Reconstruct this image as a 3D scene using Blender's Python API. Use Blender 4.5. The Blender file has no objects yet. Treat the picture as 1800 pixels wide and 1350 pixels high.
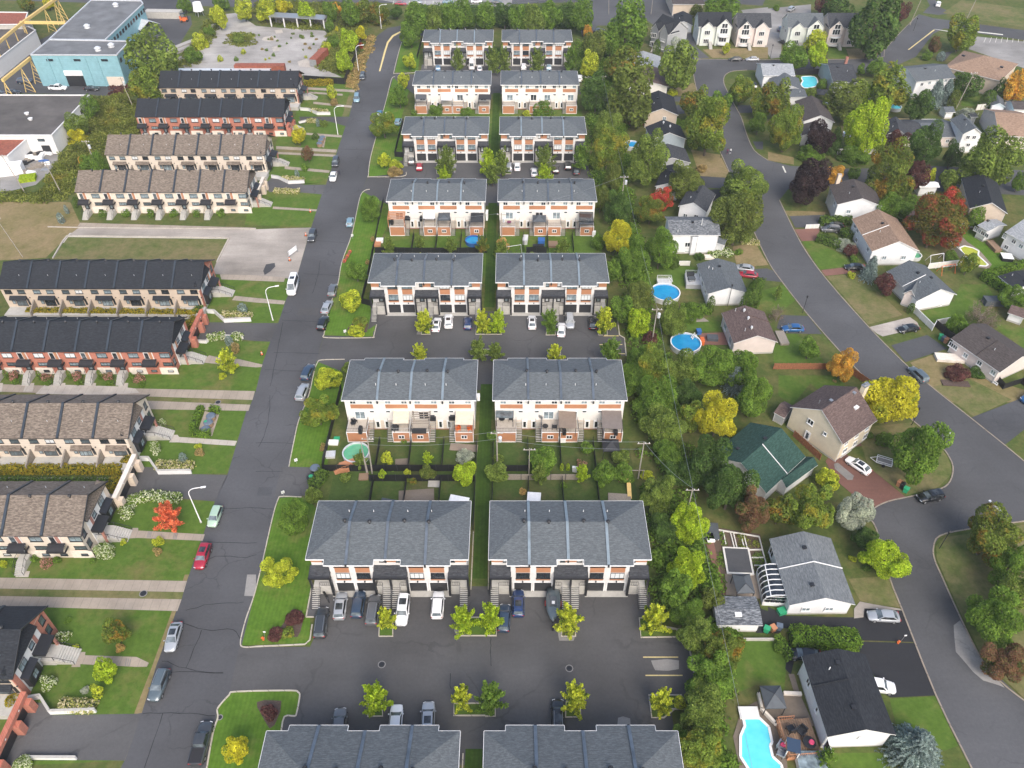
import bpy,math,random
import numpy as np
from mathutils import Vector,Matrix
import mathutils;tP=getattr(mathutils.geometry,'tessellate_polygon')
random.seed(7);rng=np.random.default_rng(7)
R=math.radians;PI=math.pi
scn=bpy.context.scene
col=scn.collection
# ---------------- camera, sky, sun, exposure
CAM_H=108.0;FPX=1400.0;PITCH=math.atan(1303/1400)
cd=bpy.data.cameras.new('camera');cam=bpy.data.objects.new('camera',cd);col.objects.link(cam)
cam.location=(0,0,CAM_H);cam.rotation_euler=(PI/2-PITCH,0,0)
cd.sensor_width=36;cd.lens=FPX/1800*36;cd.clip_start=1;cd.clip_end=6000
scn.camera=cam
world=bpy.data.worlds.new('World');scn.world=world;world.use_nodes=True
wn=world.node_tree;bg=wn.nodes['Background']
sky=wn.nodes.new('ShaderNodeTexSky');sky.sky_type='NISHITA';sky.sun_disc=False
SUN_EL,SUN_AZ=44,163       # elevation; compass direction the light comes from
sky.sun_elevation=R(SUN_EL);sky.sun_rotation=R(SUN_AZ);sky.dust_density=4.0;sky.air_density=1.0;sky.ozone_density=1.0
bg.inputs['Strength'].default_value=0.15
wn.links.new(sky.outputs[0],bg.inputs[0])
sd=bpy.data.lights.new('sun','SUN');sun=bpy.data.objects.new('sun',sd);col.objects.link(sun)
sd.energy=1.15;sd.angle=R(32);sd.color=(1,0.975,0.94)
sun.location=(0,0,200)
_az=R(SUN_AZ);_d=Vector((math.sin(_az)*math.cos(R(SUN_EL)),math.cos(_az)*math.cos(R(SUN_EL)),math.sin(R(SUN_EL))))
sun.rotation_euler=_d.to_track_quat('Z','Y').to_euler()
scn.view_settings.view_transform='Standard';scn.view_settings.look='None'
scn.view_settings.exposure=0.96;scn.view_settings.gamma=1.0;scn.view_settings.use_curve_mapping=False
# ---------------- survey: a mark in the photograph -> a point of the place at height z
CR={'P':(0,0,1)}
for i,rr in enumerate('ABCD'):
 for j in range(4):CR[rr+str(j+1)]=(450*j,(0,340,680,1010)[i],3.971)
for k,v in dict(E1=(1130,80,9),E2=(1130,230,9),E3=(1320,90,9),E4=(1480,180,9),E5=(1600,60,9),E6=(1600,180,9),E7=(1600,330,9),E8=(1110,360,9),
 F1=(1200,500,9),F2=(1270,660,7.104),F3=(1220,900,5.87),F4=(1250,1180,7.826),F5=(1600,500,6.75),F6=(1640,640,9.644),F7=(500,1010,5.143),F8=(600,690,7.104),
 G1=(630,490,7.5),G2=(860,690,6.75),G3=(660,340,8.571),G4=(860,340,8.571),G5=(0,860,7.5),G6=(150,680,9),G7=(0,600,5.294),G8=(0,1040,4.354)).items():CR[k]=v
CP,SP=math.cos(PITCH),math.sin(PITCH)
def px(c,x,y):
 a=CR[c];return(a[0]+x/a[2],a[1]+y/a[2])
def at(x,y,z=0.0):
 u,v=(x-900)/FPX,(y-675)/FPX
 d=Vector((u,CP-v*SP,-SP-v*CP))
 t=(z-CAM_H)/d.z
 return Vector((t*d.x,t*d.y,z))
def pts(s,z=0.0):
 out=[];c='P'
 for tok in s.replace(';',' ').split():
  if tok in CR:c=tok;acc=[];continue
  try:acc
  except NameError:acc=[]
  acc.append(float(tok))
  if len(acc)==2:out.append(at(*px(c,*acc),z));acc=[]
 return out
def pt(s,z=0.0):return pts(s,z)[0]
def mpp(c,x,y,z=0.0):            # metres per crop pixel, across, at a mark
 X,Y=px(c,x,y);return(at(X+1,Y,z)-at(X,Y,z)).length/CR[c][2]
def depr(c,x,y):
 return PITCH+math.atan((px(c,x,y)[1]-675)/FPX)
# ---------------- materials
MATS={}
def nt(name):
 m=bpy.data.materials.new(name);m.use_nodes=True;n=m.node_tree;b=n.nodes['Principled BSDF']
 return m,n,b
def nd(n,t,**k):
 o=n.nodes.new(t)
 for a,v in k.items():
  if a.startswith('i_'):o.inputs[a[2:].replace('_',' ')].default_value=v
  else:setattr(o,a,v)
 return o
def C4(c):return(c[0],c[1],c[2],1)
def nS(n,coord,scale,detail=3,rough=.6,stretch=None):
 if stretch:
  mp=nd(n,'ShaderNodeMapping');mp.inputs['Scale'].default_value=stretch;n.links.new(coord,mp.inputs[0]);coord=mp.outputs[0]
 t=nd(n,'ShaderNodeTexNoise');t.inputs['Scale'].default_value=scale;t.inputs['Detail'].default_value=detail;t.inputs['Roughness'].default_value=rough
 n.links.new(coord,t.inputs['Vector']);return t.outputs['Fac']
def ramp(n,fac,stops,interp='LINEAR'):
 r=nd(n,'ShaderNodeValToRGB');r.color_ramp.interpolation=interp
 e=r.color_ramp.elements
 while len(e)<len(stops):e.new(.5)
 for i,(p,c)in enumerate(stops):e[i].position=p;e[i].color=C4(c)
 n.links.new(fac,r.inputs[0]);return r.outputs[0]
def mix(n,a,b,fac,mode='MIX'):
 m=nd(n,'ShaderNodeMix',data_type='RGBA',blend_type=mode)
 for s,v in((m.inputs[0],fac),(m.inputs[6],a),(m.inputs[7],b)):
  if hasattr(v,'is_linked')or hasattr(v,'links'):n.links.new(v,s)
  elif isinstance(v,(int,float)):s.default_value=v
  else:s.default_value=C4(v)
 return m.outputs[2]
def bump(n,b,h,strength=.3,dist=.05):
 bp=nd(n,'ShaderNodeBump');bp.inputs['Strength'].default_value=strength;bp.inputs['Distance'].default_value=dist
 n.links.new(h,bp.inputs['Height']);n.links.new(bp.outputs[0],b.inputs['Normal'])
def coords(n,kind='Object'):
 return nd(n,'ShaderNodeTexCoord').outputs[kind]
def gP(n):return nd(n,'ShaderNodeNewGeometry').outputs['Position']
def pL(name,c,rough=.6,metal=0.0,var=.12,scale=1.5,spec=.4,stretch=None,coat=0,bmp=0):
 if name in MATS:return MATS[name]
 m,n,b=nt(name)
 f=nS(n,coords(n),scale,4,.65,stretch)
 lo=tuple(x*(1-var)for x in c);hi=tuple(min(1,x*(1+var))for x in c)
 n.links.new(ramp(n,f,[(.3,lo),(.7,hi)]),b.inputs['Base Color'])
 b.inputs['Roughness'].default_value=rough;b.inputs['Metallic'].default_value=metal;b.inputs['Specular IOR Level'].default_value=spec
 if coat:b.inputs['Coat Weight'].default_value=coat;b.inputs['Coat Roughness'].default_value=.06
 if bmp:bump(n,b,f,bmp)
 MATS[name]=m;return m
def sG(name,c1,c2,c3,big=.25):
 m,n,b=nt(name);co=coords(n)
 f=nS(n,co,1.0,3,.75,(1.5,4.6,4.6));g=nS(n,co,.22,2,.5)
 g2=nS(n,co,9.0,2,.7)
 c=ramp(n,f,[(.36,c1),(.5,c2),(.64,c3)])
 c=mix(n,c,mix(n,(0.62,.62,.62),(1.25,1.25,1.25),g2),.8,'MULTIPLY')
 c=mix(n,c,mix(n,(1-big,)*3,(1+big,)*3,g),1.0,'MULTIPLY')
 n.links.new(c,b.inputs['Base Color']);b.inputs['Roughness'].default_value=.9;b.inputs['Specular IOR Level'].default_value=.25
 w=nd(n,'ShaderNodeTexWave',wave_type='BANDS',bands_direction='Y');w.inputs['Scale'].default_value=1.1;w.inputs['Distortion'].default_value=.6
 n.links.new(co,w.inputs['Vector'])
 bump(n,b,mix(n,w.outputs['Fac'],f,.6),.35,.06)
 MATS[name]=m;return m
def sD(name,c,step=5.0,var=.06):
 m,n,b=nt(name);co=coords(n)
 sep=nd(n,'ShaderNodeSeparateXYZ');n.links.new(co,sep.inputs[0])
 mm=nd(n,'ShaderNodeMath',operation='MULTIPLY');mm.inputs[1].default_value=step;n.links.new(sep.outputs[2],mm.inputs[0])
 fr=nd(n,'ShaderNodeMath',operation='FRACT');n.links.new(mm.outputs[0],fr.inputs[0])
 f=nS(n,co,.8,4,.6)
 base=ramp(n,f,[(.3,tuple(x*(1-var)for x in c)),(.7,tuple(min(.9,x*(1+var))for x in c))])
 dk=ramp(n,fr.outputs[0],[(0,(.72,.72,.72)),(.14,(1,1,1))])
 n.links.new(mix(n,base,dk,1.0,'MULTIPLY'),b.inputs['Base Color'])
 b.inputs['Roughness'].default_value=.6;bump(n,b,fr.outputs[0],.35,.03)
 MATS[name]=m;return m
def brick(name,c1,c2,mortar=(.35,.32,.29)):
 m,n,b=nt(name);co=coords(n)
 sep=nd(n,'ShaderNodeSeparateXYZ');n.links.new(co,sep.inputs[0])
 ad=nd(n,'ShaderNodeMath',operation='ADD');n.links.new(sep.outputs[0],ad.inputs[0]);n.links.new(sep.outputs[1],ad.inputs[1])
 cb=nd(n,'ShaderNodeCombineXYZ');n.links.new(ad.outputs[0],cb.inputs[0]);n.links.new(sep.outputs[2],cb.inputs[1])
 t=nd(n,'ShaderNodeTexBrick');t.inputs['Scale'].default_value=1;t.inputs['Brick Width'].default_value=.32;t.inputs['Row Height'].default_value=.12;t.inputs['Mortar Size'].default_value=.012
 t.inputs['Color1'].default_value=C4(c1);t.inputs['Color2'].default_value=C4(c2);t.inputs['Mortar'].default_value=C4(mortar)
 n.links.new(cb.outputs[0],t.inputs['Vector'])
 f=nS(n,co,.5,3)
 n.links.new(mix(n,t.outputs['Color'],mix(n,(.8,.8,.8),(1.15,1.15,1.15),f),1.0,'MULTIPLY'),b.inputs['Base Color'])
 b.inputs['Roughness'].default_value=.85;MATS[name]=m;return m
def lawn(name,a,b_,dry,dryness=.5,stripes=0):
 m,n,b=nt(name);p=gP(n)
 f1=nS(n,p,.09,4,.65);f2=nS(n,p,1.4,5,.75);f3=nS(n,p,.45,4,.7)
 c=mix(n,a,b_,ramp(n,f3,[(.3,(0,0,0)),(.7,(1,1,1))]))
 w=ramp(n,mix(n,f1,f3,.35),[(max(0,.62-dryness*.35),(0,0,0)),(min(1,.78-dryness*.2),(1,1,1))])
 c=mix(n,c,dry,w)
 c=mix(n,c,mix(n,(.55,.55,.55),(1.45,1.45,1.45),f2),1.0,'MULTIPLY')
 if stripes:
  sp=nd(n,'ShaderNodeTexWave',wave_type='BANDS',bands_direction='X');sp.inputs['Scale'].default_value=.5;n.links.new(p,sp.inputs[0])
  c=mix(n,c,mix(n,(.93,.93,.93),(1.04,1.05,1.02),sp.outputs['Fac']),1.0,'MULTIPLY')
 n.links.new(c,b.inputs['Base Color']);b.inputs['Roughness'].default_value=.95;b.inputs['Specular IOR Level'].default_value=.1
 bump(n,b,f2,.6,.08);MATS[name]=m;return m
def aS(name,c,var=.25,cracks=.5,cs=.11,tint=(1,1,1),patch=.0):
 m,n,b=nt(name);p=gP(n)
 f1=nS(n,p,.07,5,.6);f2=nS(n,p,2.2,5,.8);f3=nS(n,p,.5,4,.7,(.22,1.4,1));f4=nS(n,p,.035,3,.5)
 base=ramp(n,mix(n,f1,f3,.3),[(.3,tuple(x*(1-var)for x in c)),(.7,tuple(x*(1+var)for x in c))])
 base=mix(n,base,mix(n,(.72,.72,.72),(1.28,1.28,1.28),f2),1.0,'MULTIPLY');base=mix(n,base,ramp(n,f4,[(.36,(.82,.81,.80)),(.64,(1.15,1.15,1.16))]),1.0,'MULTIPLY')
 if cracks:
  ds=nd(n,'ShaderNodeTexNoise');ds.inputs['Scale'].default_value=.35;ds.inputs['Detail'].default_value=4;n.links.new(p,ds.inputs['Vector'])
  va=nd(n,'ShaderNodeVectorMath',operation='SCALE');va.inputs['Scale'].default_value=3.2;n.links.new(ds.outputs['Color'],va.inputs[0])
  vb=nd(n,'ShaderNodeVectorMath',operation='ADD');n.links.new(p,vb.inputs[0]);n.links.new(va.outputs[0],vb.inputs[1])
  v=nd(n,'ShaderNodeTexVoronoi',feature='DISTANCE_TO_EDGE');v.inputs['Scale'].default_value=cs;n.links.new(vb.outputs[0],v.inputs['Vector'])
  cr=ramp(n,v.outputs['Distance'],[(.0,(1,1,1)),(.006,(1,1,1)),(.011,(0,0,0))])
  gate=ramp(n,nS(n,p,.13,2),[(.42,(0,0,0)),(.56,(1,1,1))])
  base=mix(n,base,tuple(x*.42 for x in c),mix(n,(0,0,0),mix(n,cr,gate,1.0,'MULTIPLY'),cracks))
 n.links.new(base,b.inputs['Base Color']);b.inputs['Roughness'].default_value=.85;b.inputs['Specular IOR Level'].default_value=.3
 bump(n,b,f2,.3,.02);MATS[name]=m;return m
def slabs(name,c,along=(1.0,0,0),w=1.35,jointc=.55,patch=.3):
 m,n,b=nt(name);p=gP(n)
 f1=nS(n,p,.3,5,.65);f2=nS(n,p,3,4,.7)
 base=ramp(n,f1,[(.3,tuple(x*(1-.16)for x in c)),(.7,tuple(x*1.18 for x in c))])
 base=mix(n,base,mix(n,(.85,.85,.85),(1.12,1.12,1.12),f2),1.0,'MULTIPLY')
 dp=nd(n,'ShaderNodeVectorMath',operation='DOT_PRODUCT');dp.inputs[1].default_value=along;n.links.new(p,dp.inputs[0])
 dv=nd(n,'ShaderNodeMath',operation='DIVIDE');dv.inputs[1].default_value=w;n.links.new(dp.outputs['Value'],dv.inputs[0])
 fr=nd(n,'ShaderNodeMath',operation='FRACT');n.links.new(dv.outputs[0],fr.inputs[0])
 base=mix(n,base,ramp(n,fr.outputs[0],[(0,(jointc,)*3),(.05,(jointc,)*3),(.07,(1,1,1))]),1.0,'MULTIPLY')
 n.links.new(base,b.inputs['Base Color']);b.inputs['Roughness'].default_value=.9;MATS[name]=m;return m
BOOST=dict(leaf_yellow=1.05,leaf_red=1.15,leaf_coral=1.0,leaf_bluespruce=1.15,leaf_silver=1.1,flower_white=1.2,flower_cream=1.15,flower_pink=1.2,leaf_orange=1.1,leaf_lime=1.8,leaf_yg=1.75,dry_grass=1.1,leaf_purple=1.5,leaf_apricot=1.1,leaf_green=2.0,leaf_mid=2.0,leaf_dark=2.1,leaf_olive=1.85,leaf_greenyellow=1.9,leaf_greenorange=1.8,leaf_cedar=1.7)
def fO(name,cols,accent=None,acc_at=.55,flower=None,flow=.0,pscale=1.2,transl=.42):
 k_=1.1*BOOST.get(name,1.5);cols=[tuple(min(.8,x*k_)for x in c)for c in cols];accent=accent and tuple(min(.8,x*1.2)for x in accent)
 m,n,b=nt(name);n.nodes.remove(b);g=nd(n,'ShaderNodeNewGeometry');co=coords(n)
 rnd=g.outputs['Random Per Island']
 k=len(cols);c=ramp(n,rnd,[(i/(k-1)if k>1 else 0,cc)for i,cc in enumerate(cols)])
 pn=nS(n,co,pscale*1.6,2,.5)
 c=mix(n,c,mix(n,(.68,.68,.66),(1.35,1.33,1.2),ramp(n,pn,[(.35,(0,0,0)),(.65,(1,1,1))])),1.0,'MULTIPLY')
 if accent:
  a=ramp(n,nS(n,co,pscale,3,.6),[(acc_at-.05,(0,0,0)),(acc_at+.06,(1,1,1))])
  c=mix(n,c,mix(n,tuple(x*.7 for x in accent),tuple(x*1.15 for x in accent),rnd),a)
 if flower:
  a=ramp(n,rnd,[(1-flow-.005,(0,0,0)),(1-flow,(1,1,1))]);c=mix(n,c,flower,a)
 d=nd(n,'ShaderNodeBsdfDiffuse');t=nd(n,'ShaderNodeBsdfTranslucent');s=nd(n,'ShaderNodeMixShader');s.inputs[0].default_value=transl
 n.links.new(c,d.inputs[0]);n.links.new(c,t.inputs[0]);n.links.new(d.outputs[0],s.inputs[1]);n.links.new(t.outputs[0],s.inputs[2])
 n.links.new(s.outputs[0],n.nodes['Material Output'].inputs[0]);MATS[name]=m;return m
def glassy(name,c=(.02,.025,.03),rough=.08):
 m,n,b=nt(name);f=nS(n,coords(n),.9,2)
 n.links.new(ramp(n,f,[(.35,tuple(x*.6 for x in c)),(.65,tuple(x*1.6 for x in c))]),b.inputs['Base Color'])
 b.inputs['Roughness'].default_value=rough;b.inputs['Specular IOR Level'].default_value=.8;MATS[name]=m;return m
def water(name,c,c2):
 m,n,b=nt(name);p=gP(n);f=nS(n,p,.7,3);g=nS(n,p,2.5,3)
 n.links.new(ramp(n,f,[(.3,c),(.7,c2)]),b.inputs['Base Color']);b.inputs['Roughness'].default_value=.08;b.inputs['Specular IOR Level'].default_value=.5
 bump(n,b,g,.12,.03);MATS[name]=m;return m
M=MATS
# material set
aS('asphalt_street',(.072,.073,.077),.12,.4);aS('asphalt_lot',(.078,.077,.077),.16,.35,.06);aS('asphalt_new',(.021,.022,.025),.12,0)
aS('asphalt_drive',(.06,.062,.066),.22,.3,.2);aS('asphalt_pale',(.23,.222,.21),.3,.3);aS('asphalt_road',(.074,.075,.078),.12,.25,.09)
aS('gravel_lot',(.30,.27,.235),.38,0);aS('old_slab',(.31,.295,.275),.38,.5,.3);aS('brick_paving',(.17,.085,.066),.25,0);aS('soil',(.085,.06,.042),.3,0)
aS('stone_paving',(.20,.165,.13),.3,0)
lawn('lawn_green',(.060,.108,.016),(.085,.142,.024),(.15,.125,.05),.35);lawn('lawn_olive',(.052,.080,.018),(.082,.108,.027),(.17,.135,.065),.62);lawn('lawn_dark',(.045,.075,.018),(.065,.10,.025),(.10,.085,.04),.4)
lawn('lawn_bright',(.066,.132,.015),(.092,.168,.022),(.16,.145,.05),.32,1);lawn('lawn_strip',(.03,.062,.01),(.05,.09,.015),(.06,.075,.02),.1,1)
lawn('grass_dry',(.13,.12,.045),(.17,.145,.06),(.24,.18,.10),.7);lawn('grass_mid',(.070,.098,.026),(.10,.125,.034),(.18,.145,.075),.65);lawn('ground_mix',(.055,.082,.02),(.085,.108,.028),(.14,.115,.05),.45)
slabs('walk_concrete',(.295,.25,.20),jointc=.78);slabs('walk_concrete_pale',(.40,.36,.31),(1,0,0),1.5,.8);slabs('kerb_worn',(.25,.21,.165),(.7,.7,0),1.6);slabs('kerb_concrete',(.42,.38,.31),(.7,.7,0),1.6)
pL('concrete',(.40,.385,.35),.85,var=.12);pL('concrete_dark',(.22,.21,.20),.85);pL('white_wall',(.62,.615,.60),.7,var=.05);pL('white_paint',(.72,.72,.71),.5,var=.03)
pL('painted_line',(.62,.60,.52),.7,var=.1,scale=3);pL('yellow_line',(.62,.50,.22),.7,var=.15,scale=3)
sG('roof_slate',(.074,.084,.091),(.094,.106,.114),(.125,.139,.148),.10);sG('roof_charcoal',(.015,.017,.021),(.021,.024,.029),(.031,.035,.041),.12);sG('roof_midgrey',(.105,.116,.122),(.14,.152,.160),(.185,.20,.208),.12)
sG('roof_brown',(.095,.075,.060),(.150,.122,.098),(.24,.20,.16),.1);sG('roof_dark',(.03,.032,.037),(.045,.048,.054),(.07,.074,.08),.15)
sG('roof_mauve',(.075,.052,.047),(.105,.074,.067),(.15,.108,.098),.12);sG('roof_green',(.016,.042,.034),(.024,.060,.048),(.042,.09,.073),.1)
sG('roof_tan',(.19,.125,.088),(.25,.17,.12),(.33,.23,.165),.15);sG('roof_lightgrey',(.20,.215,.225),(.27,.285,.295),(.36,.375,.385),.12)
sG('roof_mottled',(.05,.056,.064),(.12,.13,.142),(.26,.275,.285),.3);sG('roof_umber',(.05,.042,.040),(.068,.058,.055),(.09,.078,.074),.12)
sD('siding_white',(.70,.70,.70));sD('siding_cream',(.69,.665,.62));sD('siding_pink',(.62,.54,.50));sD('siding_blue',(.30,.35,.38));sD('siding_grey',(.34,.345,.35))
sD('siding_yellow',(.64,.56,.42));sD('siding_mint',(.58,.61,.56));sD('stucco_cream',(.62,.54,.45),2.0,.05);sD('panel_orange',(.40,.185,.095),6.0);sD('siding_beige',(.52,.43,.34),2.5)
sD('metal_blue',(.20,.37,.42),1.5,.1);brick('brick_white',(.68,.665,.64),(.61,.595,.575),(.5,.49,.48));brick('brick_red',(.36,.105,.065),(.45,.145,.09),(.40,.26,.2));brick('brick_rust',(.27,.08,.05),(.34,.11,.07))
brick('brick_cream',(.66,.55,.43),(.58,.47,.36));pL('stone_trim',(.66,.60,.52),.8)
pL('metal_black',(.022,.023,.026),.45,.2,spec=.5);pL('metal_flash',(.14,.165,.19),.38,.6,var=.25,scale=.6);pL('metal_bright',(.20,.245,.275),.4,.3,var=.2,scale=.6);pL('metal_flash_dark',(.045,.057,.07),.4,.4,var=.2,scale=.6);pL('metal_grey',(.35,.36,.37),.4,.6);pL('metal_pale',(.62,.63,.64),.4,.3)
pL('garage_black',(.03,.031,.034),.5);pL('awning_fabric',(.018,.018,.021),.8);pL('wood_deck',(.235,.155,.10),.75,var=.25,scale=6,stretch=(1,8,1));pL('wood_orange',(.44,.20,.10),.7,var=.2,scale=5,stretch=(1,8,1))
pL('wood_grey',(.24,.21,.175),.8,var=.25,scale=5);pL('deck_fibre',(.42,.37,.31),.7);pL('canvas_beige',(.62,.55,.42),.9);pL('canvas_brown',(.20,.155,.12),.9);pL('canvas_taupe',(.165,.14,.125),.9)
pL('canvas_black',(.028,.03,.034),.8);pL('canvas_slate',(.07,.08,.09),.8);pL('canvas_white',(.74,.74,.73),.8);pL('fence_black',(.012,.013,.014),.6);pL('fence_wood',(.24,.10,.05),.8,var=.3,scale=3)
pL('fence_vinyl',(.62,.60,.55),.5,var=.05);pL('bark',(.10,.08,.062),.95,var=.3,scale=6);pL('bark_pale',(.24,.21,.18),.95,var=.3,scale=6);pL('pole_wood',(.30,.27,.23),.9,var=.2,scale=4)
pL('lamp_white',(.74,.74,.74),.4);pL('rubber',(.018,.018,.018),.8);pL('chrome',(.6,.6,.62),.2,.9);pL('lamp_red',(.35,.02,.02),.3);pL('lamp_clear',(.6,.62,.64),.15)
pL('plastic_green',(.03,.30,.14),.5);pL('plastic_blue',(.03,.11,.32),.5);pL('plastic_orange',(.60,.13,.03),.6);pL('plastic_yellow',(.66,.46,.16),.5);pL('plastic_pink',(.75,.08,.18),.5)
pL('yellow_steel',(.62,.44,.16),.6,var=.12);pL('rust',(.24,.075,.045),.8,var=.35);pL('membrane_dark',(.088,.080,.074),.9,var=.3,scale=.15);pL('membrane_grey',(.135,.14,.145),.85,var=.28,scale=.2)
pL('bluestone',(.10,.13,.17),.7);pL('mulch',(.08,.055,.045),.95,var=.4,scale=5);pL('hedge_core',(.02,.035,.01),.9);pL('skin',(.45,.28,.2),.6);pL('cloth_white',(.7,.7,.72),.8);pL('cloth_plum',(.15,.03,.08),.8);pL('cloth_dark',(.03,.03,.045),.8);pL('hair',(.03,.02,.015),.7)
glassy('glass_dark');glassy('glass_sky',(.17,.215,.235),.1);glassy('glass_mid',(.07,.09,.10));glassy('glass_car',(.03,.035,.038),.04);glassy('glass_screen_sky',(.09,.11,.12),.05);pL('blind_white',(.6,.62,.62),.5)  # windscreen glass: reflected sky put into its paler base colour
water('water_blue',(.01,.20,.42),(.02,.27,.50));water('water_turquoise',(.09,.55,.66),(.13,.62,.70));water('water_green',(.08,.30,.18),(.14,.40,.22));water('water_yellow',(.30,.36,.03),(.40,.42,.05))
for nme,c in dict(white=(.78,.78,.78),silver=(.36,.38,.40),grey=(.12,.125,.13),charcoal=(.05,.055,.06),black=(.012,.013,.014),blue=(.02,.045,.13),red=(.30,.012,.03),green=(.42,.56,.42),azure=(.03,.16,.30),navy=(.035,.06,.10),lightblue=(.20,.32,.38),bright_blue=(.02,.10,.26),slate=(.10,.13,.145)).items():
 pL('paint_'+nme,c,.28,.25 if nme not in('white','red')else 0,var=.03,spec=.6,coat=.7)
fO('leaf_green',[(.040,.075,.012),(.062,.105,.018),(.09,.14,.025)]);fO('leaf_dark',[(.022,.042,.012),(.035,.062,.016),(.055,.09,.024)])
fO('leaf_mid',[(.045,.07,.016),(.075,.105,.022),(.115,.15,.034)]);fO('leaf_lime',[(.10,.16,.012),(.16,.22,.015),(.25,.31,.03)]);fO('leaf_yellow',[(.33,.31,.025),(.46,.43,.03),(.56,.53,.05)],(.20,.24,.03),.6)
fO('leaf_yg',[(.15,.19,.02),(.24,.27,.025),(.36,.37,.04)],(.09,.14,.02),.58);fO('leaf_olive',[(.045,.062,.016),(.07,.09,.022),(.10,.125,.03)],(.13,.14,.035),.62)
fO('leaf_greenorange',[(.05,.075,.015),(.075,.10,.02),(.11,.14,.03)],(.26,.16,.03),.565);fO('leaf_greenyellow',[(.055,.085,.015),(.08,.115,.02),(.12,.16,.03)],(.27,.25,.035),.56)
fO('leaf_red',[(.30,.035,.03),(.42,.06,.05),(.48,.10,.06)],(.10,.11,.025),.50);fO('leaf_redgreen',[(.05,.075,.018),(.09,.085,.022),(.13,.10,.03)],(.30,.065,.045),.56);fO('leaf_coral',[(.50,.11,.055),(.62,.16,.08),(.70,.23,.12)])
fO('leaf_rust',[(.10,.05,.035),(.15,.08,.05),(.10,.09,.035)],(.07,.09,.025),.56);fO('leaf_purple',[(.018,.012,.014),(.03,.02,.022),(.05,.035,.035)]);fO('leaf_maroon',[(.055,.022,.025),(.085,.035,.035),(.10,.06,.045)])
fO('leaf_orange',[(.42,.20,.035),(.55,.30,.05),(.50,.38,.08)]);fO('leaf_bluespruce',[(.12,.165,.16),(.18,.235,.23),(.28,.34,.335)]);fO('leaf_silver',[(.20,.235,.19),(.30,.33,.27),(.42,.44,.37)])
fO('leaf_bare',[(.12,.09,.085),(.17,.13,.12),(.10,.10,.05)]);fO('leaf_hedge',[(.05,.095,.015),(.08,.14,.02),(.12,.19,.03)]);fO('leaf_goldhedge',[(.10,.115,.018),(.18,.16,.02),(.26,.18,.02)])
fO('leaf_cedar',[(.035,.065,.015),(.055,.09,.02),(.08,.12,.025)]);fO('flower_white',[(.08,.14,.02),(.14,.21,.03),(.20,.28,.05)],None,.5,(.72,.74,.52),.38);fO('flower_cream',[(.12,.16,.04),(.30,.30,.10),(.50,.47,.22)],None,.5,(.68,.60,.38),.35)
fO('flower_pink',[(.06,.10,.02),(.10,.13,.03),(.14,.15,.04)],None,.5,(.55,.26,.22),.55);fO('weed',[(.06,.08,.018),(.10,.12,.025),(.16,.17,.045)],(.22,.20,.04),.64,pscale=.1);fO('dry_grass',[(.28,.20,.09),(.38,.28,.13),(.20,.18,.06)])
fO('leaf_apricot',[(.38,.22,.08),(.50,.32,.14),(.30,.28,.06)])
PAL=dict(g='leaf_green',d='leaf_dark',m='leaf_mid',l='leaf_lime',y='leaf_yellow',yg='leaf_yg',o='leaf_olive',go='leaf_greenorange',gy='leaf_greenyellow',r='leaf_red',rg='leaf_redgreen',co='leaf_coral',ru='leaf_rust',p='leaf_purple',ma='leaf_maroon',
 **{'or':'leaf_orange'},b='leaf_bluespruce',s='leaf_silver',br='leaf_bare',h='leaf_hedge',gh='leaf_goldhedge',c='leaf_cedar',fw='flower_white',fc='flower_cream',fp='flower_pink',dg='dry_grass',ap='leaf_apricot')
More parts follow.
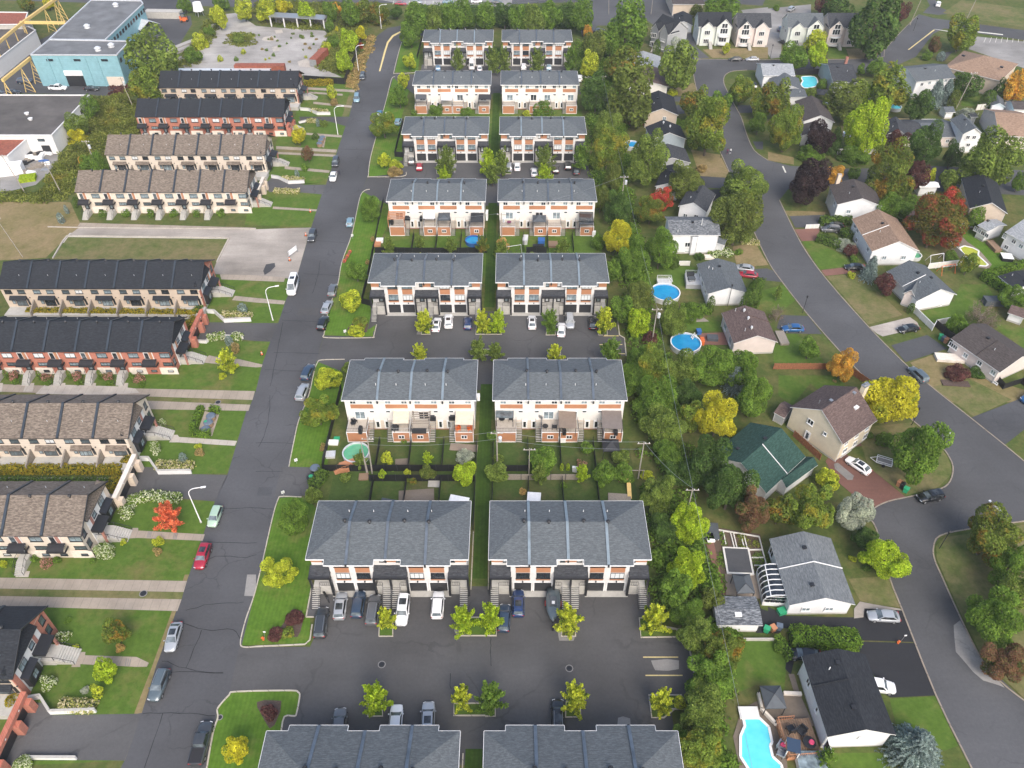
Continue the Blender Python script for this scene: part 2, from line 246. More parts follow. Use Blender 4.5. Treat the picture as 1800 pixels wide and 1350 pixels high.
# ---------------- mesh helpers
class MB:
 def __init__(s):s.v=[];s.f=[];s.m=[]
 def add(s,vs,fs,mi=0):
  o=len(s.v);s.v+=[tuple(v)for v in vs]
  for f in fs:s.f.append(tuple(i+o for i in f));s.m.append(mi)
  return s
 def box(s,x0,x1,y0,y1,z0,z1,mi=0):
  v=[(x,y,z)for z in(z0,z1)for y in(y0,y1)for x in(x0,x1)]
  return s.add(v,[(0,2,3,1),(4,5,7,6),(0,1,5,4),(2,6,7,3),(0,4,6,2),(1,3,7,5)],mi)
 def poly(s,p,mi=0):return s.add(p,[tuple(range(len(p)))],mi)
 def tube(s,a,b,r,r2=None,n=6,mi=0):
  a,b=Vector(a),Vector(b);r2=r if r2 is None else r2;d=(b-a).normalized()
  u=d.orthogonal().normalized();w=d.cross(u);vs=[]
  for c,rr in((a,r),(b,r2)):
   vs+=[c+(u*math.cos(2*PI*k/n)+w*math.sin(2*PI*k/n))*rr for k in range(n)]
  return s.add(vs,[(k,(k+1)%n,n+(k+1)%n,n+k)for k in range(n)]+[tuple(range(n))[::-1],tuple(range(n,2*n))],mi)
 def bar(s,a,b,w,h,mi=0):        # rectangular bar; a,b at the bottom centre line
  a,b=Vector(a),Vector(b);d=(b-a);dn=Vector((-d.y,d.x,0))
  dn=dn.normalized()*w/2 if dn.length>1e-6 else Vector((w/2,0,0));z=Vector((0,0,h))
  if abs(d.x)+abs(d.y)<1e-6:
   return s.box(a.x-w/2,a.x+w/2,a.y-w/2,a.y+w/2,min(a.z,b.z),max(a.z,b.z),mi)
  v=[a-dn,a+dn,b+dn,b-dn];v+=[q+z for q in v]
  return s.add(v,[(0,1,2,3),(4,7,6,5),(0,4,5,1),(1,5,6,2),(2,6,7,3),(3,7,4,0)],mi)
 def prism(s,poly,z0,z1,mi=0,mt=None):
  n=len(poly);lo=[(p[0],p[1],z0)for p in poly];hi=[(p[0],p[1],z1)for p in poly];o=len(s.v)
  s.v+=lo+hi
  for k in range(n):s.f.append((o+k,o+(k+1)%n,o+n+(k+1)%n,o+n+k));s.m.append(mi)
  for t in tP([[Vector(p)for p in hi]]):s.f.append(tuple(o+n+i for i in t));s.m.append(mi if mt is None else mt)
  return s
 def mesh(s,name,mats):
  me=bpy.data.meshes.new(name);me.from_pydata(s.v,[],s.f)
  for m in(mats if isinstance(mats,(list,tuple))else[mats]):me.materials.append(M[m]if isinstance(m,str)else m)
  if len(me.materials)>1:me.polygons.foreach_set('material_index',s.m)
  me.update();fix(me);return me
 def bd(s,name,mats,parent=None,loc=None,rz=0,label=None,smooth=False):
  o=bpy.data.objects.new(name,s.mesh(name,mats));col.objects.link(o)
  if smooth:o.data.polygons.foreach_set('use_smooth',[True]*len(o.data.polygons))
  if loc is not None:o.location=loc
  if rz:o.rotation_euler.z=rz
  if parent:o.parent=parent
  if label:o['label']=label
  return o
import bmesh
def fix(me):
 b=bmesh.new();b.from_mesh(me);bmesh.ops.recalc_face_normals(b,faces=b.faces);b.to_mesh(me);b.free()
def inst(me,name,parent,loc=(0,0,0),rz=0,scale=None,mat=None):
 o=bpy.data.objects.new(name,me);col.objects.link(o);o.location=loc;o.rotation_euler.z=rz
 if scale is not None:o.scale=scale if hasattr(scale,'__len__')else(scale,)*3
 if parent:o.parent=parent
 if mat:o.material_slots[0].link='OBJECT';o.material_slots[0].material=M[mat]
 return o
def tag(o,label,cat,group=None,kind=None):
 o['label']=label;o['category']=cat
 if group:o['group']=group
 if kind:o['kind']=kind
 return o
def tg_(name,label,cat,loc,rz=0,group=None):
 o=bpy.data.objects.new(name,None);col.objects.link(o);o.location=(loc[0],loc[1],loc[2]if len(loc)>2 else 0);o.rotation_euler.z=rz
 o.empty_display_size=.5
 return tag(o,label,cat,group)
def flat(name,poly,z,mat,parent=None):      # one sheet of the setting
 mb=MB();P=[Vector((p[0],p[1],0))for p in poly]
 tr=tP([P]);mb.v=[(p.x,p.y,0)for p in P]
 for t in tr:mb.f.append(tuple(t));mb.m.append(0)
 o=mb.bd(name,mat,parent)
 up=sum(p.normal.z for p in o.data.polygons)
 if up<0:o.data.flip_normals()
 o.location.z=z
 if not parent:o['kind']='structure'
 return o
def sH(name,s,z,mat):return flat(name,pts(s),z,mat)
def sL(P,n=4,closed=False):
 P=[Vector(p)for p in P];out=[];N=len(P)
 for i in range(N if closed else N-1):
  p0=P[i-1]if(i or closed)else P[0];p1=P[i];p2=P[(i+1)%N];p3=P[(i+2)%N]if(closed or i+2<N)else P[-1]
  for k in range(n):
   t=k/n;out.append(.5*((2*p1)+(p2-p0)*t+(2*p0-5*p1+4*p2-p3)*t*t+(3*p1-p0-3*p2+p3)*t**3))
 if not closed:out.append(P[-1])
 return out
def kerb(P,w=.16,h=.13,mat='kerb_concrete',name='kerb',closed=False,z=0):
 P=[Vector((p[0],p[1],0))for p in P];N=len(P);mb=MB();L=[]
 for i in range(N):
  a=P[i-1]if(i or closed)else P[i];b=P[(i+1)%N]if(closed or i+1<N)else P[i]
  d=(b-a);nn=Vector((-d.y,d.x,0)).normalized()*w/2;L.append((P[i]-nn,P[i]+nn))
 for i in range(N if closed else N-1):
  (a,b),(c,d)=L[i],L[(i+1)%N]
  v=[(q.x,q.y,zz)for zz in(0,h)for q in(a,b,d,c)]
  mb.add(v,[(4,5,6,7),(0,4,7,3),(1,2,6,5)]+([(0,1,5,4)]if i==0 else[])+([(3,7,6,2)]if i==N-2 else[]))
 o=mb.bd(name,mat);o.location.z=z;o['kind']='structure';return o
# ---------------- foliage meshes (unit size) and trees
def leaf_mesh(name,P,N,s,aspect=.65,mat='leaf_green',jit=.6,unit=False):
 if unit:q=np.percentile(np.hypot(P[:,0],P[:,1]),98);P=P*np.array([1/q,1/q,1.0]);lo,hi=np.percentile(P[:,2],(1,99));P[:,2]=(P[:,2]-(lo+hi)/2)*2/(hi-lo)
 n=len(P);N=N+rng.normal(0,jit,(n,3));N/=np.linalg.norm(N,axis=1)[:,None]+1e-9
 T=np.cross(N,rng.normal(0,1,(n,3)));T/=np.linalg.norm(T,axis=1)[:,None]+1e-9;B=np.cross(N,T)
 s=(s*rng.uniform(.6,1.3,n))[:,None]if np.isscalar(s)else s[:,None]
 a=T*s;b=B*s*aspect;V=np.stack([P-a,P-b*.9,P+a,P+b*.9],1).reshape(-1,3)
 me=bpy.data.meshes.new(name);me.vertices.add(4*n);me.vertices.foreach_set('co',V.astype(np.float32).ravel())
 me.loops.add(4*n);me.loops.foreach_set('vertex_index',np.arange(4*n,dtype=np.int32));me.polygons.add(n)
 me.polygons.foreach_set('loop_start',np.arange(0,4*n,4,dtype=np.int32));me.update(calc_edges=True)
 me.materials.append(M[mat]);return me
def sph(n):
 d=rng.normal(0,1,(n,3));return d/np.linalg.norm(d,axis=1)[:,None]
def gen_broad(n,s,K=18,lr=(.26,.42),spread=.66,low=-.55):
 C=[];
 for k in range(K):
  d=sph(1)[0];d[2]=max(low,d[2]);C.append(d*rng.uniform(.45,1.12)*spread)
 C=np.array(C);r=rng.uniform(*lr,K);C=np.vstack([C,[[0,0,-.05]]]);r=np.append(r,.5)
 w=r**2/np.sum(r**2);idx=rng.choice(K+1,n*3,p=w);d=sph(n*3);P=C[idx]+d*(r[idx]*rng.uniform(.8,1.04,n*3))[:,None]
 inside=np.zeros(len(P),bool)
 for k in range(K+1):inside|=(np.linalg.norm(P-C[k],axis=1)<r[k]*.78)
 keep=np.where(~inside|(rng.random(len(P))<.06))[0][:n];P,d=P[keep],d[keep]
 P[:,2]=np.where(P[:,2]<0,P[:,2]*.85,P[:,2]);return P,d*.8+np.array([0,0,.5]),s
def gen_young(n,s,B=22):
 P=[];N=[]
 for b in range(B):
  a=2.4*b+rng.uniform(-.3,.3);q0=b/B;el=-.1+1.5*q0**.9;L=rng.uniform(.72,1.08);z0=-.75+.75*q0
  d=np.array([math.cos(a)*math.cos(el),math.sin(a)*math.cos(el),math.sin(el)*.95+.15]);m=n//B
  t=rng.uniform(.08,1,m)**.75;rad=.26*(1.2-t)+.06
  q=np.array([0,0,z0])+d*t[:,None]*L+sph(m)*(rad*rng.uniform(.3,1,m))[:,None];P.append(q);N.append(sph(m)+np.array([0,0,.9]))
 P=np.vstack(P);P[:,2]=np.clip(P[:,2],-1,1.15);return P,np.vstack(N),s
def gen_spruce(n,s,tiers=15):
 P=[];N=[];T=tiers
 for k in range(T):
  z=-1+2*(k/T);R0=(1-(z+1)/2)**.6;nb=max(5,int(20*R0+4));m=max(3,int(n/(T*nb)*(.3+1.5*R0)))
  for b in range(nb):
   a=2*PI*b/nb+rng.uniform(-.2,.2)+k*.4;L=R0*rng.uniform(.82,1.08);t=rng.uniform(.15,1,m)
   q=np.stack([math.cos(a)*t*L,math.sin(a)*t*L,z+.10-.13*t*R0-.03*t**2+rng.uniform(-.03,.03,m)],1)
   lat=rng.uniform(-1,1,m)*.07*(1.2-t);q[:,0]+=-math.sin(a)*lat;q[:,1]+=math.cos(a)*lat
   P.append(q);N.append(np.tile([math.cos(a)*.7,math.sin(a)*.7,.8],(m,1)))
 P.append(np.array([[0,0,1.0]]));N.append(np.array([[0,0,1.]]));return np.vstack(P),np.vstack(N),s
def gen_airy(n,s,B=40):
 P=[];N=[]
 for b in range(B):
  d=sph(1)[0];d[2]=abs(d[2])*.9+.15;d/=np.linalg.norm(d);m=n//B;t=rng.uniform(.3,1,m)**.6
  P.append(np.array([0,0,-.8])+d*t[:,None]*np.array([1,1,1.6])*rng.uniform(.8,1.05)+sph(m)*.09);N.append(sph(m)+np.array([0,0,.4]))
 return np.vstack(P),np.vstack(N),s
def gen_column(n,s):
 d=sph(n);z=rng.uniform(-1,1,n);r=np.sqrt(np.clip(1-((z+.25)/1.25)**2,.02,1))*rng.uniform(.8,1.03,n);a=rng.uniform(0,2*PI,n)
 r*=1+.12*np.sin(a*5+z*6);P=np.stack([np.cos(a)*r,np.sin(a)*r,z],1);return P,P*np.array([1,1,.3])+np.array([0,0,.4]),s
LM={}
def crown(kind,size):     # size class 0 small,1 mid,2 large -> a list of shared meshes
 k=(kind,size)
 if k not in LM:
  nv={'broad':5,'young':4,'spruce':2,'airy':2,'column':2}[kind];out=[]
  for i in range(nv):
   nm='crown'
   if kind=='broad':n,s,K=((900,.12,10),(3600,.074,18),(11000,.044,30))[size];g=gen_broad(n,s,K,((.34,.5),(.26,.4),(.19,.33))[size],(.55,.64,.72)[size])
   elif kind=='young':g=gen_young((900,2600,5000)[size],(.13,.085,.055)[size])
   elif kind=='spruce':g=gen_spruce((1500,4000,14000)[size],(.10,.075,.042)[size],(10,14,20)[size])
   elif kind=='airy':g=gen_airy((700,1800,5000)[size],(.07,.045,.03)[size])
   else:g=gen_column((700,1800,4000)[size],(.12,.08,.05)[size])
   out.append(leaf_mesh(nm,g[0],g[1],g[2],unit=True))
  LM[k]=out
 return random.choice(LM[k])
def tM(kind):
 k='trunk'+kind
 if k not in LM:
  mb=MB();mb.tube((0,0,0),(.02,0,.55),.055,.04,7);mb.tube((.02,0,.55),(0,.02,.95),.04,.012,6)
  for b in range(7):
   a=b*2.4;z=.42+b*.06;mb.tube((.015,0,z),(math.cos(a)*.26,math.sin(a)*.26,z+.22),.022,.008,5)
  me=mb.mesh('trunk','bark_pale' if kind=='pale' else 'bark');LM[k]=me
 return LM[k]
KINDS=dict(t='broad',y='young',s='spruce',a='airy',c='column',b='broad')
CATN=dict(t=('tree','tree'),y=('young_tree','tree'),s=('spruce_tree','tree'),a=('bare_tree','tree'),c=('cedar','tree'),b=('shrub','shrub'))
def plant(c,x,y,w,h,k,pal,label,group=None):
 X,Y=px(c,x,y);kk=k;d=depr(c,x,y)
 r=w/2*mpp(c,x,y,3)*(1.08 if kk=='y' else .99)*(1.16 if c in('F8','G2','G3','G4')else 1);m=mpp(c,x,y,3)
 H2=h/2*m/max(.3,1.0)           # apparent half height in metres across the line of sight
 q=H2*H2-(r*math.sin(d))**2;rz=math.sqrt(max(q,(.55*r*math.cos(d))**2))/math.cos(d)
 rz=min(max(rz,r*(.55 if kk=='b' else .75)),r*(1.55 if kk in 's' else 2.2 if kk in 'c' else 1.5 if kk=='y' else 1.12))
 if kk=='y':rz=max(rz,r*1.15)
 if kk=='b':rz=min(rz,r*.9);clear=-.25*rz
 elif kk in 'sc':clear=.1
 elif kk=='a':clear=-.15*rz
 else:clear=min(2.2,.35*rz+.3)
 zc=clear+rz;p=at(X,Y,zc)
 nm,cat=CATN[kk];rt=tg_(nm,label,cat,(p.x,p.y,0),random.uniform(0,6.28),group)
 sz=0 if r<1.3 else(1 if r<2.6 else 2)
 if p.y>230:sz=min(sz,1)
 me=crown(KINDS[kk],sz);inst(me,'foliage' if kk=='b' else 'crown',rt,(0,0,zc),random.uniform(0,6.28),(r,r,rz),PAL[pal])
 if kk=='b':tr=inst(tM(''),'stem',rt,(0,0,0),0,(r*.5,r*.5,rz*.8))
 else:tr=inst(tM('pale' if kk=='a' else ''),'trunk',rt,(0,0,0),0,(max(r,1.2)*.95,max(r,1.2)*.95,zc+rz*.35))
 return rt
def plants(txt,group=None):
 c='P'
 for ln in txt.strip().splitlines():
  ln=ln.strip()
  if not ln:continue
  a,lab=ln.split('|');t=a.split()
  if t[0]in CR:c=t.pop(0)
  plant(c,float(t[0]),float(t[1]),float(t[2]),float(t[3]),t[4],t[5],lab.strip(),group)
def hedge(label,P,w,h,mat,name='hedge',cat='hedge',dens=42,leaf=.19,rough=.1,z=0):
 P=[Vector((p[0],p[1],0))for p in P];c=sum(P,Vector())/len(P);Q=[];N=[]
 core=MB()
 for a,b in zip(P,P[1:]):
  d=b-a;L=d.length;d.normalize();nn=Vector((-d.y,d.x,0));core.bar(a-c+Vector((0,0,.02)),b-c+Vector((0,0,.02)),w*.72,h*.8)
  for(area,fn)in((L*w,0),(L*h,1),(L*h,-1)):
   m=int(area*dens);t=rng.uniform(0,L,m);s=rng.uniform(-1,1,m)
   for i in range(m):
    if fn==0:q=a+d*t[i]+nn*s[i]*w/2;zz=h*(1-.06*abs(s[i]));nv=(nn.x*s[i]*.5,nn.y*s[i]*.5,1)
    else:q=a+d*t[i]+nn*fn*w/2;zz=h*(s[i]*.5+.5);nv=(nn.x*fn,nn.y*fn,.45)
    Q.append((q.x-c.x,q.y-c.y,zz));N.append(nv)
  for e,dd in((a,-d),(b,d)):
   m=int(w*h*dens)
   for i in range(m):
    q=e+nn*random.uniform(-1,1)*w/2;Q.append((q.x-c.x,q.y-c.y,random.random()*h));N.append((dd.x,dd.y,.4))
 Q=np.array(Q)+rng.normal(0,rough,(len(Q),3));Q[:,2]=np.maximum(Q[:,2],.03)
 Q[:,2]*=1+.10*np.sin(Q[:,0]*2.1+Q[:,1]*1.7)
 rt=tg_(name,label,cat,(c.x,c.y,z));me=leaf_mesh('foliage',Q,np.array(N,float),leaf,mat=mat)
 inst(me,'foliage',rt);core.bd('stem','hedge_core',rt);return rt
def tK(name,poly,hmin,hmax,dens,mat,label=None,z=0,leaf=.3,clump=2.2,cat='undergrowth'):
 """growth nobody could count: clumps of leaves over a patch"""
 P=[Vector((p[0],p[1],0))for p in poly];tris=tP([P]);Q=[];N=[]
 for t in tris:
  a,b,c=[P[i]for i in t];ar=abs((b-a).cross(c-a).z)/2;m=max(1,int(ar/clump**2*2.2))
  for k in range(m):
   u,v=random.random(),random.random()
   if u+v>1:u,v=1-u,1-v
   q=a+(b-a)*u+(c-a)*v;r=clump*random.uniform(.35,.95);hh=random.uniform(hmin,hmax);n=int(dens*r*r*6)
   d=sph(n);d[:,2]=np.abs(d[:,2]);rr=rng.uniform(.6,1.05,n)[:,None]
   pp=d*rr*np.array([r,r,hh]);Q.append(pp+np.array([q.x,q.y,0]));N.append(d+np.array([0,0,.4]))
 Q=np.vstack(Q);me=leaf_mesh(name,Q,np.vstack(N),leaf,mat=mat)
 o=bpy.data.objects.new(name,me);col.objects.link(o);o.location.z=z;o['kind']='stuff';o['label']=label or name;o['category']=cat;return o
# ---------------- windows and doors (shared meshes, facing -y)
WM={}
def win_mesh(w,h,bars,frame='metal_black',glass='glass_mid',sill=True,fw=.07):
 k=(round(w,2),round(h,2),bars,frame,glass,sill,fw)
 if k not in WM:
  f=MB();d0,d1=-.05,.04
  f.box(-w/2,-w/2+fw,d0,d1,-h/2,h/2);f.box(w/2-fw,w/2,d0,d1,-h/2,h/2)
  f.box(-w/2+fw,w/2-fw,d0,d1,h/2-fw,h/2);f.box(-w/2+fw,w/2-fw,d0,d1,-h/2,-h/2+fw)
  for b in range(1,bars+1):
   x=-w/2+w*b/(bars+1);f.box(x-fw*.4,x+fw*.4,d0+.005,d1,-h/2+fw,h/2-fw)
  if sill:f.box(-w/2-.06,w/2+.06,-.12,.03,-h/2-.09,-h/2-.005)
  g=MB();g.box(-w/2+fw*.5,w/2-fw*.5,-.012,.02,-h/2+fw*.5,h/2-fw*.5)
  WM[k]=(f.mesh('window',frame),g.mesh('pane',glass))
 return WM[k]
GLS=['glass_mid','glass_sky','glass_sky','glass_dark','blind_white']
def wdw(parent,x,y,z,rz,w,h,bars=1,frame='metal_black',glass=None,sill=True,fw=.07,name='window'):
 a,b=win_mesh(w,h,bars,frame,glass or random.choice(GLS),sill,fw)
 o=inst(a,name,parent,(x,y,z),rz);inst(b,'pane',o);return o
DM={}
def door(parent,x,y,z,rz,w=.95,h=2.1,mat='white_paint',lite='glass_dark',name='door',lit=(.3,1.7)):
 k=(w,h,mat,lite,lit)
 if k not in DM:
  m=MB();m.box(-w/2,w/2,-.05,.03,0,h);m.box(-w/2-.06,-w/2-.003,-.08,.02,0,h+.06);m.box(w/2+.003,w/2+.06,-.08,.02,0,h+.06);m.box(-w/2,w/2,-.08,.02,h+.003,h+.06)
  g=MB();g.box(-w*.26,w*.26,-.065,-.052,lit[0],lit[1])
  hd=MB();hd.box(w*.32,w*.4,-.11,-.052,.95,1.1)
  DM[k]=(m.mesh('door',mat),g.mesh('pane',lite),hd.mesh('handle','metal_grey'))
 a,b,c=DM[k];o=inst(a,name,parent,(x,y,z),rz);inst(b,'pane',o);inst(c,'handle',o);return o
def garage(parent,x,y,z,rz,w,h,mat='garage_black',n=4):
 k=('g',w,h,mat)
 if k not in DM:
  m=MB();m.box(-w/2,w/2,.0,.03,0,h)
  for i in range(n):m.box(-w/2+.01,w/2-.01,-.03,-.001,h*i/n+.02,h*(i+1)/n-.02)
  DM[k]=m.mesh('garage_door',mat)
 return inst(DM[k],'garage_door',parent,(x,y,z),rz)
def sM(w,run,rise,n,mi=0,solid=True):      # starts at y=0 (top, z=rise) going to -y
 m=MB()
 for i in range(n):
  z=rise*(n-i)/n;y0=-run*i/n;y1=-run*(i+1)/n;m.box(-w/2,w/2,y1-.03 if solid else y1+run/n*.34,y0,z-.06 if not solid else 0,z,mi)
 return m
def rM(P,h=.95,step=.35,r=.02,mid=False):
 m=MB()
 for a,b in zip(P,P[1:]):
  a,b=Vector(a),Vector(b);L=(b-a).length;k=max(1,int(L/step));up=Vector((0,0,h));m.bar(a+up,b+up,r*2.4,r*2)
  m.bar(a+up*.12,b+up*.12,r*2,r*1.6)
  for i in range(k+1):p=a+(b-a)*i/k;m.bar(p+up*.12,p+up,r*1.4,0)
 return m
# ---------------- grey-roofed rows of four attached homes
def mid_row(cx,cy,back,label,vent_px=(5.3,9.1,14.4,18.1),flash='metal_flash'):
 rt=tg_('townhouse_row',label,'townhouses',(cx,cy),PI if back else 0,'grey roofed rows of attached homes')
 W=24.3;h=W/2;ye,yo,yb=-5.1,-5.95,5.95;ze=8.0;RI=1.9;ym=(ye+yb)/2;sl=RI/(ym-ye);hx=5.9
 zo=ze-sl*(ye-yo);bays=[(2.75,10.15),(14.2,21.6)];xs=lambda v:v-h
 # roof
 r=MB();A,B,C_,D=(-h,ye,ze),(h,ye,ze),(h,yb,ze),(-h,yb,ze);E,F=(-h+hx,ym,ze+RI),(h-hx,ym,ze+RI)
 r.poly([A,B,F,E]);r.poly([C_,D,E,F]);r.poly([B,C_,F]);r.poly([D,A,E])
 for a,b in bays:r.poly([(xs(a),yo,zo),(xs(b),yo,zo),(xs(b),ye,ze),(xs(a),ye,ze)])
 th=.2
 o=r.bd('roof','roof_slate',rt)
 f=MB();edge=[(-h,ye,ze)]
 for a,b in bays:edge+=[(xs(a),ye,ze),(xs(a),yo,zo),(xs(b),yo,zo),(xs(b),ye,ze)]
 edge+=[(h,ye,ze),(h,yb,ze),(-h,yb,ze)]
 for p,q in zip(edge,edge[1:]+edge[:1]):
  p,q=Vector(p),Vector(q);d=(q-p).normalized();n=Vector((d.y,-d.x,0)).normalized()*.05;dz=Vector((0,0,th));up=Vector((0,0,.03))
  f.add([p+up,q+up,q-dz,p-dz,p+n+up,q+n+up,q+n-dz,p+n-dz],[(4,5,6,7),(0,1,5,4),(3,2,6,7),(0,4,7,3),(1,2,6,5)])
 f.bd('fascia','white_paint',rt)
 s=MB();s.poly([(-h,ye,ze-th),(h,ye,ze-th),(h,yb,ze-th),(-h,yb,ze-th)])
 for a,b in bays:s.poly([(xs(a),yo,zo-th),(xs(b),yo,zo-th),(xs(b),ye,zo-th),(xs(a),ye,zo-th)])
 s.bd('soffit','white_paint',rt)
 # party-wall caps
 for u in(.25,.49,.735):
  x=W*u-h;p=MB();w=.21;hh=.20;prof=[(ye+.05 if not any(a-.3<x+h<b+.3 for a,b in bays)else yo+.05),ym,yb-.05]
  z_at=lambda y:ze+RI-abs(y-ym)*sl if(y>yo)else zo
  L=[Vector((x,y,ze+RI-(abs(y-ym)*sl)))for y in prof]
  for a,b in zip(L,L[1:]):p.bar(a-Vector((0,0,.02)),b-Vector((0,0,.02)),w*2,hh)
  c=p.bd('party_wall_cap',flash,rt)
  for yy in(prof[0]-.02,yb+.03):e=MB();e.box(x-.14,x+.14,yy-.12,yy+.12,ze-.75,ze-.12);e.bd('drain_box','metal_black',rt)
 for i,v in enumerate(vent_px):
  q=MB();y=ym-.15 if i%2 else ym+.05;z=ze+RI-abs(y-ym)*sl;q.tube((v-h,y,z-.05),(v-h,y,z+.4),.2,.2,8);q.tube((v-h,y,z+.4),(v-h,y,z+.62),.34,.16,8);q.bd('roof_vent','metal_black',rt)
  q=MB();y2=ym+2.6;z=ze+RI-abs(y2-ym)*sl;q.tube((v-h+.2,y2,z-.03),(v-h+.2,y2,z+.45),.055,.055,6);q.bd('vent_pipe','white_paint',rt)
 # walls: footprint with recessed entries
 yw,yr,yk=-5.35,-4.35,5.45;m=MB();fp=[(-h+.4,yr)]
 BW=[(3.3,9.85),(14.95,21.2)]
 for a,b in BW:fp+=[(xs(a),yr),(xs(a),yw),(xs(b),yw),(xs(b),yr)]
 fp+=[(h-.4,yr),(h-.4,yk),(-h+.4,yk)]
 n=len(fp)
 if not back:
  zt=zo-th-.012
  m.prism(fp,0,zt,0);m.bd('wall','brick_white',rt)
  b=MB();b.box(-h+.38,h-.38,yk+.002,yk+.03,0,zt);b.bd('rear_wall','siding_cream',rt)
 else:
  m.prism(fp,0,zo-th-.012,0);m.bd('wall','brick_white',rt);b=MB();b.box(-h+.38,h-.38,yk+.002,yk+.05,2.45,ze-th-.02);b.bd('rear_wall','siding_cream',rt)
  b=MB();b.box(-h+.39,h-.39,yk+.001,yk+.04,0.25,2.44);b.bd('rear_wall','stucco_cream',rt);b=MB();b.box(-h+.38,h-.38,yk+.002,yk+.06,0,.24);b.bd('plinth','brick_rust',rt)
 hi=MB();hi.box(-h+.42,h-.42,yr+.02,yk-.02,7.0,ze-th-.02);hi.bd('wall','brick_white',rt)
 if not back:
  for cxx in(5.15,8.25,16.35,19.5):
   x=xs(cxx);pn=MB();pn.box(x-1.08,x+1.08,yw-.05,yw-.003,5.05,6.45);pn.bd('cladding_panel','panel_orange',rt);pn=MB();pn.box(x-1.08,x+1.08,yw-.05,yw-.003,2.95,3.42);pn.bd('cladding_panel','panel_orange',rt)
   wdw(rt,x,yw-.03,7.0,0,2.16,.95,2,glass=random.choice(['blind_white','glass_mid','glass_sky']))
   wdw(rt,x,yw-.03,4.2,0,2.1,1.4,2,glass=random.choice(['blind_white','glass_sky','glass_dark']))
   fr=MB();fr.box(x-1.45,x-1.31,yw-.06,yw-.003,.0,2.45);fr.box(x+1.31,x+1.45,yw-.06,yw-.003,0,2.45);fr.box(x-1.31,x+1.31,yw-.06,yw-.003,2.33,2.45);fr.bd('garage_frame','white_paint',rt)
   garage(rt,x,yw-.03,.12,0,2.6,2.18);l=MB();l.box(x-.1,x+.1,yw-.18,yw-.01,2.55,2.82);l.bd('wall_lamp','metal_black',rt)
  for(x0,x1,cols,drs)in((.1,3.35,(.25,3.3),(2.25,)),(9.8,15.0,(9.9,12.4,14.9),(11.15,13.7)),(21.15,24.2,(21.25,24.1),(22.35,))):
   can=MB();can.add([(xs(x0),-6.35,4.72),(xs(x1),-6.35,4.72),(xs(x1),yr,5.15),(xs(x0),yr,5.15),(xs(x0),-6.35,4.95),(xs(x1),-6.35,4.95),(xs(x1),yr,5.5),(xs(x0),yr,5.5)],[(0,1,2,3),(4,5,6,7),(0,1,5,4),(1,2,6,5),(0,3,7,4),(2,3,7,6)])
   can.box(xs(x0)-.06,xs(x1)+.06,-6.42,-6.352,4.62,4.97);cb=can.bd('canopy','metal_black',rt)
   rf=MB();rf.poly([(xs(x0)+.1,-6.25,4.975),(xs(x1)-.1,-6.25,4.975),(xs(x1)-.1,yr-.05,5.505),(xs(x0)+.1,yr-.05,5.505)]);rf.bd('canopy_roof','roof_dark',cb)
   for c in cols:
    q=MB();q.box(xs(c)-.16,xs(c)+.16,-6.3,-5.98,0,4.7);q.bd('column','metal_black',rt)
   for c in drs:door(rt,xs(c),yr-.02,2.3,0,1.0,2.05,'metal_black',random.choice(['blind_white','glass_sky']),'entrance_door',(.25,1.85))
   po=MB();po.box(xs(x0)+.3,xs(x1)-.3,-5.95,yr-.003,0,2.25);po.bd('porch','concrete',rt)
   cx2=(x0+x1)/2 if x1-x0>4 else(drs[0]+.0);ucx=xs(12.4)if x1-x0>4 else xs(x0+1.15 if x0<5 else x1-1.15)
   pn=MB();pn.box(ucx-.85,ucx+.85,yr-.05,yr-.003,6.3,7.35);pn.bd('cladding_panel','panel_orange',rt)
   for sx in((-1,1)if x1-x0>4 else((1,)if x0<5 else(-1,))):wdw(rt,ucx+sx*1.25,yr-.03,6.9,0,.7,1.0,0)
  for(x,)in((.85,),(11.7,),(13.1,),(23.45,)):
   st=sM(1.2,2.7,2.2,12,solid=False);o=st.bd('stairs','concrete',rt,(xs(x),-5.96,0))
   rl=MB();
   for sx in(-.6,.6):rl.bar((sx,0,3.1),(sx,-2.7,.9),.05,.04);rl.bar((sx,0,1.9),(sx,-2.75,-.0),.05,.12);rl.bar((sx,-2.68,0),(sx,-2.68,.92),.05,0);rl.bar((sx,-1.3,1),(sx,-1.3,2),.04,0)
   rl.bd('handrail','metal_black',rt,(xs(x),-5.96,0))
  for a,b in((1.5,3.1),(9.95,11.0),(13.85,14.85),(21.4,22.8)):
   rM([(xs(a),-5.9,2.25),(xs(b),-5.9,2.25)],1.0,.3).bd('railing','metal_black',rt)
  for a,b in BW:ap=MB();ap.box(xs(a)-.2,xs(b)+.2,yw-1.1,yw-.07,0,.03);ap.bd('apron','concrete',rt)
 else:
  X=lambda v:h-v          # positions read from the camera's side
  for i,(a,b)in enumerate(((1.35,5.45),(7.7,11.75),(13.05,17.15),(19.3,23.35))):
   p=MB();p.box(X(b),X(a),yk+.052,yk+.09,5.55,6.55);p.bd('cladding_panel','panel_orange',rt)
   g='blind_white' if(i+cx>0)and i%2 else None
   for u in(a+.55,b-.55):wdw(rt,X(u),yk+.08,7.2,PI,1.1,.95,1,'white_paint',random.choice(['glass_dark','glass_sky','glass_mid']),False)
   ws=(i%2==0);u0=(b-.35)if ws else(a+.35)
   wdw(rt,X(u0),yk+.08,4.75,PI,.85,.5,0,'white_paint','glass_dark',False)
   pd=(a+1.5)if ws else(b-1.5);wdw(rt,X(pd),yk+.08,3.85,PI,1.9,1.95,1,'white_paint',random.choice(['glass_sky','glass_dark','glass_mid']),False,.1,'patio_door')
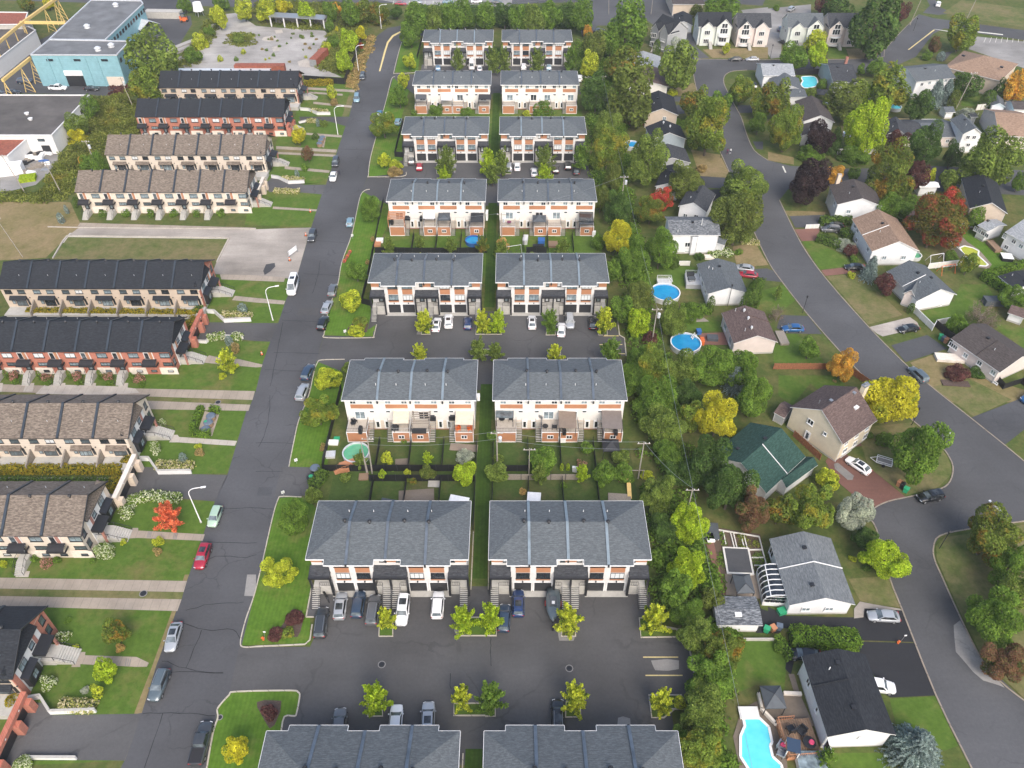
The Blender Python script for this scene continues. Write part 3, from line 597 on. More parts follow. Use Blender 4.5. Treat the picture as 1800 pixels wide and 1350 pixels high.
  for u in(5.85,7.55,17.5,19.15):door(rt,X(u),yk+.07,.35,PI,.9,2.05,'white_paint','glass_dark','rear_door',(.35,1.75))
  cap=MB()
  for(a,b,s0)in((.6,4.25,4.8),(8.95,12.1,8.4),(12.35,15.6,16.15),(20.35,23.7,19.8)):
   dk=MB();dk.box(X(b),X(a),yk+.1,yk+3.25,0.02,2.5);o=dk.bd('deck_base','panel_orange',rt)
   tr=MB();x0,x1,y1=X(b)-.05,X(a)+.05,yk+3.33
   tr.box(x0,x1,yk+.1,y1,2.503,2.62);tr.box(x0,x0+.12,y1-.07,y1+.02,0,2.5);tr.box(x1-.12,x1,y1-.07,y1+.02,0,2.5);tr.box(x0+.121,x1-.121,y1-.07,y1+.015,0,.12)
   tr.bd('deck_trim','white_paint',rt);fl=MB();fl.box(x0+.1,x1-.1,yk+.1,y1-.1,2.624,2.65);fl.bd('deck_floor','deck_fibre',rt)
   if a>2:wdw(rt,(x0+x1)/2,yk+3.28,1.35,PI,1.15,.9,1,'white_paint','glass_dark',False,.12,'basement_window')
   rM([(x0+.05,yk+.3,2.65),(x0+.05,y1-.1,2.65),(x1-.05,y1-.1,2.65),(x1-.05,yk+.3,2.65)],.95,.28,.016).bd('railing','metal_black' if(a+cx)%2>.8 else 'metal_pale',rt)
   st=sM(1.05,2.9,2.5,12,solid=False);st.bd('stairs','concrete',rt,(X(s0),yk+.55,0),PI)
   rl=MB()
   for sx in(-.53,.53):rl.bar((sx,0,3.4),(sx,-2.9,1.0),.05,.04);rl.bar((sx,0,2.3),(sx,-2.95,0),.05,.14);rl.bar((sx,-2.85,0),(sx,-2.85,1.),.05,0)
   rl.bd('handrail','metal_black',rt,(X(s0),yk+.55,0),PI);ld=MB();ld.box(X(s0)-.55,X(s0)+.55,yk+.06,yk+.55,2.4,2.5);ld.bd('landing','deck_fibre',rt)
 return rt
# ---------------- rows on the left: seven attached homes, 43.6 m long
LX0,LX1=-110.6,-67.0
def left_row(cy,back,wall,roof,label,n0=0,brick_end=None,accent='brick_rust'):
 """local x 0..43.6 from the far end to the street end; local -y is the stepped entrance front (back=True: the front faces away)"""
 rt=tg_('townhouse_row',label,'townhouses',(LX0,cy),0,'rows of attached homes left of the street')
 sg=-1 if not back else 1                 # y sign of the entrance front
 Y=lambda y:y*(-sg)                      # y<0 given = entrance side
 rzf=0 if not back else PI;rzb=PI if not back else 0
 L=LX1-LX0;U=L/7;d=5.55;ze,zr=6.2,9.4;x0=n0*U
 sl=(zr-ze)/d
 wm=MB();wm.prism([(x0+.05,-5.2),(L-.8,-5.2),(L-.8,5.2),(x0+.05,5.2)],0,ze-.1);wm.bd('wall',wall if not back else 'siding_beige' if roof=='roof_charcoal' else 'stucco_cream',rt)
 g=MB()
 for X in(x0+.05,L-1.45):g.add([(X-.12,-5.2,ze-.099),(X-.12,5.2,ze-.099),(X-.12,0,zr-.16),(X+.02,-5.2,ze-.099),(X+.02,5.2,ze-.099),(X+.02,0,zr-.16)],[(0,1,2),(3,4,5),(0,1,4,3),(1,2,5,4),(2,0,3,5)])
 g.bd('gable','white_wall' if roof!='roof_charcoal' else 'stucco_cream',rt)
 fe=MB();q0,q1=Y(-5.2),Y(-2.5);zq=zr-.17-2.5*sl;zb0=ze-.099
 fe.add([(L-1.4,q0,zb0),(L-1.4,q1,zb0),(L-1.4,q1,zq),(L-.8,q0,zb0),(L-.8,q1,zb0),(L-.8,q1,zq)],[(0,1,2),(3,4,5),(0,1,4,3),(1,2,5,4),(2,0,3,5)]);fe.bd('gable','brick_red' if(wall=='brick_red' or brick_end)else 'stucco_cream',rt)
 r=MB()
 for s in(-1,1):
  r.add([(x0-.15,s*d,ze),(L,s*d,ze),(L,0,zr),(x0-.15,0,zr),(x0-.15,s*d,ze-.16),(L,s*d,ze-.16),(L,0,zr-.16),(x0-.15,0,zr-.16)],[(0,1,2,3)],0)
  o=len(r.v)-8;
  for q in((4,5,6,7),(0,1,5,4),(1,2,6,5),(0,4,7,3)):r.f.append(tuple(o+i for i in q));r.m.append(1)
 r.bd('roof',[roof,'metal_black'],rt)
 for k in range(n0+1,7):
  x=U*k-.03;p=MB()
  for s in(-1,1):p.bar((x,s*d,ze-.02),(x,0,zr-.02),.42,.27)
  c=p.bd('party_wall_cap','metal_flash_dark',rt)
 rk=MB()
 for s in(-1,1):rk.bar((L-.03,s*(d+.05),ze-.05),(L-.03,0,zr-.05),.12,.13)
 rk.bd('roof_edge','metal_black',rt)
 for k in range(n0,7):
  q=MB();x=U*(k+.55);q.tube((x,.25*sg,zr-.25),(x,.25*sg,zr+.22),.17,.17,8);q.tube((x,.25*sg,zr+.22),(x,.25*sg,zr+.42),.3,.14,8);q.bd('roof_vent','metal_black',rt)
  q=MB();q.tube((x+.5,-sg*2.9,ze+1.2),(x+.5,-sg*2.9,ze+1.85),.05,.05,5);q.bd('vent_pipe','metal_pale',rt)
 red=wall=='brick_red'
 yf=5.2
 for k in range(n0,7):
  xa=U*k;last=k==6
  if not back:      # entrance front towards the camera
   wdw(rt,xa+4.65,-yf-.03,5.0,0,2.0,1.15,1,'metal_black',random.choice(['glass_sky','blind_white','glass_sky']))
   t=MB();t.box(xa+.55,xa+2.35,-yf-.12,-yf-.003,3.0,ze-.18);t.bd('wall_panel','white_wall',rt)
   wdw(rt,xa+1.1,-yf-.14,5.0,0,.75,1.3,0,'metal_black',random.choice(['glass_mid','glass_dark']))
   t=MB();t.box(xa+1.62,xa+2.2,-yf-.16,-yf-.122,3.2,ze-.25);t.bd('wall_panel',accent if not red else 'panel_orange',rt)
   wdw(rt,xa+4.65,-yf-.03,2.75,0,1.9,.8,2,'metal_black',random.choice(['glass_sky','glass_mid']))
   lw=MB();lw.box(xa+2.6,xa+U-.15,-yf-.06,-yf-.003,0,1.75);lw.bd('plinth','stone_trim',rt)
   aw=MB()
   for j in range(6):
    a0,a1=PI*.5*j/6,PI*.5*(j+1)/6;f=lambda a:(-yf-.15-1.25*math.sin(a),3.35+.75*math.cos(a))
    (ya,za),(yb_,zb)=f(a0),f(a1);aw.add([(xa+.2,ya,za),(xa+2.75,ya,za),(xa+2.95,yb_,zb),(xa,yb_,zb)],[(0,1,2,3)])
   aw.box(xa,xa+2.95,-yf-1.42,-yf-1.36,3.05,3.36);aw.box(xa-.02,xa+.03,-yf-1.4,-yf-.1,3.05,3.45);aw.box(xa+2.92,xa+2.97,-yf-1.4,-yf-.1,3.05,3.45);aw.bd('awning','awning_fabric',rt)
   if not last:
    wdw(rt,xa+4.7,-yf-.08,.95,0,1.15,.5,0)
    door(rt,xa+1.5,-yf-.14,1.25,0,1.0,1.95,'metal_black','glass_sky','entrance_door')
    po=MB();po.box(xa+.75,xa+2.3,-yf-1.5,-yf-.125,0,1.2);po.bd('porch','concrete',rt)
    sM(1.5,1.9,1.2,7).bd('stairs','concrete',rt,(xa+1.52,-yf-1.502,0))
    rl=MB()
    for sx in(-.76,.76):rl.bar((sx,0,2.05),(sx,-1.9,.95),.05,.04);rl.bar((sx,-1.88,0),(sx,-1.88,.97),.05,0);rl.bar((sx,.02,1.2),(sx,.02,2.08),.05,0);rl.bar((sx,1.3,2.05),(sx,0,2.05),.05,.04);rl.bar((sx,-.95,.7),(sx,-.95,1.5),.04,0)
    rl.bd('handrail','metal_black',rt,(xa+1.52,-yf-1.502,0))
   else:
    wdw(rt,xa+1.4,-yf-.13,1.0,0,1.1,.45,0);wdw(rt,xa+4.7,-yf-.08,.95,0,1.1,.45,0)
  else:             # garden side towards the camera
   for u in(1.5,4.35):wdw(rt,xa+u,-yf-.03,5.15,0,1.55,.95,1,'metal_black',random.choice(['glass_sky','glass_mid','glass_sky','blind_white','glass_dark']))
   aw=MB();z0=3.55;y0=-yf-.003;aw.add([(xa+1.35,y0-.85,z0),(xa+5.0,y0-.85,z0),(xa+5.0,y0,z0+.55),(xa+1.35,y0,z0+.55),(xa+1.35,y0-.85,z0-.12),(xa+5.0,y0-.85,z0-.12),(xa+5.0,y0,z0-.1),(xa+1.35,y0,z0-.1)],[(0,1,2,3),(4,5,6,7),(0,1,5,4),(1,2,6,5),(0,3,7,4)])
   aw.bd('awning',roof if roof=='roof_charcoal' else 'roof_brown',rt)
   wdw(rt,xa+3.35,-yf-.03,2.35,0,2.3,2.0,2,'metal_black',random.choice(['glass_mid','glass_sky','glass_dark']),False,.1,'patio_door');wdw(rt,xa+1.7,-yf-.03,2.6,0,.7,1.4,0,'metal_black','glass_sky',False);wdw(rt,xa+4.95,-yf-.03,2.5,0,.45,1.7,0,'metal_black','glass_dark',False)
   v=MB();v.tube((xa+5.6,-yf-.12,3.6),(xa+5.6,-yf,3.6),.13,.13,8);v.bd('wall_vent','metal_black',rt)
   pt_=MB();pt_.box(xa+.3,xa+U-.25,-yf-3.0,-yf-.01,0,1.1);pt_.bd('patio','concrete',rt)
   if k<6:
    s=MB();x=xa+U;s.add([(x-.12,-yf-.01,0),(x+.12,-yf-.01,0),(x+.12,-yf-3.0,0),(x-.12,-yf-3.0,0),(x-.12,-yf-.01,3.1),(x+.12,-yf-.01,3.1),(x+.12,-yf-3.0,1.9),(x-.12,-yf-3.0,1.9)],[(4,5,6,7),(0,3,7,4),(1,5,6,2),(2,3,7,6)]);s.bd('privacy_wall','wood_grey',rt)
 # street end: main end wall windows, side wing with its own roof, bay and entrance
 ex=L-.8
 for(yy,zz)in((-4.0,4.9),(-4.0,2.4)):wdw(rt,ex+.03,Y(yy),zz,PI/2,1.05,1.55,0,'metal_black','glass_mid')
 if roof!='x':
  em='brick_red' if(red or brick_end)else 'stucco_cream'
  e=MB();ya,yb_=Y(-5.19),Y(-2.55);e.box(ex+.001,ex+.02,min(ya,yb_),max(ya,yb_),0,ze-.2);e.bd('end_wall',em,rt)
 w0,w1=-2.5,5.18;wx=ex+.15;a,b=sorted((Y(w0),Y(w1)))
 s=MB();s.box(ex+.003,wx,a,b,0,5.75);s.bd('side_wing','white_wall',rt)
 rf=MB();rf.add([(wx+.25,a,5.85),(wx+.25,b,5.85),(ex-.6,b,7.1),(ex-.6,a,7.1),(wx+.25,a,5.7),(wx+.25,b,5.7),(ex-.6,b,6.11),(ex-.6,a,6.11)],[(0,1,2,3)],0)
 o=len(rf.v)-8
 for q in((4,5,6,7),(0,1,5,4),(1,2,6,5),(0,3,7,4)):rf.f.append(tuple(o+i for i in q));rf.m.append(1)
 rf.bd('wing_roof',[roof,'metal_black'],rt)
 st=MB();a2,b2=sorted((Y(4.3),Y(5.2)));st.box(wx-.1,wx+.06,a2,b2,0,5.4);st.bd('corner_strip','brick_red' if(red or brick_end)else 'brick_cream',rt)
 wdw(rt,wx+.03,Y(2.6),4.6,PI/2,1.7,1.3,1,'metal_black','glass_sky');wdw(rt,wx+.03,Y(-.2),4.75,PI/2,1.1,.9,0,'metal_black','glass_sky')
 p=MB();a3,b3=sorted((Y(-1.55),Y(-.95)));p.box(wx+.002,wx+.05,a3,b3,3.3,5.5);p.bd('wall_panel',accent,rt)
 bx=MB();a4,b4=sorted((Y(1.2),Y(4.0)));bx.box(wx+.003,wx+.75,a4,b4,.9,3.3);bx.add([(wx+1.0,a4-.15,3.31),(wx+1.0,b4+.15,3.31),(wx+.003,b4+.15,3.85),(wx+.003,a4-.15,3.85),(wx+1.0,a4-.15,3.302),(wx+1.0,b4+.15,3.302),(wx+.003,b4+.15,3.302),(wx+.003,a4-.15,3.302)],[(0,1,2,3),(4,5,6,7),(0,1,5,4),(1,2,6,5),(0,3,7,4)]);bx.bd('bay','metal_black',rt)
 wdw(rt,wx+.78,Y(2.6),2.1,PI/2,1.2,1.3,1,'metal_black','glass_sky')
 cn=MB();a5,b5=sorted((Y(-2.6),Y(.6)));cn.add([(wx+1.7,a5,3.3),(wx+1.7,b5,3.3),(wx+.003,b5,3.75),(wx+.003,a5,3.75),(wx+1.7,a5,3.05),(wx+1.7,b5,3.05),(wx+.003,b5,3.05),(wx+.003,a5,3.05)],[(0,1,2,3),(4,5,6,7),(0,1,5,4),(1,2,6,5),(0,3,7,4)]);cn.bd('canopy','metal_black',rt)
 br=MB();br.bar((wx+1.5,Y(-2.3),0),(wx+1.5,Y(-2.3),3.04),.35,0);br.bd('column','brick_rust',rt)
 po=MB();a6,b6=sorted((Y(-2.3),Y(.3)));po.box(wx+.003,wx+2.0,a6,b6,0,1.25);po.bd('porch','concrete',rt)
 door(rt,wx+.02,Y(-1.0),1.27,PI/2,1.0,1.8,'metal_black','glass_sky','entrance_door')
 sd_=sM(2.4,2.6,1.25,8);sd_.bd('stairs','concrete',rt,(wx+2.0,Y(-1.0),0),PI/2)
 rl=MB()
 for sx in(-1.22,1.22):rl.bar((sx,0,2.1),(sx,-2.6,.9),.06,.05);rl.bar((sx,1.9,2.1),(sx,0,2.1),.06,.05);rl.bar((sx,-2.55,0),(sx,-2.55,.95),.06,0);rl.bar((sx,0,1.2),(sx,0,2.1),.06,0);rl.bar((sx,-1.3,.5),(sx,-1.3,1.5),.05,0)
 rl.bd('handrail','metal_black',rt,(wx+2.0,Y(-1.0),0),PI/2)
 return rt
# ---------------- detached houses from surveyed roof corners
def frame(a,b,c):
 a,b,c=Vector(a),Vector(b),Vector(c);ux=(c-a);ux.z=0;L=ux.length;ux.normalize();uy=Vector((-ux.y,ux.x,0));wv=(a-b);W=abs(wv.dot(uy));s=1 if wv.dot(uy)>0 else-1
 ctr=a+ux*L/2-uy*s*W/2;ctr.z=0
 return ctr,math.atan2(ux.y,ux.x),L,W,s
def vO(rt,ctr,rz,L,W,ze,rise,wall,roof,ov=.4,hip=0,z0=0,trim='white_paint',gable=None,base='concrete',caps=True):
 """one gabled (or hipped) block: L,W are roof outline sizes; parts go under root"""
 loc=Vector((ctr.x-rt.location.x,ctr.y-rt.location.y,0));l,w=L/2,W/2;wl,ww=l-ov,w-ov;sl=rise/w;zt=ze
 m=MB();m.prism([(-wl,-ww),(wl,-ww),(wl,ww),(-wl,ww)],z0+.45 if base else z0,zt)
 if not hip:
  zp=zt+(rise-.14)*(ww/w)
  for X in(-wl,wl):m.add([(X-.08,-ww,zt),(X-.08,ww,zt),(X-.08,0,zp),(X+.08,-ww,zt),(X+.08,ww,zt),(X+.08,0,zp)],[(0,1,2),(3,4,5),(0,2,5,3),(1,4,5,2)])
 m.bd('wall',wall,rt,loc,rz)
 if base:
  for sx,sy in((-1,-1),(-1,1),(1,1)):dp=MB();dp.box(sx*wl-.05-.12*sx,sx*wl+.05-.12*sx,sy*(ww+.05)-.05,sy*(ww+.05)+.05,z0+.1,zt-.05);dp.bd('downpipe','metal_pale',rt,loc,rz)
  b=MB();b.prism([(-wl+.05,-ww+.05),(wl-.05,-ww+.05),(wl-.05,ww-.05),(-wl+.05,ww-.05)],z0,z0+.45);b.bd('foundation',base,rt,loc,rz)
 r=MB();hx=min(w*hip,l*.98)if hip else 0;t=.14
 P=[(-l,-w,ze),(l,-w,ze),(l,w,ze),(-l,w,ze),(-l+hx,0,ze+rise),(l-hx,0,ze+rise)]
 r.add(P,[(0,1,5,4),(2,3,4,5)]+([(1,2,5),(3,0,4)]if hip else[]),0)
 lo=[(x,y,z-t)for x,y,z in P];o=len(r.v);r.v+=lo
 r.f+=[(o,o+4,o+5,o+1),(o+2,o+5,o+4,o+3)];r.m+=[1,1]
 if hip:r.f+=[(o+1,o+5,o+2),(o+3,o+4,o)];r.m+=[1,1];E=[(0,1),(1,2),(2,3),(3,0)]
 else:E=[(0,1),(1,5),(5,2),(2,3),(3,4),(4,0)]
 for i,j in E:r.f.append((i,j,o+j,o+i));r.m.append(1)
 ro=r.bd('roof',[roof,trim],rt,loc,rz)
 return dict(loc=loc,rz=rz,l=l,w=w,wl=wl,ww=ww,ze=ze,rise=rise,roof=ro,**{'root':rt})
def hS(label,a,b,c,ze,rise,wall,roof,name='house',cat='house',group=None,**k):
 A,B,C_=pt(a,ze),pt(b,ze),pt(c,ze);ctr,rz,L,W,s=frame(A,B,C_)
 rt=tg_(name,label,cat,(ctr.x,ctr.y),0,group);v=vO(rt,ctr,rz,L,W,ze,rise,wall,roof,**k);v['s']=s;return v
def fW(v,face,u,z,w=1.2,h=1.1,bars=1,frame_='white_paint',glass=None,kind='window',sill=True):
 """window or door on a face: n near gable, f far gable, a/b long sides; u measured from the middle"""
 s=v['s'];q=.04;nx={'n':(-v['wl']-q,u,-PI/2),'f':(v['wl']+q,u,PI/2),'a':(u,s*(v['ww']+q),PI if s>0 else 0),'b':(u,-s*(v['ww']+q),0 if s>0 else PI)}[face]
 x,y,r=nx;
 if face in 'nf':x+=(-.08 if face=='n' else .08)
 p=v['loc']+Matrix.Rotation(v['rz'],3,'Z')@Vector((x,y,0))
 if kind=='window':return wdw(v['root'],p.x,p.y,z,v['rz']+r,w,h,bars,frame_,glass or random.choice(['glass_dark','glass_mid','glass_sky']),sill,.11)
 if kind=='door':return door(v['root'],p.x,p.y,z,v['rz']+r,w,h,frame_,'glass_mid')
 if kind=='garage':return garage(v['root'],p.x,p.y,z,v['rz']+r,w,h,frame_)
def rP(v,name,mat,kind,u,t,**k):
 """things on a roof slope: u along ridge, t across (-1..1, + = side a), sits on the slope"""
 y=t*v['w']*v['s'];z=v['ze']+v['rise']*(1-abs(t));m=MB()
 if kind=='vent':m.box(-.25,.25,-.25,.25,-.12,.22);m.box(-.3,.3,-.3,.3,.221,.27)
 elif kind=='pipe':m.tube((0,0,-.15),(0,0,k.get('h',.8)),.07,.07,6)
 elif kind=='turbine':m.tube((0,0,-.2),(0,0,.35),.16,.16,8);m.tube((0,0,.35),(0,0,.7),.3,.2,8)
 elif kind=='skylight':m.box(-.5,.5,-.35,.35,-.2,.16)
 elif kind=='dish':m.tube((0,0,-.1),(0,0,.5),.04,.04,5);m.tube((0,0,.5),(.1,-.12,.62),.32,.34,12)
 p=v['loc']+Matrix.Rotation(v['rz'],3,'Z')@Vector((u,y,0));return m.bd(name,mat,v['root'],(p.x,p.y,z),v['rz'])
def roofline(v,u,mat='white_paint',side=1,drop=.0):      # a step edge across one slope
 m=MB();s=side*v['s'];a=Vector((u,s*v['w'],v['ze']+.02));b=Vector((u,0,v['ze']+v['rise']+.02));m.bar(a,b,.09,.16);m.bd('roof_step',mat,v['root'],v['loc'],v['rz'])
# ---------------- vehicles: local +x is the front, built once per kind
CM={}
SPEC={  # length, half width, belt z, roof z, hood z, [cabin base rear, front, roof rear, front], wheel r, bottom
 'sedan':(4.7,.90,.98,1.43,.88,(-1.95,1.15,-1.25,.35),.33),'hatch':(4.2,.88,1.0,1.50,.95,(-2.0,1.15,-1.65,.40),.32),
 'suv':(4.65,.93,1.12,1.68,1.05,(-2.22,1.1,-1.9,.45),.36),'bigsuv':(5.1,.98,1.2,1.82,1.15,(-2.45,1.25,-2.2,.65),.38),
 'minivan':(5.0,.97,1.12,1.74,1.02,(-2.4,1.65,-2.15,.75),.35),'pickup':(5.8,.98,1.15,1.88,1.15,(-.75,1.45,-.55,.75),.40),
 'van':(5.9,1.0,1.35,2.65,1.25,(-2.9,2.25,-2.88,1.35),.36)}
def loft(mb,st,mi=0,cap=True):
 k=len(st[0]);o=len(mb.v)
 for s in st:mb.v+=s
 for i in range(len(st)-1):
  for j in range(k-1):mb.f.append((o+i*k+j,o+(i+1)*k+j,o+(i+1)*k+j+1,o+i*k+j+1));mb.m.append(mi)
 if cap:mb.f.append(tuple(o+j for j in range(k)));mb.m.append(mi);mb.f.append(tuple(o+(len(st)-1)*k+j for j in range(k)));mb.m.append(mi)
def car_parts(kind):
 if kind in CM:return CM[kind]
 L,hw,zb,zr,zh,(c0,c1,r0,r1),wr=SPEC[kind];h=L/2;P={}
 def sec(x,w,zlo,ztop,cr=.0):return[(x,-w*.86,zlo),(x,-w,zlo+.16),(x,-w*1.0,(zlo+ztop)/2),(x,-w*.97,ztop-.12),(x,-w*.84,ztop-.02),(x,-w*.4,ztop+.03+cr),(x,w*.4,ztop+.03+cr),(x,w*.84,ztop-.02),(x,w*.97,ztop-.12),(x,w,(zlo+ztop)/2),(x,w,zlo+.16),(x,w*.86,zlo)]
 zl=.24;tail=zb-.06 if kind in('sedan',)else zb;b=MB()
 st=[sec(-h,hw*.80,zl+.16,tail-.16),sec(-h+.12,hw*.92,zl+.04,tail-.02),sec(-h+.55,hw*.985,zl,tail),sec(c0+.3,hw,zl,zb),sec(0,hw,zl,zb),sec(c1-.15,hw,zl,zb-.01),sec(c1+.25,hw*.99,zl,zh+.02),sec(h-.55,hw*.95,zl,zh-.08),sec(h-.2,hw*.86,zl+.03,zh-.17),sec(h,hw*.66,zl+.12,zh-.30)]
 loft(b,st)
 if kind=='pickup':pass
 P['body']=b.mesh('body','paint_white');P['body'].polygons.foreach_set('use_smooth',[True]*len(P['body'].polygons))
 tw=hw*.70;bw=hw*.90;z0=zb-.03
 B=[(c0,-bw,z0),(c1,-bw,z0-.02),(c1,bw,z0-.02),(c0,bw,z0)];T=[(r0,-tw,zr-.05),(r1,-tw,zr-.05),(r1,tw,zr-.05),(r0,tw,zr-.05)]
 def q(n,ps,mi='glass_car'):m=MB();m.poly(ps);P[n]=m.mesh(n,mi)
 cab=MB();cab.add(B+T,[(0,1,5,4),(1,2,6,5),(2,3,7,6),(3,0,4,7)]);P['cabin_frame']=cab.mesh('cabin_frame','paint_white')
 def inset(ps,f,off):
  ps=[Vector(p)for p in ps];c=sum(ps,Vector())/4;n=(ps[1]-ps[0]).cross(ps[2]-ps[1]).normalized();
  if n.dot(c-Vector((0,0,z0)))<0:n=-n
  return[c+(p-c)*f+n*off for p in ps]
 q('windscreen',inset([B[1],B[2],T[2],T[1]],.93,.012),'glass_screen_sky');q('rear_window',inset([B[3],B[0],T[0],T[3]],.86,.012),'glass_screen_sky')
 q('side_window',inset([B[0],B[1],T[1],T[0]],.86,.012));P['side_window2']=None;q('side_window2',inset([B[2],B[3],T[3],T[2]],.86,.012))
 P['side_window2'].name='side_window'
 rf=MB();e=.07
 loft(rf,[[(x,-tw*w_,z),(x,-tw*.5*w_,z+.045),(x,tw*.5*w_,z+.045),(x,tw*w_,z),(x,tw*.8*w_,z-.05),(x,-tw*.8*w_,z-.05),(x,-tw*w_,z)]for x,z,w_ in((r0-e,zr-.07,.94),(r0+.25,zr-.015,1.03),((r0+r1)/2,zr,1.05),(r1-.2,zr-.015,1.03),(r1+e,zr-.06,.94))])
 P['roof']=rf.mesh('roof','paint_white')
 w=MB();w.tube((0,-.11,0),(0,.11,0),wr,wr,14,0);w.tube((0,.105,0),(0,.122,0),wr*.62,wr*.58,10,1);w.tube((0,-.122,0),(0,-.105,0),wr*.58,wr*.62,10,1);P['wheel']=w.mesh('wheel',['rubber','metal_grey'])
 a=MB();a.box(-.10,.10,-.19,.19,-.07,.07);P['headlight']=a.mesh('headlight','lamp_clear');a=MB();a.box(-.06,.06,-.20,.20,-.08,.08);P['taillight']=a.mesh('taillight','lamp_red')
 a=MB();a.box(-.07,.08,-.09,.09,-.06,.07);P['mirror']=a.mesh('mirror','paint_white')
 a=MB();a.box(-.03,.03,-hw*.55,hw*.55,-.07,.05);P['grille']=a.mesh('grille','metal_black')
 a=MB();a.box(-.5,.5,-tw*.72,tw*.72,0,.02);P['sunroof']=a.mesh('sunroof','glass_car')
 a=MB()
 a.bar((r0+.2,0,zr+.04),(r1-.2,0,zr+.04),.045,.05)
 P['roof_rack']=a.mesh('roof_rack','metal_grey')
 if kind=='pickup':
  a=MB();a.box(-h+.14,c0-.12,-hw*.80,hw*.80,zb+.02,zb+.06);P['bed_cover']=a.mesh('bed_cover','awning_fabric')
  a=MB();
  for s in(-1,1):a.box(-h+.1,c0-.1,s*hw*.90-.07,s*hw*.90+.07,zb-.05,zb+.09)
  a.box(-h+.06,-h+.16,-hw*.85,hw*.85,zb-.05,zb+.09);P['bed_rail']=a.mesh('bed_rail','paint_white')
 CM[kind]=P;return P
def car(label,s,kind,paint,extras='',flip=False,group='cars and vans parked outdoors',name=None,cat=None):
 """s: rear mark then front mark, read at bonnet height"""
 a,b=pts(s,.75);
 if flip:a,b=b,a
 m=(a+b)/2;d=b-a;rz=math.atan2(d.y,d.x);P=car_parts(kind);L,hw,zb,zr,zh,(c0,c1,r0,r1),wr=SPEC[kind];h=L/2
 nm=name or{'pickup':'pickup_truck','van':'van','minivan':'minivan','suv':'parked_car','bigsuv':'parked_car'}.get(kind,'parked_car')
 rt=tg_(nm,label,cat or{'pickup':'pickup truck','van':'van','minivan':'minivan'}.get(kind,'car'),(m.x,m.y,.012),rz,group);pc='paint_'+paint
 inst(P['body'],'body',rt,mat=pc)
 for k in('cabin_frame','roof'):inst(P[k],k,rt,mat='metal_black' if(k=='roof' and 'k' in extras)else pc)
 for k,n in(('windscreen','windscreen'),('rear_window','rear_window'),('side_window','side_window'),('side_window2','side_window')):inst(P[k],n,rt)
 for sx in(-h+.95,h-.9):
  for sy in(-1,1):inst(P['wheel'],'wheel',rt,(sx,sy*(hw-.10),wr))
 for sy in(-1,1):
  inst(P['headlight'],'headlight',rt,(h-.17,sy*hw*.62,zh-.30),sy*.35);inst(P['taillight'],'taillight',rt,(-h+.07,sy*hw*.68,zb-.20));inst(P['mirror'],'mirror',rt,(c1-.35,sy*(hw+.08),zb+.02),mat=pc)
 inst(P['grille'],'grille',rt,(h-.03,0,.5))
 if 's' in extras:inst(P['sunroof'],'sunroof',rt,((r0+r1)/2+.1,0,zr+.05))
 if 'p' in extras:inst(P['sunroof'],'sunroof',rt,((r0+r1)/2,0,zr+.05),0,(1.1,1.1,1))
 if 'r' in extras:[inst(P['roof_rack'],'roof_rack',rt,(0,sy*hw*.6,0))for sy in(-1,1)]
 if kind=='pickup':inst(P['bed_cover'],'bed_cover',rt);inst(P['bed_rail'],'bed_rail',rt,mat=pc)
 return rt
# ---------------- small builders
def pole(label,foot,top_z=10,arms=((.0,),),transformer=False,lean=(0,0),cat='utility pole',r=.14):
 p=pt(foot)if isinstance(foot,str)else Vector(foot);rt=tg_('utility_pole',label,cat,(p.x,p.y),0,'wooden utility poles')
 m=MB();m.tube((0,0,0),(lean[0],lean[1],top_z),r,r*.65,8);m.bd('mast','pole_wood',rt)
 m=MB();m.bar((lean[0]-1.1,lean[1],top_z-.5),(lean[0]+1.1,lean[1],top_z-.5),.1,.12);m.bd('crossarm','pole_wood',rt)
 for s in(-.9,0.3,.9):
  m=MB();m.tube((lean[0]+s,lean[1],top_z-.38),(lean[0]+s,lean[1],top_z-.1),.06,.04,6);m.bd('insulator','white_paint',rt)
 if transformer:m=MB();m.tube((lean[0]+.55,lean[1],top_z-2.4),(lean[0]+.55,lean[1],top_z-1.4),.32,.32,12);m.tube((lean[0]+.55,lean[1],top_z-1.4),(lean[0]+.55,lean[1],top_z-1.28),.34,.2,12);m.bd('transformer','metal_pale',rt)
 return rt,Vector((p.x+lean[0],p.y+lean[1],top_z))
def wire(label,a,b,sag=.8,r=.022,name='overhead_wire'):
 a,b=Vector(a),Vector(b);m=MB();N=14;P=[]
 for i in range(N+1):t=i/N;q=a.lerp(b,t);q.z-=sag*4*t*(1-t);P.append(q-a)
 for p,q in zip(P,P[1:]):m.tube(p,q,r,r,4)
 o=m.bd(name,'metal_grey',None,a);return tag(o,label,'cable','overhead wires')
def slp(label,foot,arm_to,h=8.6,mat='lamp_white',group='white curved street lamps'):
 """arm_to: unit direction of the arm in plan"""
 p=pt(foot)if isinstance(foot,str)else Vector(foot);rt=tg_('street_lamp',label,'street lamp',(p.x,p.y),math.atan2(arm_to[1],arm_to[0]),group)
 m=MB();m.tube((0,0,0),(0,0,h-1.2),.11,.075,10);m.bd('post',mat,rt);m=MB();m.tube((0,0,0),(0,0,.25),.2,.18,10);m.bd('base','concrete',rt)
 m=MB();P=[Vector((0,0,h-1.2))]+[Vector((1.2*(1-math.cos(t)),0,h-1.2+1.2*math.sin(t)))for t in(.4,.8,1.2,PI/2)]+[Vector((2.2,0,h+.02))]
 for a,b in zip(P,P[1:]):m.tube(a,b,.065,.06,8)
 m.bd('arm',mat,rt);m=MB();m.box(2.15,2.95,-.14,.14,h-.05,h+.08);m.bd('lamp_head',mat,rt);return rt
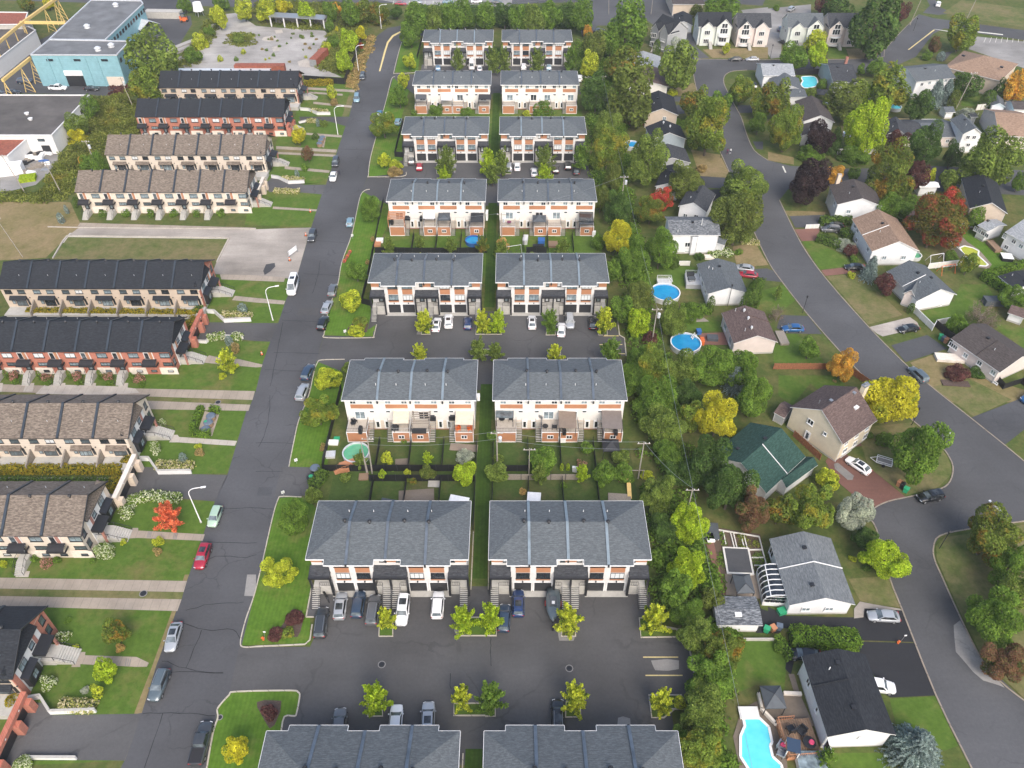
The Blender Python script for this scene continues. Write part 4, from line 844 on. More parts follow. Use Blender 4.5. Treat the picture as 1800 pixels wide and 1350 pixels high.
def lantern(label,foot,h=4.2):
 p=pt(foot);rt=tg_('lamp_post',label,'lamp post',(p.x,p.y),0,'short dark lamp posts');m=MB();m.tube((0,0,0),(0,0,h),.07,.05,8);m.bd('post','metal_black',rt)
 m=MB();m.tube((0,0,h),(0,0,h+.45),.14,.24,8);m.tube((0,0,h+.45),(0,0,h+.62),.26,.05,8);m.bd('lantern','metal_black',rt);return rt
def fce(label,P,h=1.8,mat='fence_black',panel=2.4,post='metal_black',cap=None,name='fence',th=.05,group=None,slats=False):
 P=[Vector((p[0],p[1],0))for p in(pts(P)if isinstance(P,str)else P)];c=sum(P,Vector())/len(P);rt=tg_(name,label,'fence',(c.x,c.y),0,group)
 for a,b in zip(P,P[1:]):
  L=(b-a).length;k=max(1,round(L/panel))
  for i in range(k):
   p=a.lerp(b,i/k)-c;q=a.lerp(b,(i+1)/k)-c;d=(q-p).normalized()*.06;m=MB()
   m.bar(p+d+Vector((0,0,.08)),q-d+Vector((0,0,.08)),th,h-.12);m.bd('panel',mat,rt)
   if cap:m=MB();m.bar(p+d+Vector((0,0,h-.03)),q-d+Vector((0,0,h-.03)),th*2.2,.08);m.bd('top_rail',cap,rt)
   m=MB();m.bar(p,p+Vector((0,0,h+.06)),.11,0);m.bd('post',post,rt)
 m=MB();q=P[-1]-c;m.bar(q,q+Vector((0,0,h+.06)),.11,0);m.bd('post',post,rt);return rt
def gZ(label,s,z0,h,mat,frame_='metal_black',apex=.9,name='gazebo',cat='gazebo',hip=True,skirt=True,curtain=None,tiers=1,ridge=.0):
 """s: near-left, near-right, far-left roof corners read at height z0+h"""
 A,B,C_=pts(s,z0+h);ctr,rz,L,W,sg=frame(A,B,C_);rt=tg_(name,label,cat,(ctr.x,ctr.y,z0),rz);l,w=L/2,W/2
 m=MB()
 if hip:
  E,F=(-ridge*l,0,h+apex),(ridge*l,0,h+apex);base=[(-l,-w,h),(l,-w,h),(l,w,h),(-l,w,h)]
  if ridge:m.add(base+[E,F],[(0,1,5,4),(2,3,4,5),(1,2,5),(3,0,4)])
  else:m.add(base+[(0,0,h+apex)],[(0,1,4),(1,2,4),(2,3,4),(3,0,4)])
  m.add([(x,y,h-.18)for x,y,_ in base]+base,[(0,1,5,4),(1,2,6,5),(2,3,7,6),(3,0,4,7)])
 else:m.add([(-l,-w,h),(l,-w,h),(l,w,h+.1),(-l,w,h+.1),(-l,-w,h-.08),(l,-w,h-.08),(l,w,h+.02),(-l,w,h+.02)],[(0,1,2,3),(4,5,6,7),(0,1,5,4),(1,2,6,5),(2,3,7,6),(3,0,4,7)])
 m.bd('roof',mat,rt)
 if tiers==2 and hip:m=MB();m.add([(-l*.35,-w*.35,h+apex*.78),(l*.35,-w*.35,h+apex*.78),(l*.35,w*.35,h+apex*.78),(-l*.35,w*.35,h+apex*.78),(0,0,h+apex*1.25)],[(0,1,4),(1,2,4),(2,3,4),(3,0,4)]);m.bd('top_vent',mat,rt)
 for sx in(-1,1):
  for sy in(-1,1):m=MB();m.bar((sx*(l-.12),sy*(w-.12),0),(sx*(l-.12),sy*(w-.12),h-.1),.1,0);m.bd('post',frame_,rt)
 if hip:
  m=MB()
  for x,y in((-l,-w),(l,-w),(l,w),(-l,w)):m.tube((x,y,h+.01),((-ridge*l if x<0 else ridge*l),0,h+apex+.01),.03,.03,4)
  m.bd('rib',frame_,rt)
 return rt
def patio_set(label,p,z,n=4,r=.6,tmat='metal_black',cmat='metal_black',rz=0):
 rt=tg_('patio_table',label,'table',(p.x,p.y,z),rz);m=MB();m.tube((0,0,.68),(0,0,.73),r,r,14);m.bd('tabletop',tmat,rt)
 for k in range(4):a=k*PI/2+.6;m=MB();m.tube((math.cos(a)*r*.7,math.sin(a)*r*.7,0),(math.cos(a)*r*.5,math.sin(a)*r*.5,.68),.025,.02,5);m.bd('leg','metal_black',rt)
 return rt
def chair(label,p,z,rz,mat='metal_black',group='patio chairs',s=1.0):
 if 'ch'+mat not in CM:
  a=MB();a.box(-.3,.3,-.3,.3,.38,.48);b=MB();b.box(-.34,-.24,-.3,.3,.482,.95);l=MB()
  for x in(-.26,.26):
   for y in(-.26,.26):l.bar((x,y,0),(x,y,.38),.05,0)
  r=MB();r.box(-.26,.26,-.36,-.30,.6,.66);r.box(-.26,-.2,-.36,-.30,.45,.6)
  CM['ch'+mat]=[a.mesh('seat',mat),b.mesh('backrest',mat),l.mesh('legs',mat),r.mesh('armrest',mat)]
 rt=tg_('patio_chair',label,'chair',(p.x,p.y,z),rz,group)
 for me,n in zip(CM['ch'+mat],('seat','backrest','leg_frame','armrest')):inst(me,n,rt,scale=s)
 inst(CM['ch'+mat][3],'armrest',rt,(0,.66*s,0),scale=s)
 return rt
def barbecue(label,p,z,rz=0,cover=True):
 rt=tg_('barbecue',label,'barbecue',(p.x,p.y,z),rz,'barbecues on the decks');m=MB();m.box(-.7,.7,-.32,.32,.05,.85);m.bd('cart','metal_black',rt)
 m=MB();loft(m,[[(x,-.34,.851),(x,-.30,1.1),(x,0,1.25),(x,.30,1.1),(x,.34,.851)]for x in(-.45,.45)]);m.bd('lid','metal_black',rt);return rt
def bin_(label,p,mat,lid=None,rz=0,s=1.0,group='wheeled rubbish bins'):
 rt=tg_('wheeled_bin',label,'bin',(p.x,p.y,.01),rz,group);m=MB();m.add([(-.26*s,-.28*s,0),(.26*s,-.28*s,0),(.26*s,.28*s,0),(-.26*s,.28*s,0),(-.32*s,-.36*s,.95*s),(.32*s,-.36*s,.95*s),(.32*s,.36*s,.95*s),(-.32*s,.36*s,.95*s)],[(0,1,5,4),(1,2,6,5),(2,3,7,6),(3,0,4,7),(0,3,2,1)]);m.bd('body',mat,rt)
 m=MB();m.box(-.35*s,.35*s,-.4*s,.4*s,.951*s,1.03*s);m.bd('lid',lid or mat,rt)
 for sy in(-1,1):m=MB();m.tube((-.28*s,sy*.2*s-.03,.1),(-.28*s,sy*.2*s+.03,.1),.1,.1,8);m.bd('wheel','rubber',rt)
 return rt
def round_pool(label,c,r,h=1.3,wat='water_blue',shell='metal_pale',rim='white_paint'):
 rt=tg_('round_pool',label,'swimming pool',(c.x,c.y));n=32;a=MB();lo=.0
 for k in range(n):
  t0,t1=2*PI*k/n,2*PI*(k+1)/n
  for(ra,rb,za,zb)in((r,r,0,h),(r-.06,r-.06,h,h-.5)):a.add([(math.cos(t0)*ra,math.sin(t0)*ra,za),(math.cos(t1)*ra,math.sin(t1)*ra,za),(math.cos(t1)*rb,math.sin(t1)*rb,zb),(math.cos(t0)*rb,math.sin(t0)*rb,zb)],[(0,1,2,3)])
 a.bd('shell',shell,rt);a=MB()
 for k in range(n):
  t0,t1=2*PI*k/n,2*PI*(k+1)/n;q=[(math.cos(t)*ra,math.sin(t)*ra,z)for z in(h+.01,h+.06)for t,ra in((t0,r-.12),(t0,r+.1),(t1,r+.1),(t1,r-.12))]
  a.add(q,[(4,5,6,7),(0,4,7,3),(1,2,6,5),(0,1,2,3)])
 a.bd('rim',rim,rt);a=MB();a.poly([(math.cos(2*PI*k/n)*(r-.07),math.sin(2*PI*k/n)*(r-.07),h-.32)for k in range(n)]);a.bd('water',wat,rt);return rt
def cone_(label,p,s=1.0):
 rt=tg_('traffic_cone',label,'traffic cone',(p.x,p.y,.02),0,'orange traffic cones');m=MB();m.tube((0,0,.04),(0,0,.8*s),.2*s,.04*s,10);m.bd('cone','plastic_orange',rt)
 m=MB();m.box(-.28*s,.28*s,-.28*s,.28*s,0,.04);m.bd('base','rubber',rt);m=MB();m.tube((0,0,.38*s),(0,0,.52*s),.135*s,.105*s,10);m.bd('band','white_paint',rt);return rt
def bth(name,label,cat,p,dims,mat,rz=0,z=0,group=None,roof=None):
 rt=tg_(name,label,cat,(p.x,p.y,z),rz,group);L,W,H=dims;m=MB();m.box(-L/2,L/2,-W/2,W/2,0,H);m.bd('body',mat,rt)
 m=MB();m.box(-L/2-.05,L/2+.05,-W/2-.05,W/2+.05,H+.002,H+.07);m.bd('lid',roof or mat,rt);return rt
def wT(name,label,cat,P,h,th,mat,cap=None,parts='section',group=None,top=None):
 P=[Vector((p[0],p[1],0))for p in P];c=sum(P,Vector())/len(P);rt=tg_(name,label,cat,(c.x,c.y),0,group)
 for i,(a,b)in enumerate(zip(P,P[1:])):
  m=MB();e=(b-a).normalized()*(th/2-.002);m.bar(a-c-(e if i else e*0),b-c,th,h);m.bd(parts,mat,rt)
  if cap:m=MB();m.bar(a-c+Vector((0,0,h+.002)),b-c+Vector((0,0,h+.002)),th+.1,.07);m.bd('cap',cap,rt)
 return rt
# =============== GROUND
flat('ground',[(-1500,-60),(1500,-60),(1500,2600),(-1500,2600)],0,'ground_mix')
# middle development: x from the street to the tree belt
sH('street','P 100 1560; 219 1337; D1 990 965; P 274.6 1171; 310 1074; 332.5 1010; 354 949; 378 881; 400.5 832; 433 723; 449.6 687.5; 461 640; 475 600.7; 489 568; 503 526; 520.5 491; 547 400; 564.6 345; 573.4 323.7; 591 271; 607.4 221.7; 613.7 205; 623.8 161; 639 123.4; 647.7 100.8; 654 80; 664 61.7; 681.7 49; 707 44.8; 760 44; 800 47; 800 66; 760 62; 722 64; 710 70; 705.7 75.6; 691.8 134.8; 679 176; 661.6 239; 651.5 277; 647.7 309.8; 636.4 335; 619 410.5; 601 461; 593.6 501; 578.5 541.5; 569.7 588; 556 635; 543 695; 525.6 738; 508 820; 489.5 876.5; 480 907; 464 977; 448 1043; 425 1134; 403 1220; 385 1242; 375 1287; 364 1349; 320 1560',.008,'asphalt_street')
sH('street_line','A2 858 497; 868 497; 905 365; 925 300; 960 255; 1018 222; 1016 213; 950 247; 914 295; 893 362',.016,'yellow_line')
XR={}
def lot(name,y0,y1,x0,x1,mat='asphalt_lot',z=.012):return flat(name,[(x0,y0),(x1,y0),(x1,y1),(x0,y1)],z,mat)
# lawns between the street and the rows
sH('lawn','P 425 1134; 448 1043; 464 977; 480 907; 489.5 876.5; 500 872; 540 875; 560 900; 545 1040; 545 1134; 536 1132',.004,'lawn_bright')
G_=lambda y:at(900,y).y
flat('lawn',[(-31.6,82),(21.6,82),(21.6,101),(-31.6,101)],.003,'lawn_dark')
flat('lawn',[(-31.6,150),(21.8,150),(21.8,172),(-31.6,172)],.003,'lawn_green');flat('lawn',[(-31.6,220),(22,220),(22,243),(-31.6,243)],.003,'lawn_green')
sH('lawn','P 508 820; 525.6 738; 543 695; 556 635; 600 632; 606 700; 583 730; 575 825',.005,'lawn_bright')
sH('lawn','P 569.7 588; 578.5 541.5; 593.6 501; 601 461; 619 410.5; 636.4 335; 690 335; 680 400; 655 450; 640 520; 655 548; 657 569; 662 572; 655 590; 640 593',.005,'lawn_bright')
sH('lawn','P 647.7 309.8; 651.5 277; 661.6 239; 679 176; 691.8 134.8; 725 135; 705 210; 708 300; 714 303; 700 310',.005,'lawn_bright')
sH('lawn','P 694 127; 705.7 75.6; 715 70; 740 72; 735 125',.005,'lawn_bright')
sH('lawn','P 320 1560; 364 1349; 375 1287; 385 1242; 403 1220; 420 1215; 522 1215; 527 1220; 522 1253; 500 1262; 480 1560',.005,'lawn_bright')
# shared car parks
XA,XB=-39.0,22.0
c1=at(900,1037).y
flat('car_park',[(at(425,1134).x-.3,at(425,1137).y),(at(545,1137).x,at(545,1137).y),(at(536,1134).x+3.0,68.4),(at(545,1134).x+1.2,69.6),(-31.3,69.6),(21.3,69.6),(21.6,62.0),(26.0,62.0),(26.2,50.2),(22.0,50.2),(22.0,42.5),(-31.3,42.5)]+[(q.x,q.y)for q in pts('P 494 1290; 500 1260; 520 1257; 526 1221; 519 1214; 415 1216; 403 1220')],.010,'asphalt_lot')
flat('car_park',[(at(569.7,590).x,at(569.7,590).y),(at(657,592).x,at(657,592).y),(at(662,570).x,at(662,570).y),(-31.0,133),(-31.0,139.6),(21.2,139.6),(21.6,at(1085,559).y),(at(1089,589).x,at(1089,589).y),(at(1097.7,594).x,at(1097,594).y),(at(1100,625).x,at(1100,625).y),(21.4,at(1100,625).y),(21.4,114.3),(-31.3,114.3),(-31.2,118),(at(556,635).x,at(556,635).y)],.010,'asphalt_lot')
flat('car_park',[(at(647.7,311).x,at(647.7,311).y),(-33,at(900,306).y),(-33,209.5),(21.3,209.5),(21.6,202),(22.5,202),(22.5,184.6),(-32,184.6),(at(636,336).x,at(636,336).y)],.010,'asphalt_lot')
flat('car_park',[(at(694,129).x,at(694,129).y),(-31.5,271),(-31.5,280.1),(21.3,280.1),(22.5,271),(22.5,255),(-32,255),(at(691,137).x,at(691,137).y)],.010,'asphalt_lot')
# green strip between the two columns of rows, kerbed
for y0,y1 in((71,116),(141,186),(211,256),(281,296),(20,44.6)):
 flat('lawn_strip',[(-6.2,y0),(-3.9,y0),(-3.9,y1),(-6.2,y1)],.014,'lawn_strip')
# tree islands in the car parks
def island(poly,closed=True,z=.02):
 P=[at(*q)if abs(q[0])>60 or q[1]>320 else q for q in poly];P=[(p[0],p[1])for p in P]
 flat('planting_island',P,z,'lawn_green');kerb(P,.16,.14,closed=closed)
def isl(s):
 P=pts(s);flat('planting_island',P,.02,'lawn_green');kerb(P,.18,.15,closed=True)
isl('D2 862 330; 955 330; 955 432; 858 432');isl('D2 1420 300; 1675 300; 1678 428; 1415 428');isl('D3 350 330; 442 330; 444 432; 346 432');isl('D3 888 305; 1040 305; 1040 360; 1150 380; 1150 436; 900 440')
isl('D2 785 900; 882 900; 884 990; 780 990');isl('D2 1382 900; 1670 900; 1670 990; 1600 990; 1600 985; 1455 985; 1382 985');isl('D3 378 890; 474 890; 480 996; 374 996');isl('D3 955 842; 1185 842; 1185 900; 1060 1000; 975 1000')
isl('B2 1158 925; 1213 925; 1216 985; 1154 985');isl('B2 1540 900; 1712 900; 1716 985; 1534 985');isl('B3 245 930; 300 930; 303 990; 238 990');isl('B3 610 925; 662 925; 665 990; 603 990')
isl('A2 1262 1150; 1350 1150; 1350 1215; 1260 1215');isl('A2 1590 1160; 1780 1160; 1780 1215; 1590 1215');isl('A3 180 1180; 270 1180; 275 1225; 180 1225')
isl('B2 1100 1090; 1180 1090; 1185 1130; 1095 1130');isl('B2 1500 1090; 1700 1090; 1700 1130; 1500 1130');isl('B3 250 1090; 340 1090; 340 1130; 250 1130');isl('B3 640 1090; 745 1090; 745 1130; 640 1130')
for s in('D3 915 573; 1160 573; 1160 580; 915 580','D3 932 700; 1190 700; 1190 708; 932 708','B3 610 1053; 770 1053; 770 1058; 610 1058','B3 640 992; 745 992; 745 997; 640 997','B3 740 1117; 790 1117; 790 1122; 740 1122'):sH('parking_line',s,.018,'yellow_line')
for s in('D3 970 600; 1085 590; 1165 600; 1165 660; 1090 672; 1000 668; 985 640','D3 740 1000; 775 990; 825 1005; 828 1060; 735 1062','D3 310 350; 350 345; 440 432; 430 462; 330 462','D2 1380 380; 1420 390; 1415 425; 1390 410','B2 1130 955; 1152 950; 1152 985; 1120 985','A2 1370 1130; 1400 1150; 1390 1210; 1365 1190','D1 1725 0; 1787 0; 1787 100; 1770 150; 1705 150'):sH('pale_patch',s,.0165,'asphalt_pale')
def drain(label,s,r=.45):
 p=pt(s);rt=tg_('drain_cover',label,'drain cover',(p.x,p.y,.018));m=MB();m.tube((0,0,0),(0,0,.012),r,r,14);m.bd('cover','metal_black',rt);m=MB();m.tube((0,0,0),(0,0,.006),r+.12,r+.12,14);m.bd('frame','concrete_dark',rt)
drain('round drain cover in the middle of the nearest car park, left part','D2 878 628');drain('round drain cover in the right part of the nearest car park','D3 400 655')
drain('rusty drain cover on the kerb beside the black pickup','D1 1535 997',.3);drain('rusty manhole in the grass strip between the two nearest concrete walks','D1 1000 132',.5);drain('rusty manhole in the grass strip north of the four rain barrels lawn','C1 1522 107',.45)
sH('parking_strip','F7 240 110; 450 110; 450 420; 195 380',.011,'asphalt_lot')
for k,s in enumerate(('B2 820 960; 960 958; 955 990; 815 990','C2 20 700; 120 700; 105 760; 5 760','D1 1420 700; 1560 700; 1540 800; 1395 800','B2 300 800; 440 800; 430 850; 285 850')):sH('repair_patch',s,.0155+.0002*k,('asphalt_lot','asphalt_drive','asphalt_street')[k%3])
for i in range(14):sH('parking_line',f'A2 {960+i*55} 6; {963+i*55} 6; {957+i*56} 30; {954+i*56} 30',.014,'painted_line')
# kerbs
L=sL(pts('P 451 1137; 428 1137.5; 423 1128; 432 1090; 448 1043; 464 977; 480 907; 489 878; 496 873; 530 874'));kerb(L)
kerb(pts('P 448 1137; 536 1133; 545 1125; 549 1098'),.2,.14);kerb(pts('D2 350 297; 405 297'),.2);kerb(pts('D2 390 85; 350 297'),.2)
kerb(sL(pts('P 508 820.5; 516 780; 525.6 738; 543 695; 552 655; 558 638; 566 633; 606 632')));kerb(sL(pts('P 657 592; 650 594; 575 594; 569.7 588; 573 574; 578.5 541.5; 593.6 501; 601 461; 619 410.5; 632 350; 640 336; 650 333')));kerb(sL(pts('P 714 303; 708 310; 652 311; 647.7 308; 651.5 277; 661.6 239; 679 176; 688 140; 694 135')))
kerb(pts('P 662 571; 657 592'));kerb(sL(pts('P 733 128; 697 129; 693 124; 705.7 75.6; 712 68')))
kerb(sL(pts('P 360 1370; 364 1349; 375 1287; 383 1262; 382 1250; 385 1242; 403 1222; 415 1216; 510 1214; 524 1217; 527 1224; 522 1252; 518 1259; 500 1260; 494 1290'),3),.2)
kerb([(21.6,62.2),(25.9,62.2),(26.3,50.1)],.25);kerb([(22.0,50.0),(26.3,50.0)],.2);kerb(pts('B3 735 870; 750 990; 785 1010; 797 1135'),.22)
kerb([(-6.5,44.0),(-6.5,38)],.16);kerb([(-3.6,44.0),(-3.6,36)],.16);kerb([(-6.4,69),(-6.4,80)],.14);kerb([(-3.7,69),(-3.7,80)],.14)
# left of the street: lawns, walks, ramps
def lawnL(s,m='lawn_olive'):sH('lawn',s,.004,m)
def walk(s,m='walk_concrete',name='concrete_walk',z=.02):return sH(name,s,z,m)
def walk(s,m='walk_concrete',name='concrete_walk',z=.02):return sH(name,s,z,m)
lawnL('P -60 1350; 219 1337; 249.4 1253; 274.6 1171; 310 1074; 332.5 1010; 354 949; 378 881; 300 878; 200 890; 0 985; -120 990','lawn_green')
lawnL('P 60 800; 150 690; 449.6 687.5; 433 723; 400.5 832; 260 835; 100 832','lawn_green');lawnL('P -160 690; 449.6 690; 475 600.7; 400 600; 340 600; 300 640; -160 640','lawn_green')
lawnL('P 380 600; 355 565; 330 480; 520.5 491; 503 526; 489 568','lawn_green');lawnL('P 430 395; 547 400; 573.4 323.7; 480 320; 440 350','lawn_green');lawnL('P 460 323; 573 323.7; 613.7 205; 500 205; 470 300','lawn_green');lawnL('P 520 205; 613 206; 639 123.4; 530 140','lawn_green')
sH('road_verge','D1 1320 0; 1230 255; 1090 640; 990 965; 870 1300; 830 1290; 940 960; 1060 645; 1200 255; 1290 0',.009,'grass_dry')
sH('road_verge','P 639 123; 664 61; 650 70; 628 122; 601 205; 612 206; 625 161',.009,'grass_mid')
# pairs of walks between facing entrance fronts
walk('P -200 1015; D1 0 22; 1305 45; 1282 122; 0 98; P -200 1034');walk('P -200 1047; D1 0 150; 1268 173; 1238 255; 0 220; P -200 1064')
sH('grass_strip','P -200 1034; D1 0 98; 1282 122; 1268 173; 0 150; P -200 1047',.018,'grass_mid')
walk('P -250 675; C1 0 -18; 870 10; 1780 30; 1762 92; 870 62; 0 34; P -250 686');walk('P -250 694; C1 0 60; 1055 98; 1748 125; 1735 168; 1090 157; 0 120; P -250 706');sH('grass_strip','P -250 686; C1 0 34; 870 62; 1762 92; 1748 125; 1055 98; 0 60; P -250 694',.018,'grass_mid')
sH('old_path','G7 330 490; 420 400; 1100 420; 1260 440; 1300 480; 1000 500',.026,'walk_concrete_pale')
for a,b in((230,320),(515,610),(800,895),(1095,1195),(-60,30)):sH('entrance_path',f'G7 {a} 430; {a+20} 388; {b} 388; {b-15} 470; {a-15} 470',.024,'walk_concrete_pale')
sH('entrance_path','G5 245 1080; 395 1080; 375 1160; 200 1160',.024,'walk_concrete_pale')
walk('A2 350 608; 690 628; 688 645; 350 625');walk('A2 370 640; 605 655; 605 668; 370 652');walk('A2 140 1020; 565 1045; 560 1065; 140 1040');walk('A2 140 1060; 555 1080; 550 1095; 140 1075');sH('grass_strip','A2 140 1040; 560 1065; 555 1080; 140 1060',.018,'grass_mid')
walk('B1 560 205; 1787 240; 1787 250; 540 232','walk_concrete');walk('B1 1535 565; 1787 572; B2 205 585; 195 618; B1 1787 610; 1545 600','walk_concrete')
# garden walks from each end entrance to the street
walk('G8 590 462; 655 462; 650 487; 1045 500; 1140 545; 1125 575; 1045 576; 615 555; 615 577; 545 577');walk('C1 925 985; 965 985; 965 1003; 1430 1030; 1415 1075; 960 1055; 885 1060');walk('C1 1210 335; 1240 335; 1250 350; 1655 378; 1640 412; 1240 388; 1180 388','walk_concrete_pale')
walk('B1 1460 1130; 1500 1140; 1660 1155; 1787 1185; B2 45 1195; 40 1212; B1 1787 1215; 1620 1200; 1400 1180');walk('B1 1640 715; 1787 730; B2 205 750; 195 775; B1 1787 762; 1620 745');walk('B2 120 92; 425 112; 420 125; 115 108');walk('A2 400 710; 670 738; 665 752; 400 725');walk('A2 200 1160; 515 1190; 510 1207; 200 1180');walk('A2 330 925; 600 945; 596 960; 330 940')
# step edges set into the sloping garden walks
for s in('G8 735 500; 770 502; 765 555; 730 552','G8 965 512; 1010 520; 1000 572; 955 568','C1 1035 1010; 1065 1010; 1055 1055; 1025 1055','C1 1215 1022; 1245 1022; 1235 1065; 1205 1065'):
 P=pts(s);m=MB();c=sum(P,Vector())/4
 for k in range(3):
  t=k/3+.1;a=P[0].lerp(P[1],t)-c;b=P[3].lerp(P[2],t)-c;m.bar(a,b,.12,.06)
 o=m.bd('path_step','concrete_dark',None,(c.x,c.y,.02));o['kind']='structure'
# ramps to the underground garages
sH('garage_ramp','P -60 1350; G8 0 1200; 90 1100; 180 950; 260 850; 340 850; 400 945; 740 940; 1045 935; P 249.4 1253; 219 1337; G8 590 1290; 180 1290; P -60 1400',.012,'asphalt_lot')
sH('garage_ramp','C1 840 820; 900 690; 985 560; 1080 560; 1110 612; 1340 610; 1590 615; P 400.5 832; 378 881; C1 1500 800; 1270 780; 1250 750; 1000 760; 900 830',.012,'asphalt_lot')
sH('garage_ramp','B1 1370 1030; 1440 900; 1560 900; 1750 905; 1787 905; B2 155 905; 100 1035; B1 1787 1030; 1700 1022; 1600 1000; 1420 1045',.012,'asphalt_lot')
sH('garage_ramp','A2 60 1285; 110 1240; 340 1290; 490 1290; P 573.4 323.7; 567 342; A2 330 1345; 90 1340',.012,'asphalt_lot');sH('garage_ramp','A2 300 815; 520 815; 650 815; 625 880; 500 845; 400 840; 320 865',.012,'asphalt_lot')
for y0,y1 in((51.5,57.2),(87,91.8),(126,131),(167,171.5)):flat('garden_lane',[(LX0,y0),(-68.5,y0),(-68.5,y1),(LX0,y1)],.007,'concrete')
# vacant plot
sH('dry_field','P -250 365; B1 0 60; 490 60; 560 210; 600 240; 470 300; 320 450; 150 460; P -260 470',.005,'grass_dry');sH('gravel_road','B1 560 232; 1787 250; P 547 400; 541 420; B1 1590 313; 470 300',.0075,'gravel_lot');sH('gravel_yard','B1 1575 308; P 541 419; 520.5 491; B1 1787 572; 1480 562',.0085,'gravel_lot')
sH('grass_plot','B1 475 305; 1590 318; 1510 470; 370 455',.011,'grass_mid');sH('dark_puddle_stain','B2 70 495; 130 485; 135 510; 100 545; 60 570; 50 540',.012,'asphalt_drive')
kerb(pts('B1 470 298; 1600 312'),.3,.25,'walk_concrete_pale');kerb(pts('B1 1600 312; 1515 480'),.3,.25,'walk_concrete_pale');kerb(pts('B1 470 298; 440 335; 370 455'),.3,.25,'walk_concrete_pale');kerb(pts('B1 1787 250; 560 240; 335 235'),.2,.2,'walk_concrete_pale')
# industrial yards top left
sH('yard','P -300 60; A1 0 400; 340 250; 640 0; P 330 -6; A1 1240 130; 1340 150; 1200 400; 900 560; 760 680; 640 660; 0 650; P -300 180',.006,'asphalt_drive');sH('yard','A1 1060 110; 1330 110; 1340 170; 1200 400; 1130 300; 1000 200',.0075,'asphalt_street')
sH('old_slab','A1 1240 400; 1420 330; 1380 250; 1560 100; 1650 90; A2 0 180; 100 190; 480 215; 520 260; 460 330; 440 470; 560 520; 600 540; A1 1300 490',.008,'old_slab')
for s in('A2 50 260; 110 250; 160 275; 90 290; 40 280','A2 290 430; 350 410; 400 440; 380 470; 300 465','A2 130 210; 180 205; 190 230; 140 235','A2 110 330; 150 320; 170 350; 120 360'):sH('rubble_patch',s,.011,'walk_concrete_pale')
sH('scrap_yard','A1 0 1000; 420 960; 400 1150; 250 1290; 0 1350',.006,'asphalt_pale')
sH('main_road','P -300 -4; A1 0 0; 1240 40; 1787 50; A2 0 10; 900 20; 1787 30; P 930 6; 1020 4; 1020 -25; -400 -35',.005,'asphalt_road');sH('far_car_park','A2 930 0; 1787 0; 1787 50; 1000 30; 930 10; P 500 -30; 930 -30',.009,'asphalt_pale')
# right: the winding road and its branches
ROADR='P 1222 105; 1224 110; 1219 125; 1222 147; 1230 175; 1250 232; 1269 274; 1284 308; 1300 350; 1322 400; 1350 459.6; 1375 496; 1420.5 554; 1473.4 614.5; 1526 670; 1560 700; 1598 734; 1622 754; 1650 780; 1664.8 798; 1675 821; 1670 846; 1652 860; 1602 872.6; 1561.5 881.5; 1536 894; 1527.5 908; 1541 932; 1564 1017; 1584 1068; 1644.6 1221.5; 1707.6 1350; 1780 1500; 1990 1500; 1850 1270; 1800 1231.6; 1727.7 1163.6; 1692.5 1095.6; 1657 1017.5; 1642 982; 1641 960; 1652 942; 1700 930.6; 1810 915; 1900 905; 1900 880; 1800 811; 1765 782; 1705 734; 1637 680; 1586.7 636; 1523.8 571.7; 1450.7 488.6; 1408 428; 1370 352; 1385 333; 1420 325; 1830 345; 1830 330; 1800 300; 1640 292; 1500 297; 1390 292; 1350 282; 1325.6 264.4; 1312 235; 1303 206.7; 1290 183; 1274.4 152; 1272 139; 1277 130; 1290 125; 1313 123.4; 1340 124; 1490 128; 1550 127; 1610 100; 1640 60; 1660 50; 1850 78; 1850 60; 1640 32; 1615 25; 1580 60; 1555 88; 1535 103; 1345 106; 1250 104'
sH('residential_road',ROADR,.056,'asphalt_road')
for s in('P 1222 105; 1219 125; 1222 147; 1230 175; 1250 232; 1269 274; 1284 308; 1300 350; 1322 400; 1350 459.6; 1375 496; 1420.5 554; 1473.4 614.5; 1526 670; 1560 700; 1598 734; 1622 754; 1650 780; 1664.8 798; 1675 821; 1670 846; 1652 860; 1602 872.6; 1561.5 881.5; 1536 894; 1527.5 908; 1541 932; 1564 1017; 1584 1068; 1644.6 1221.5; 1707.6 1350; 1750 1440','P 1840 1260; 1800 1231.6; 1760 1200; 1727.7 1163.6; 1692.5 1095.6; 1657 1017.5; 1642 982; 1641 960; 1652 942; 1700 930.6; 1810 915','P 1800 811; 1765 782; 1705 734; 1637 680; 1586.7 636; 1523.8 571.7; 1450.7 488.6; 1408 428; 1370 352','P 1350 282; 1325.6 264.4; 1312 235; 1303 206.7; 1290 183; 1274.4 152; 1272 139; 1277 130; 1290 125; 1313 123.4','P 1225 104; 1345 105; 1535 103; 1555 88; 1580 60; 1612 28'):kerb(sL(pts(s),3),.22,.11,'kerb_worn')
sH('side_road','P 1022 60; 1020 -30; 1300 -30; 1345 0; 1340 10; 1180 0; 1185 30; 1195 50; 1150 45; 1130 30; 1070 45; 1050 45; 1040 60',.006,'asphalt_road')
sH('side_road','A3 1180 190; 1150 100; 1110 0; P 1210 10; A3 1110 80; 1240 200; 1290 330; 1380 405; 1300 410; 1240 420; 1180 300',.006,'asphalt_road')
sH('far_car_park','A4 0 60; 300 30; 300 100; 120 130; 100 200; 90 400; 20 410; A3 1600 70; 1787 50',.007,'asphalt_pale');sH('car_park','A4 1460 255; 1787 290; P 1880 70; 1880 140; 1800 120; A4 1380 335',.007,'asphalt_pale')
sH('side_road','A4 1110 0; 1170 0; 1200 50; 1290 90; 1190 105; 1080 90; 1130 40',.0085,'asphalt_road')
for s in('A4 975 348; 985 348; 1165 210; 1155 208',):sH('road_line',s,.060,'yellow_line')
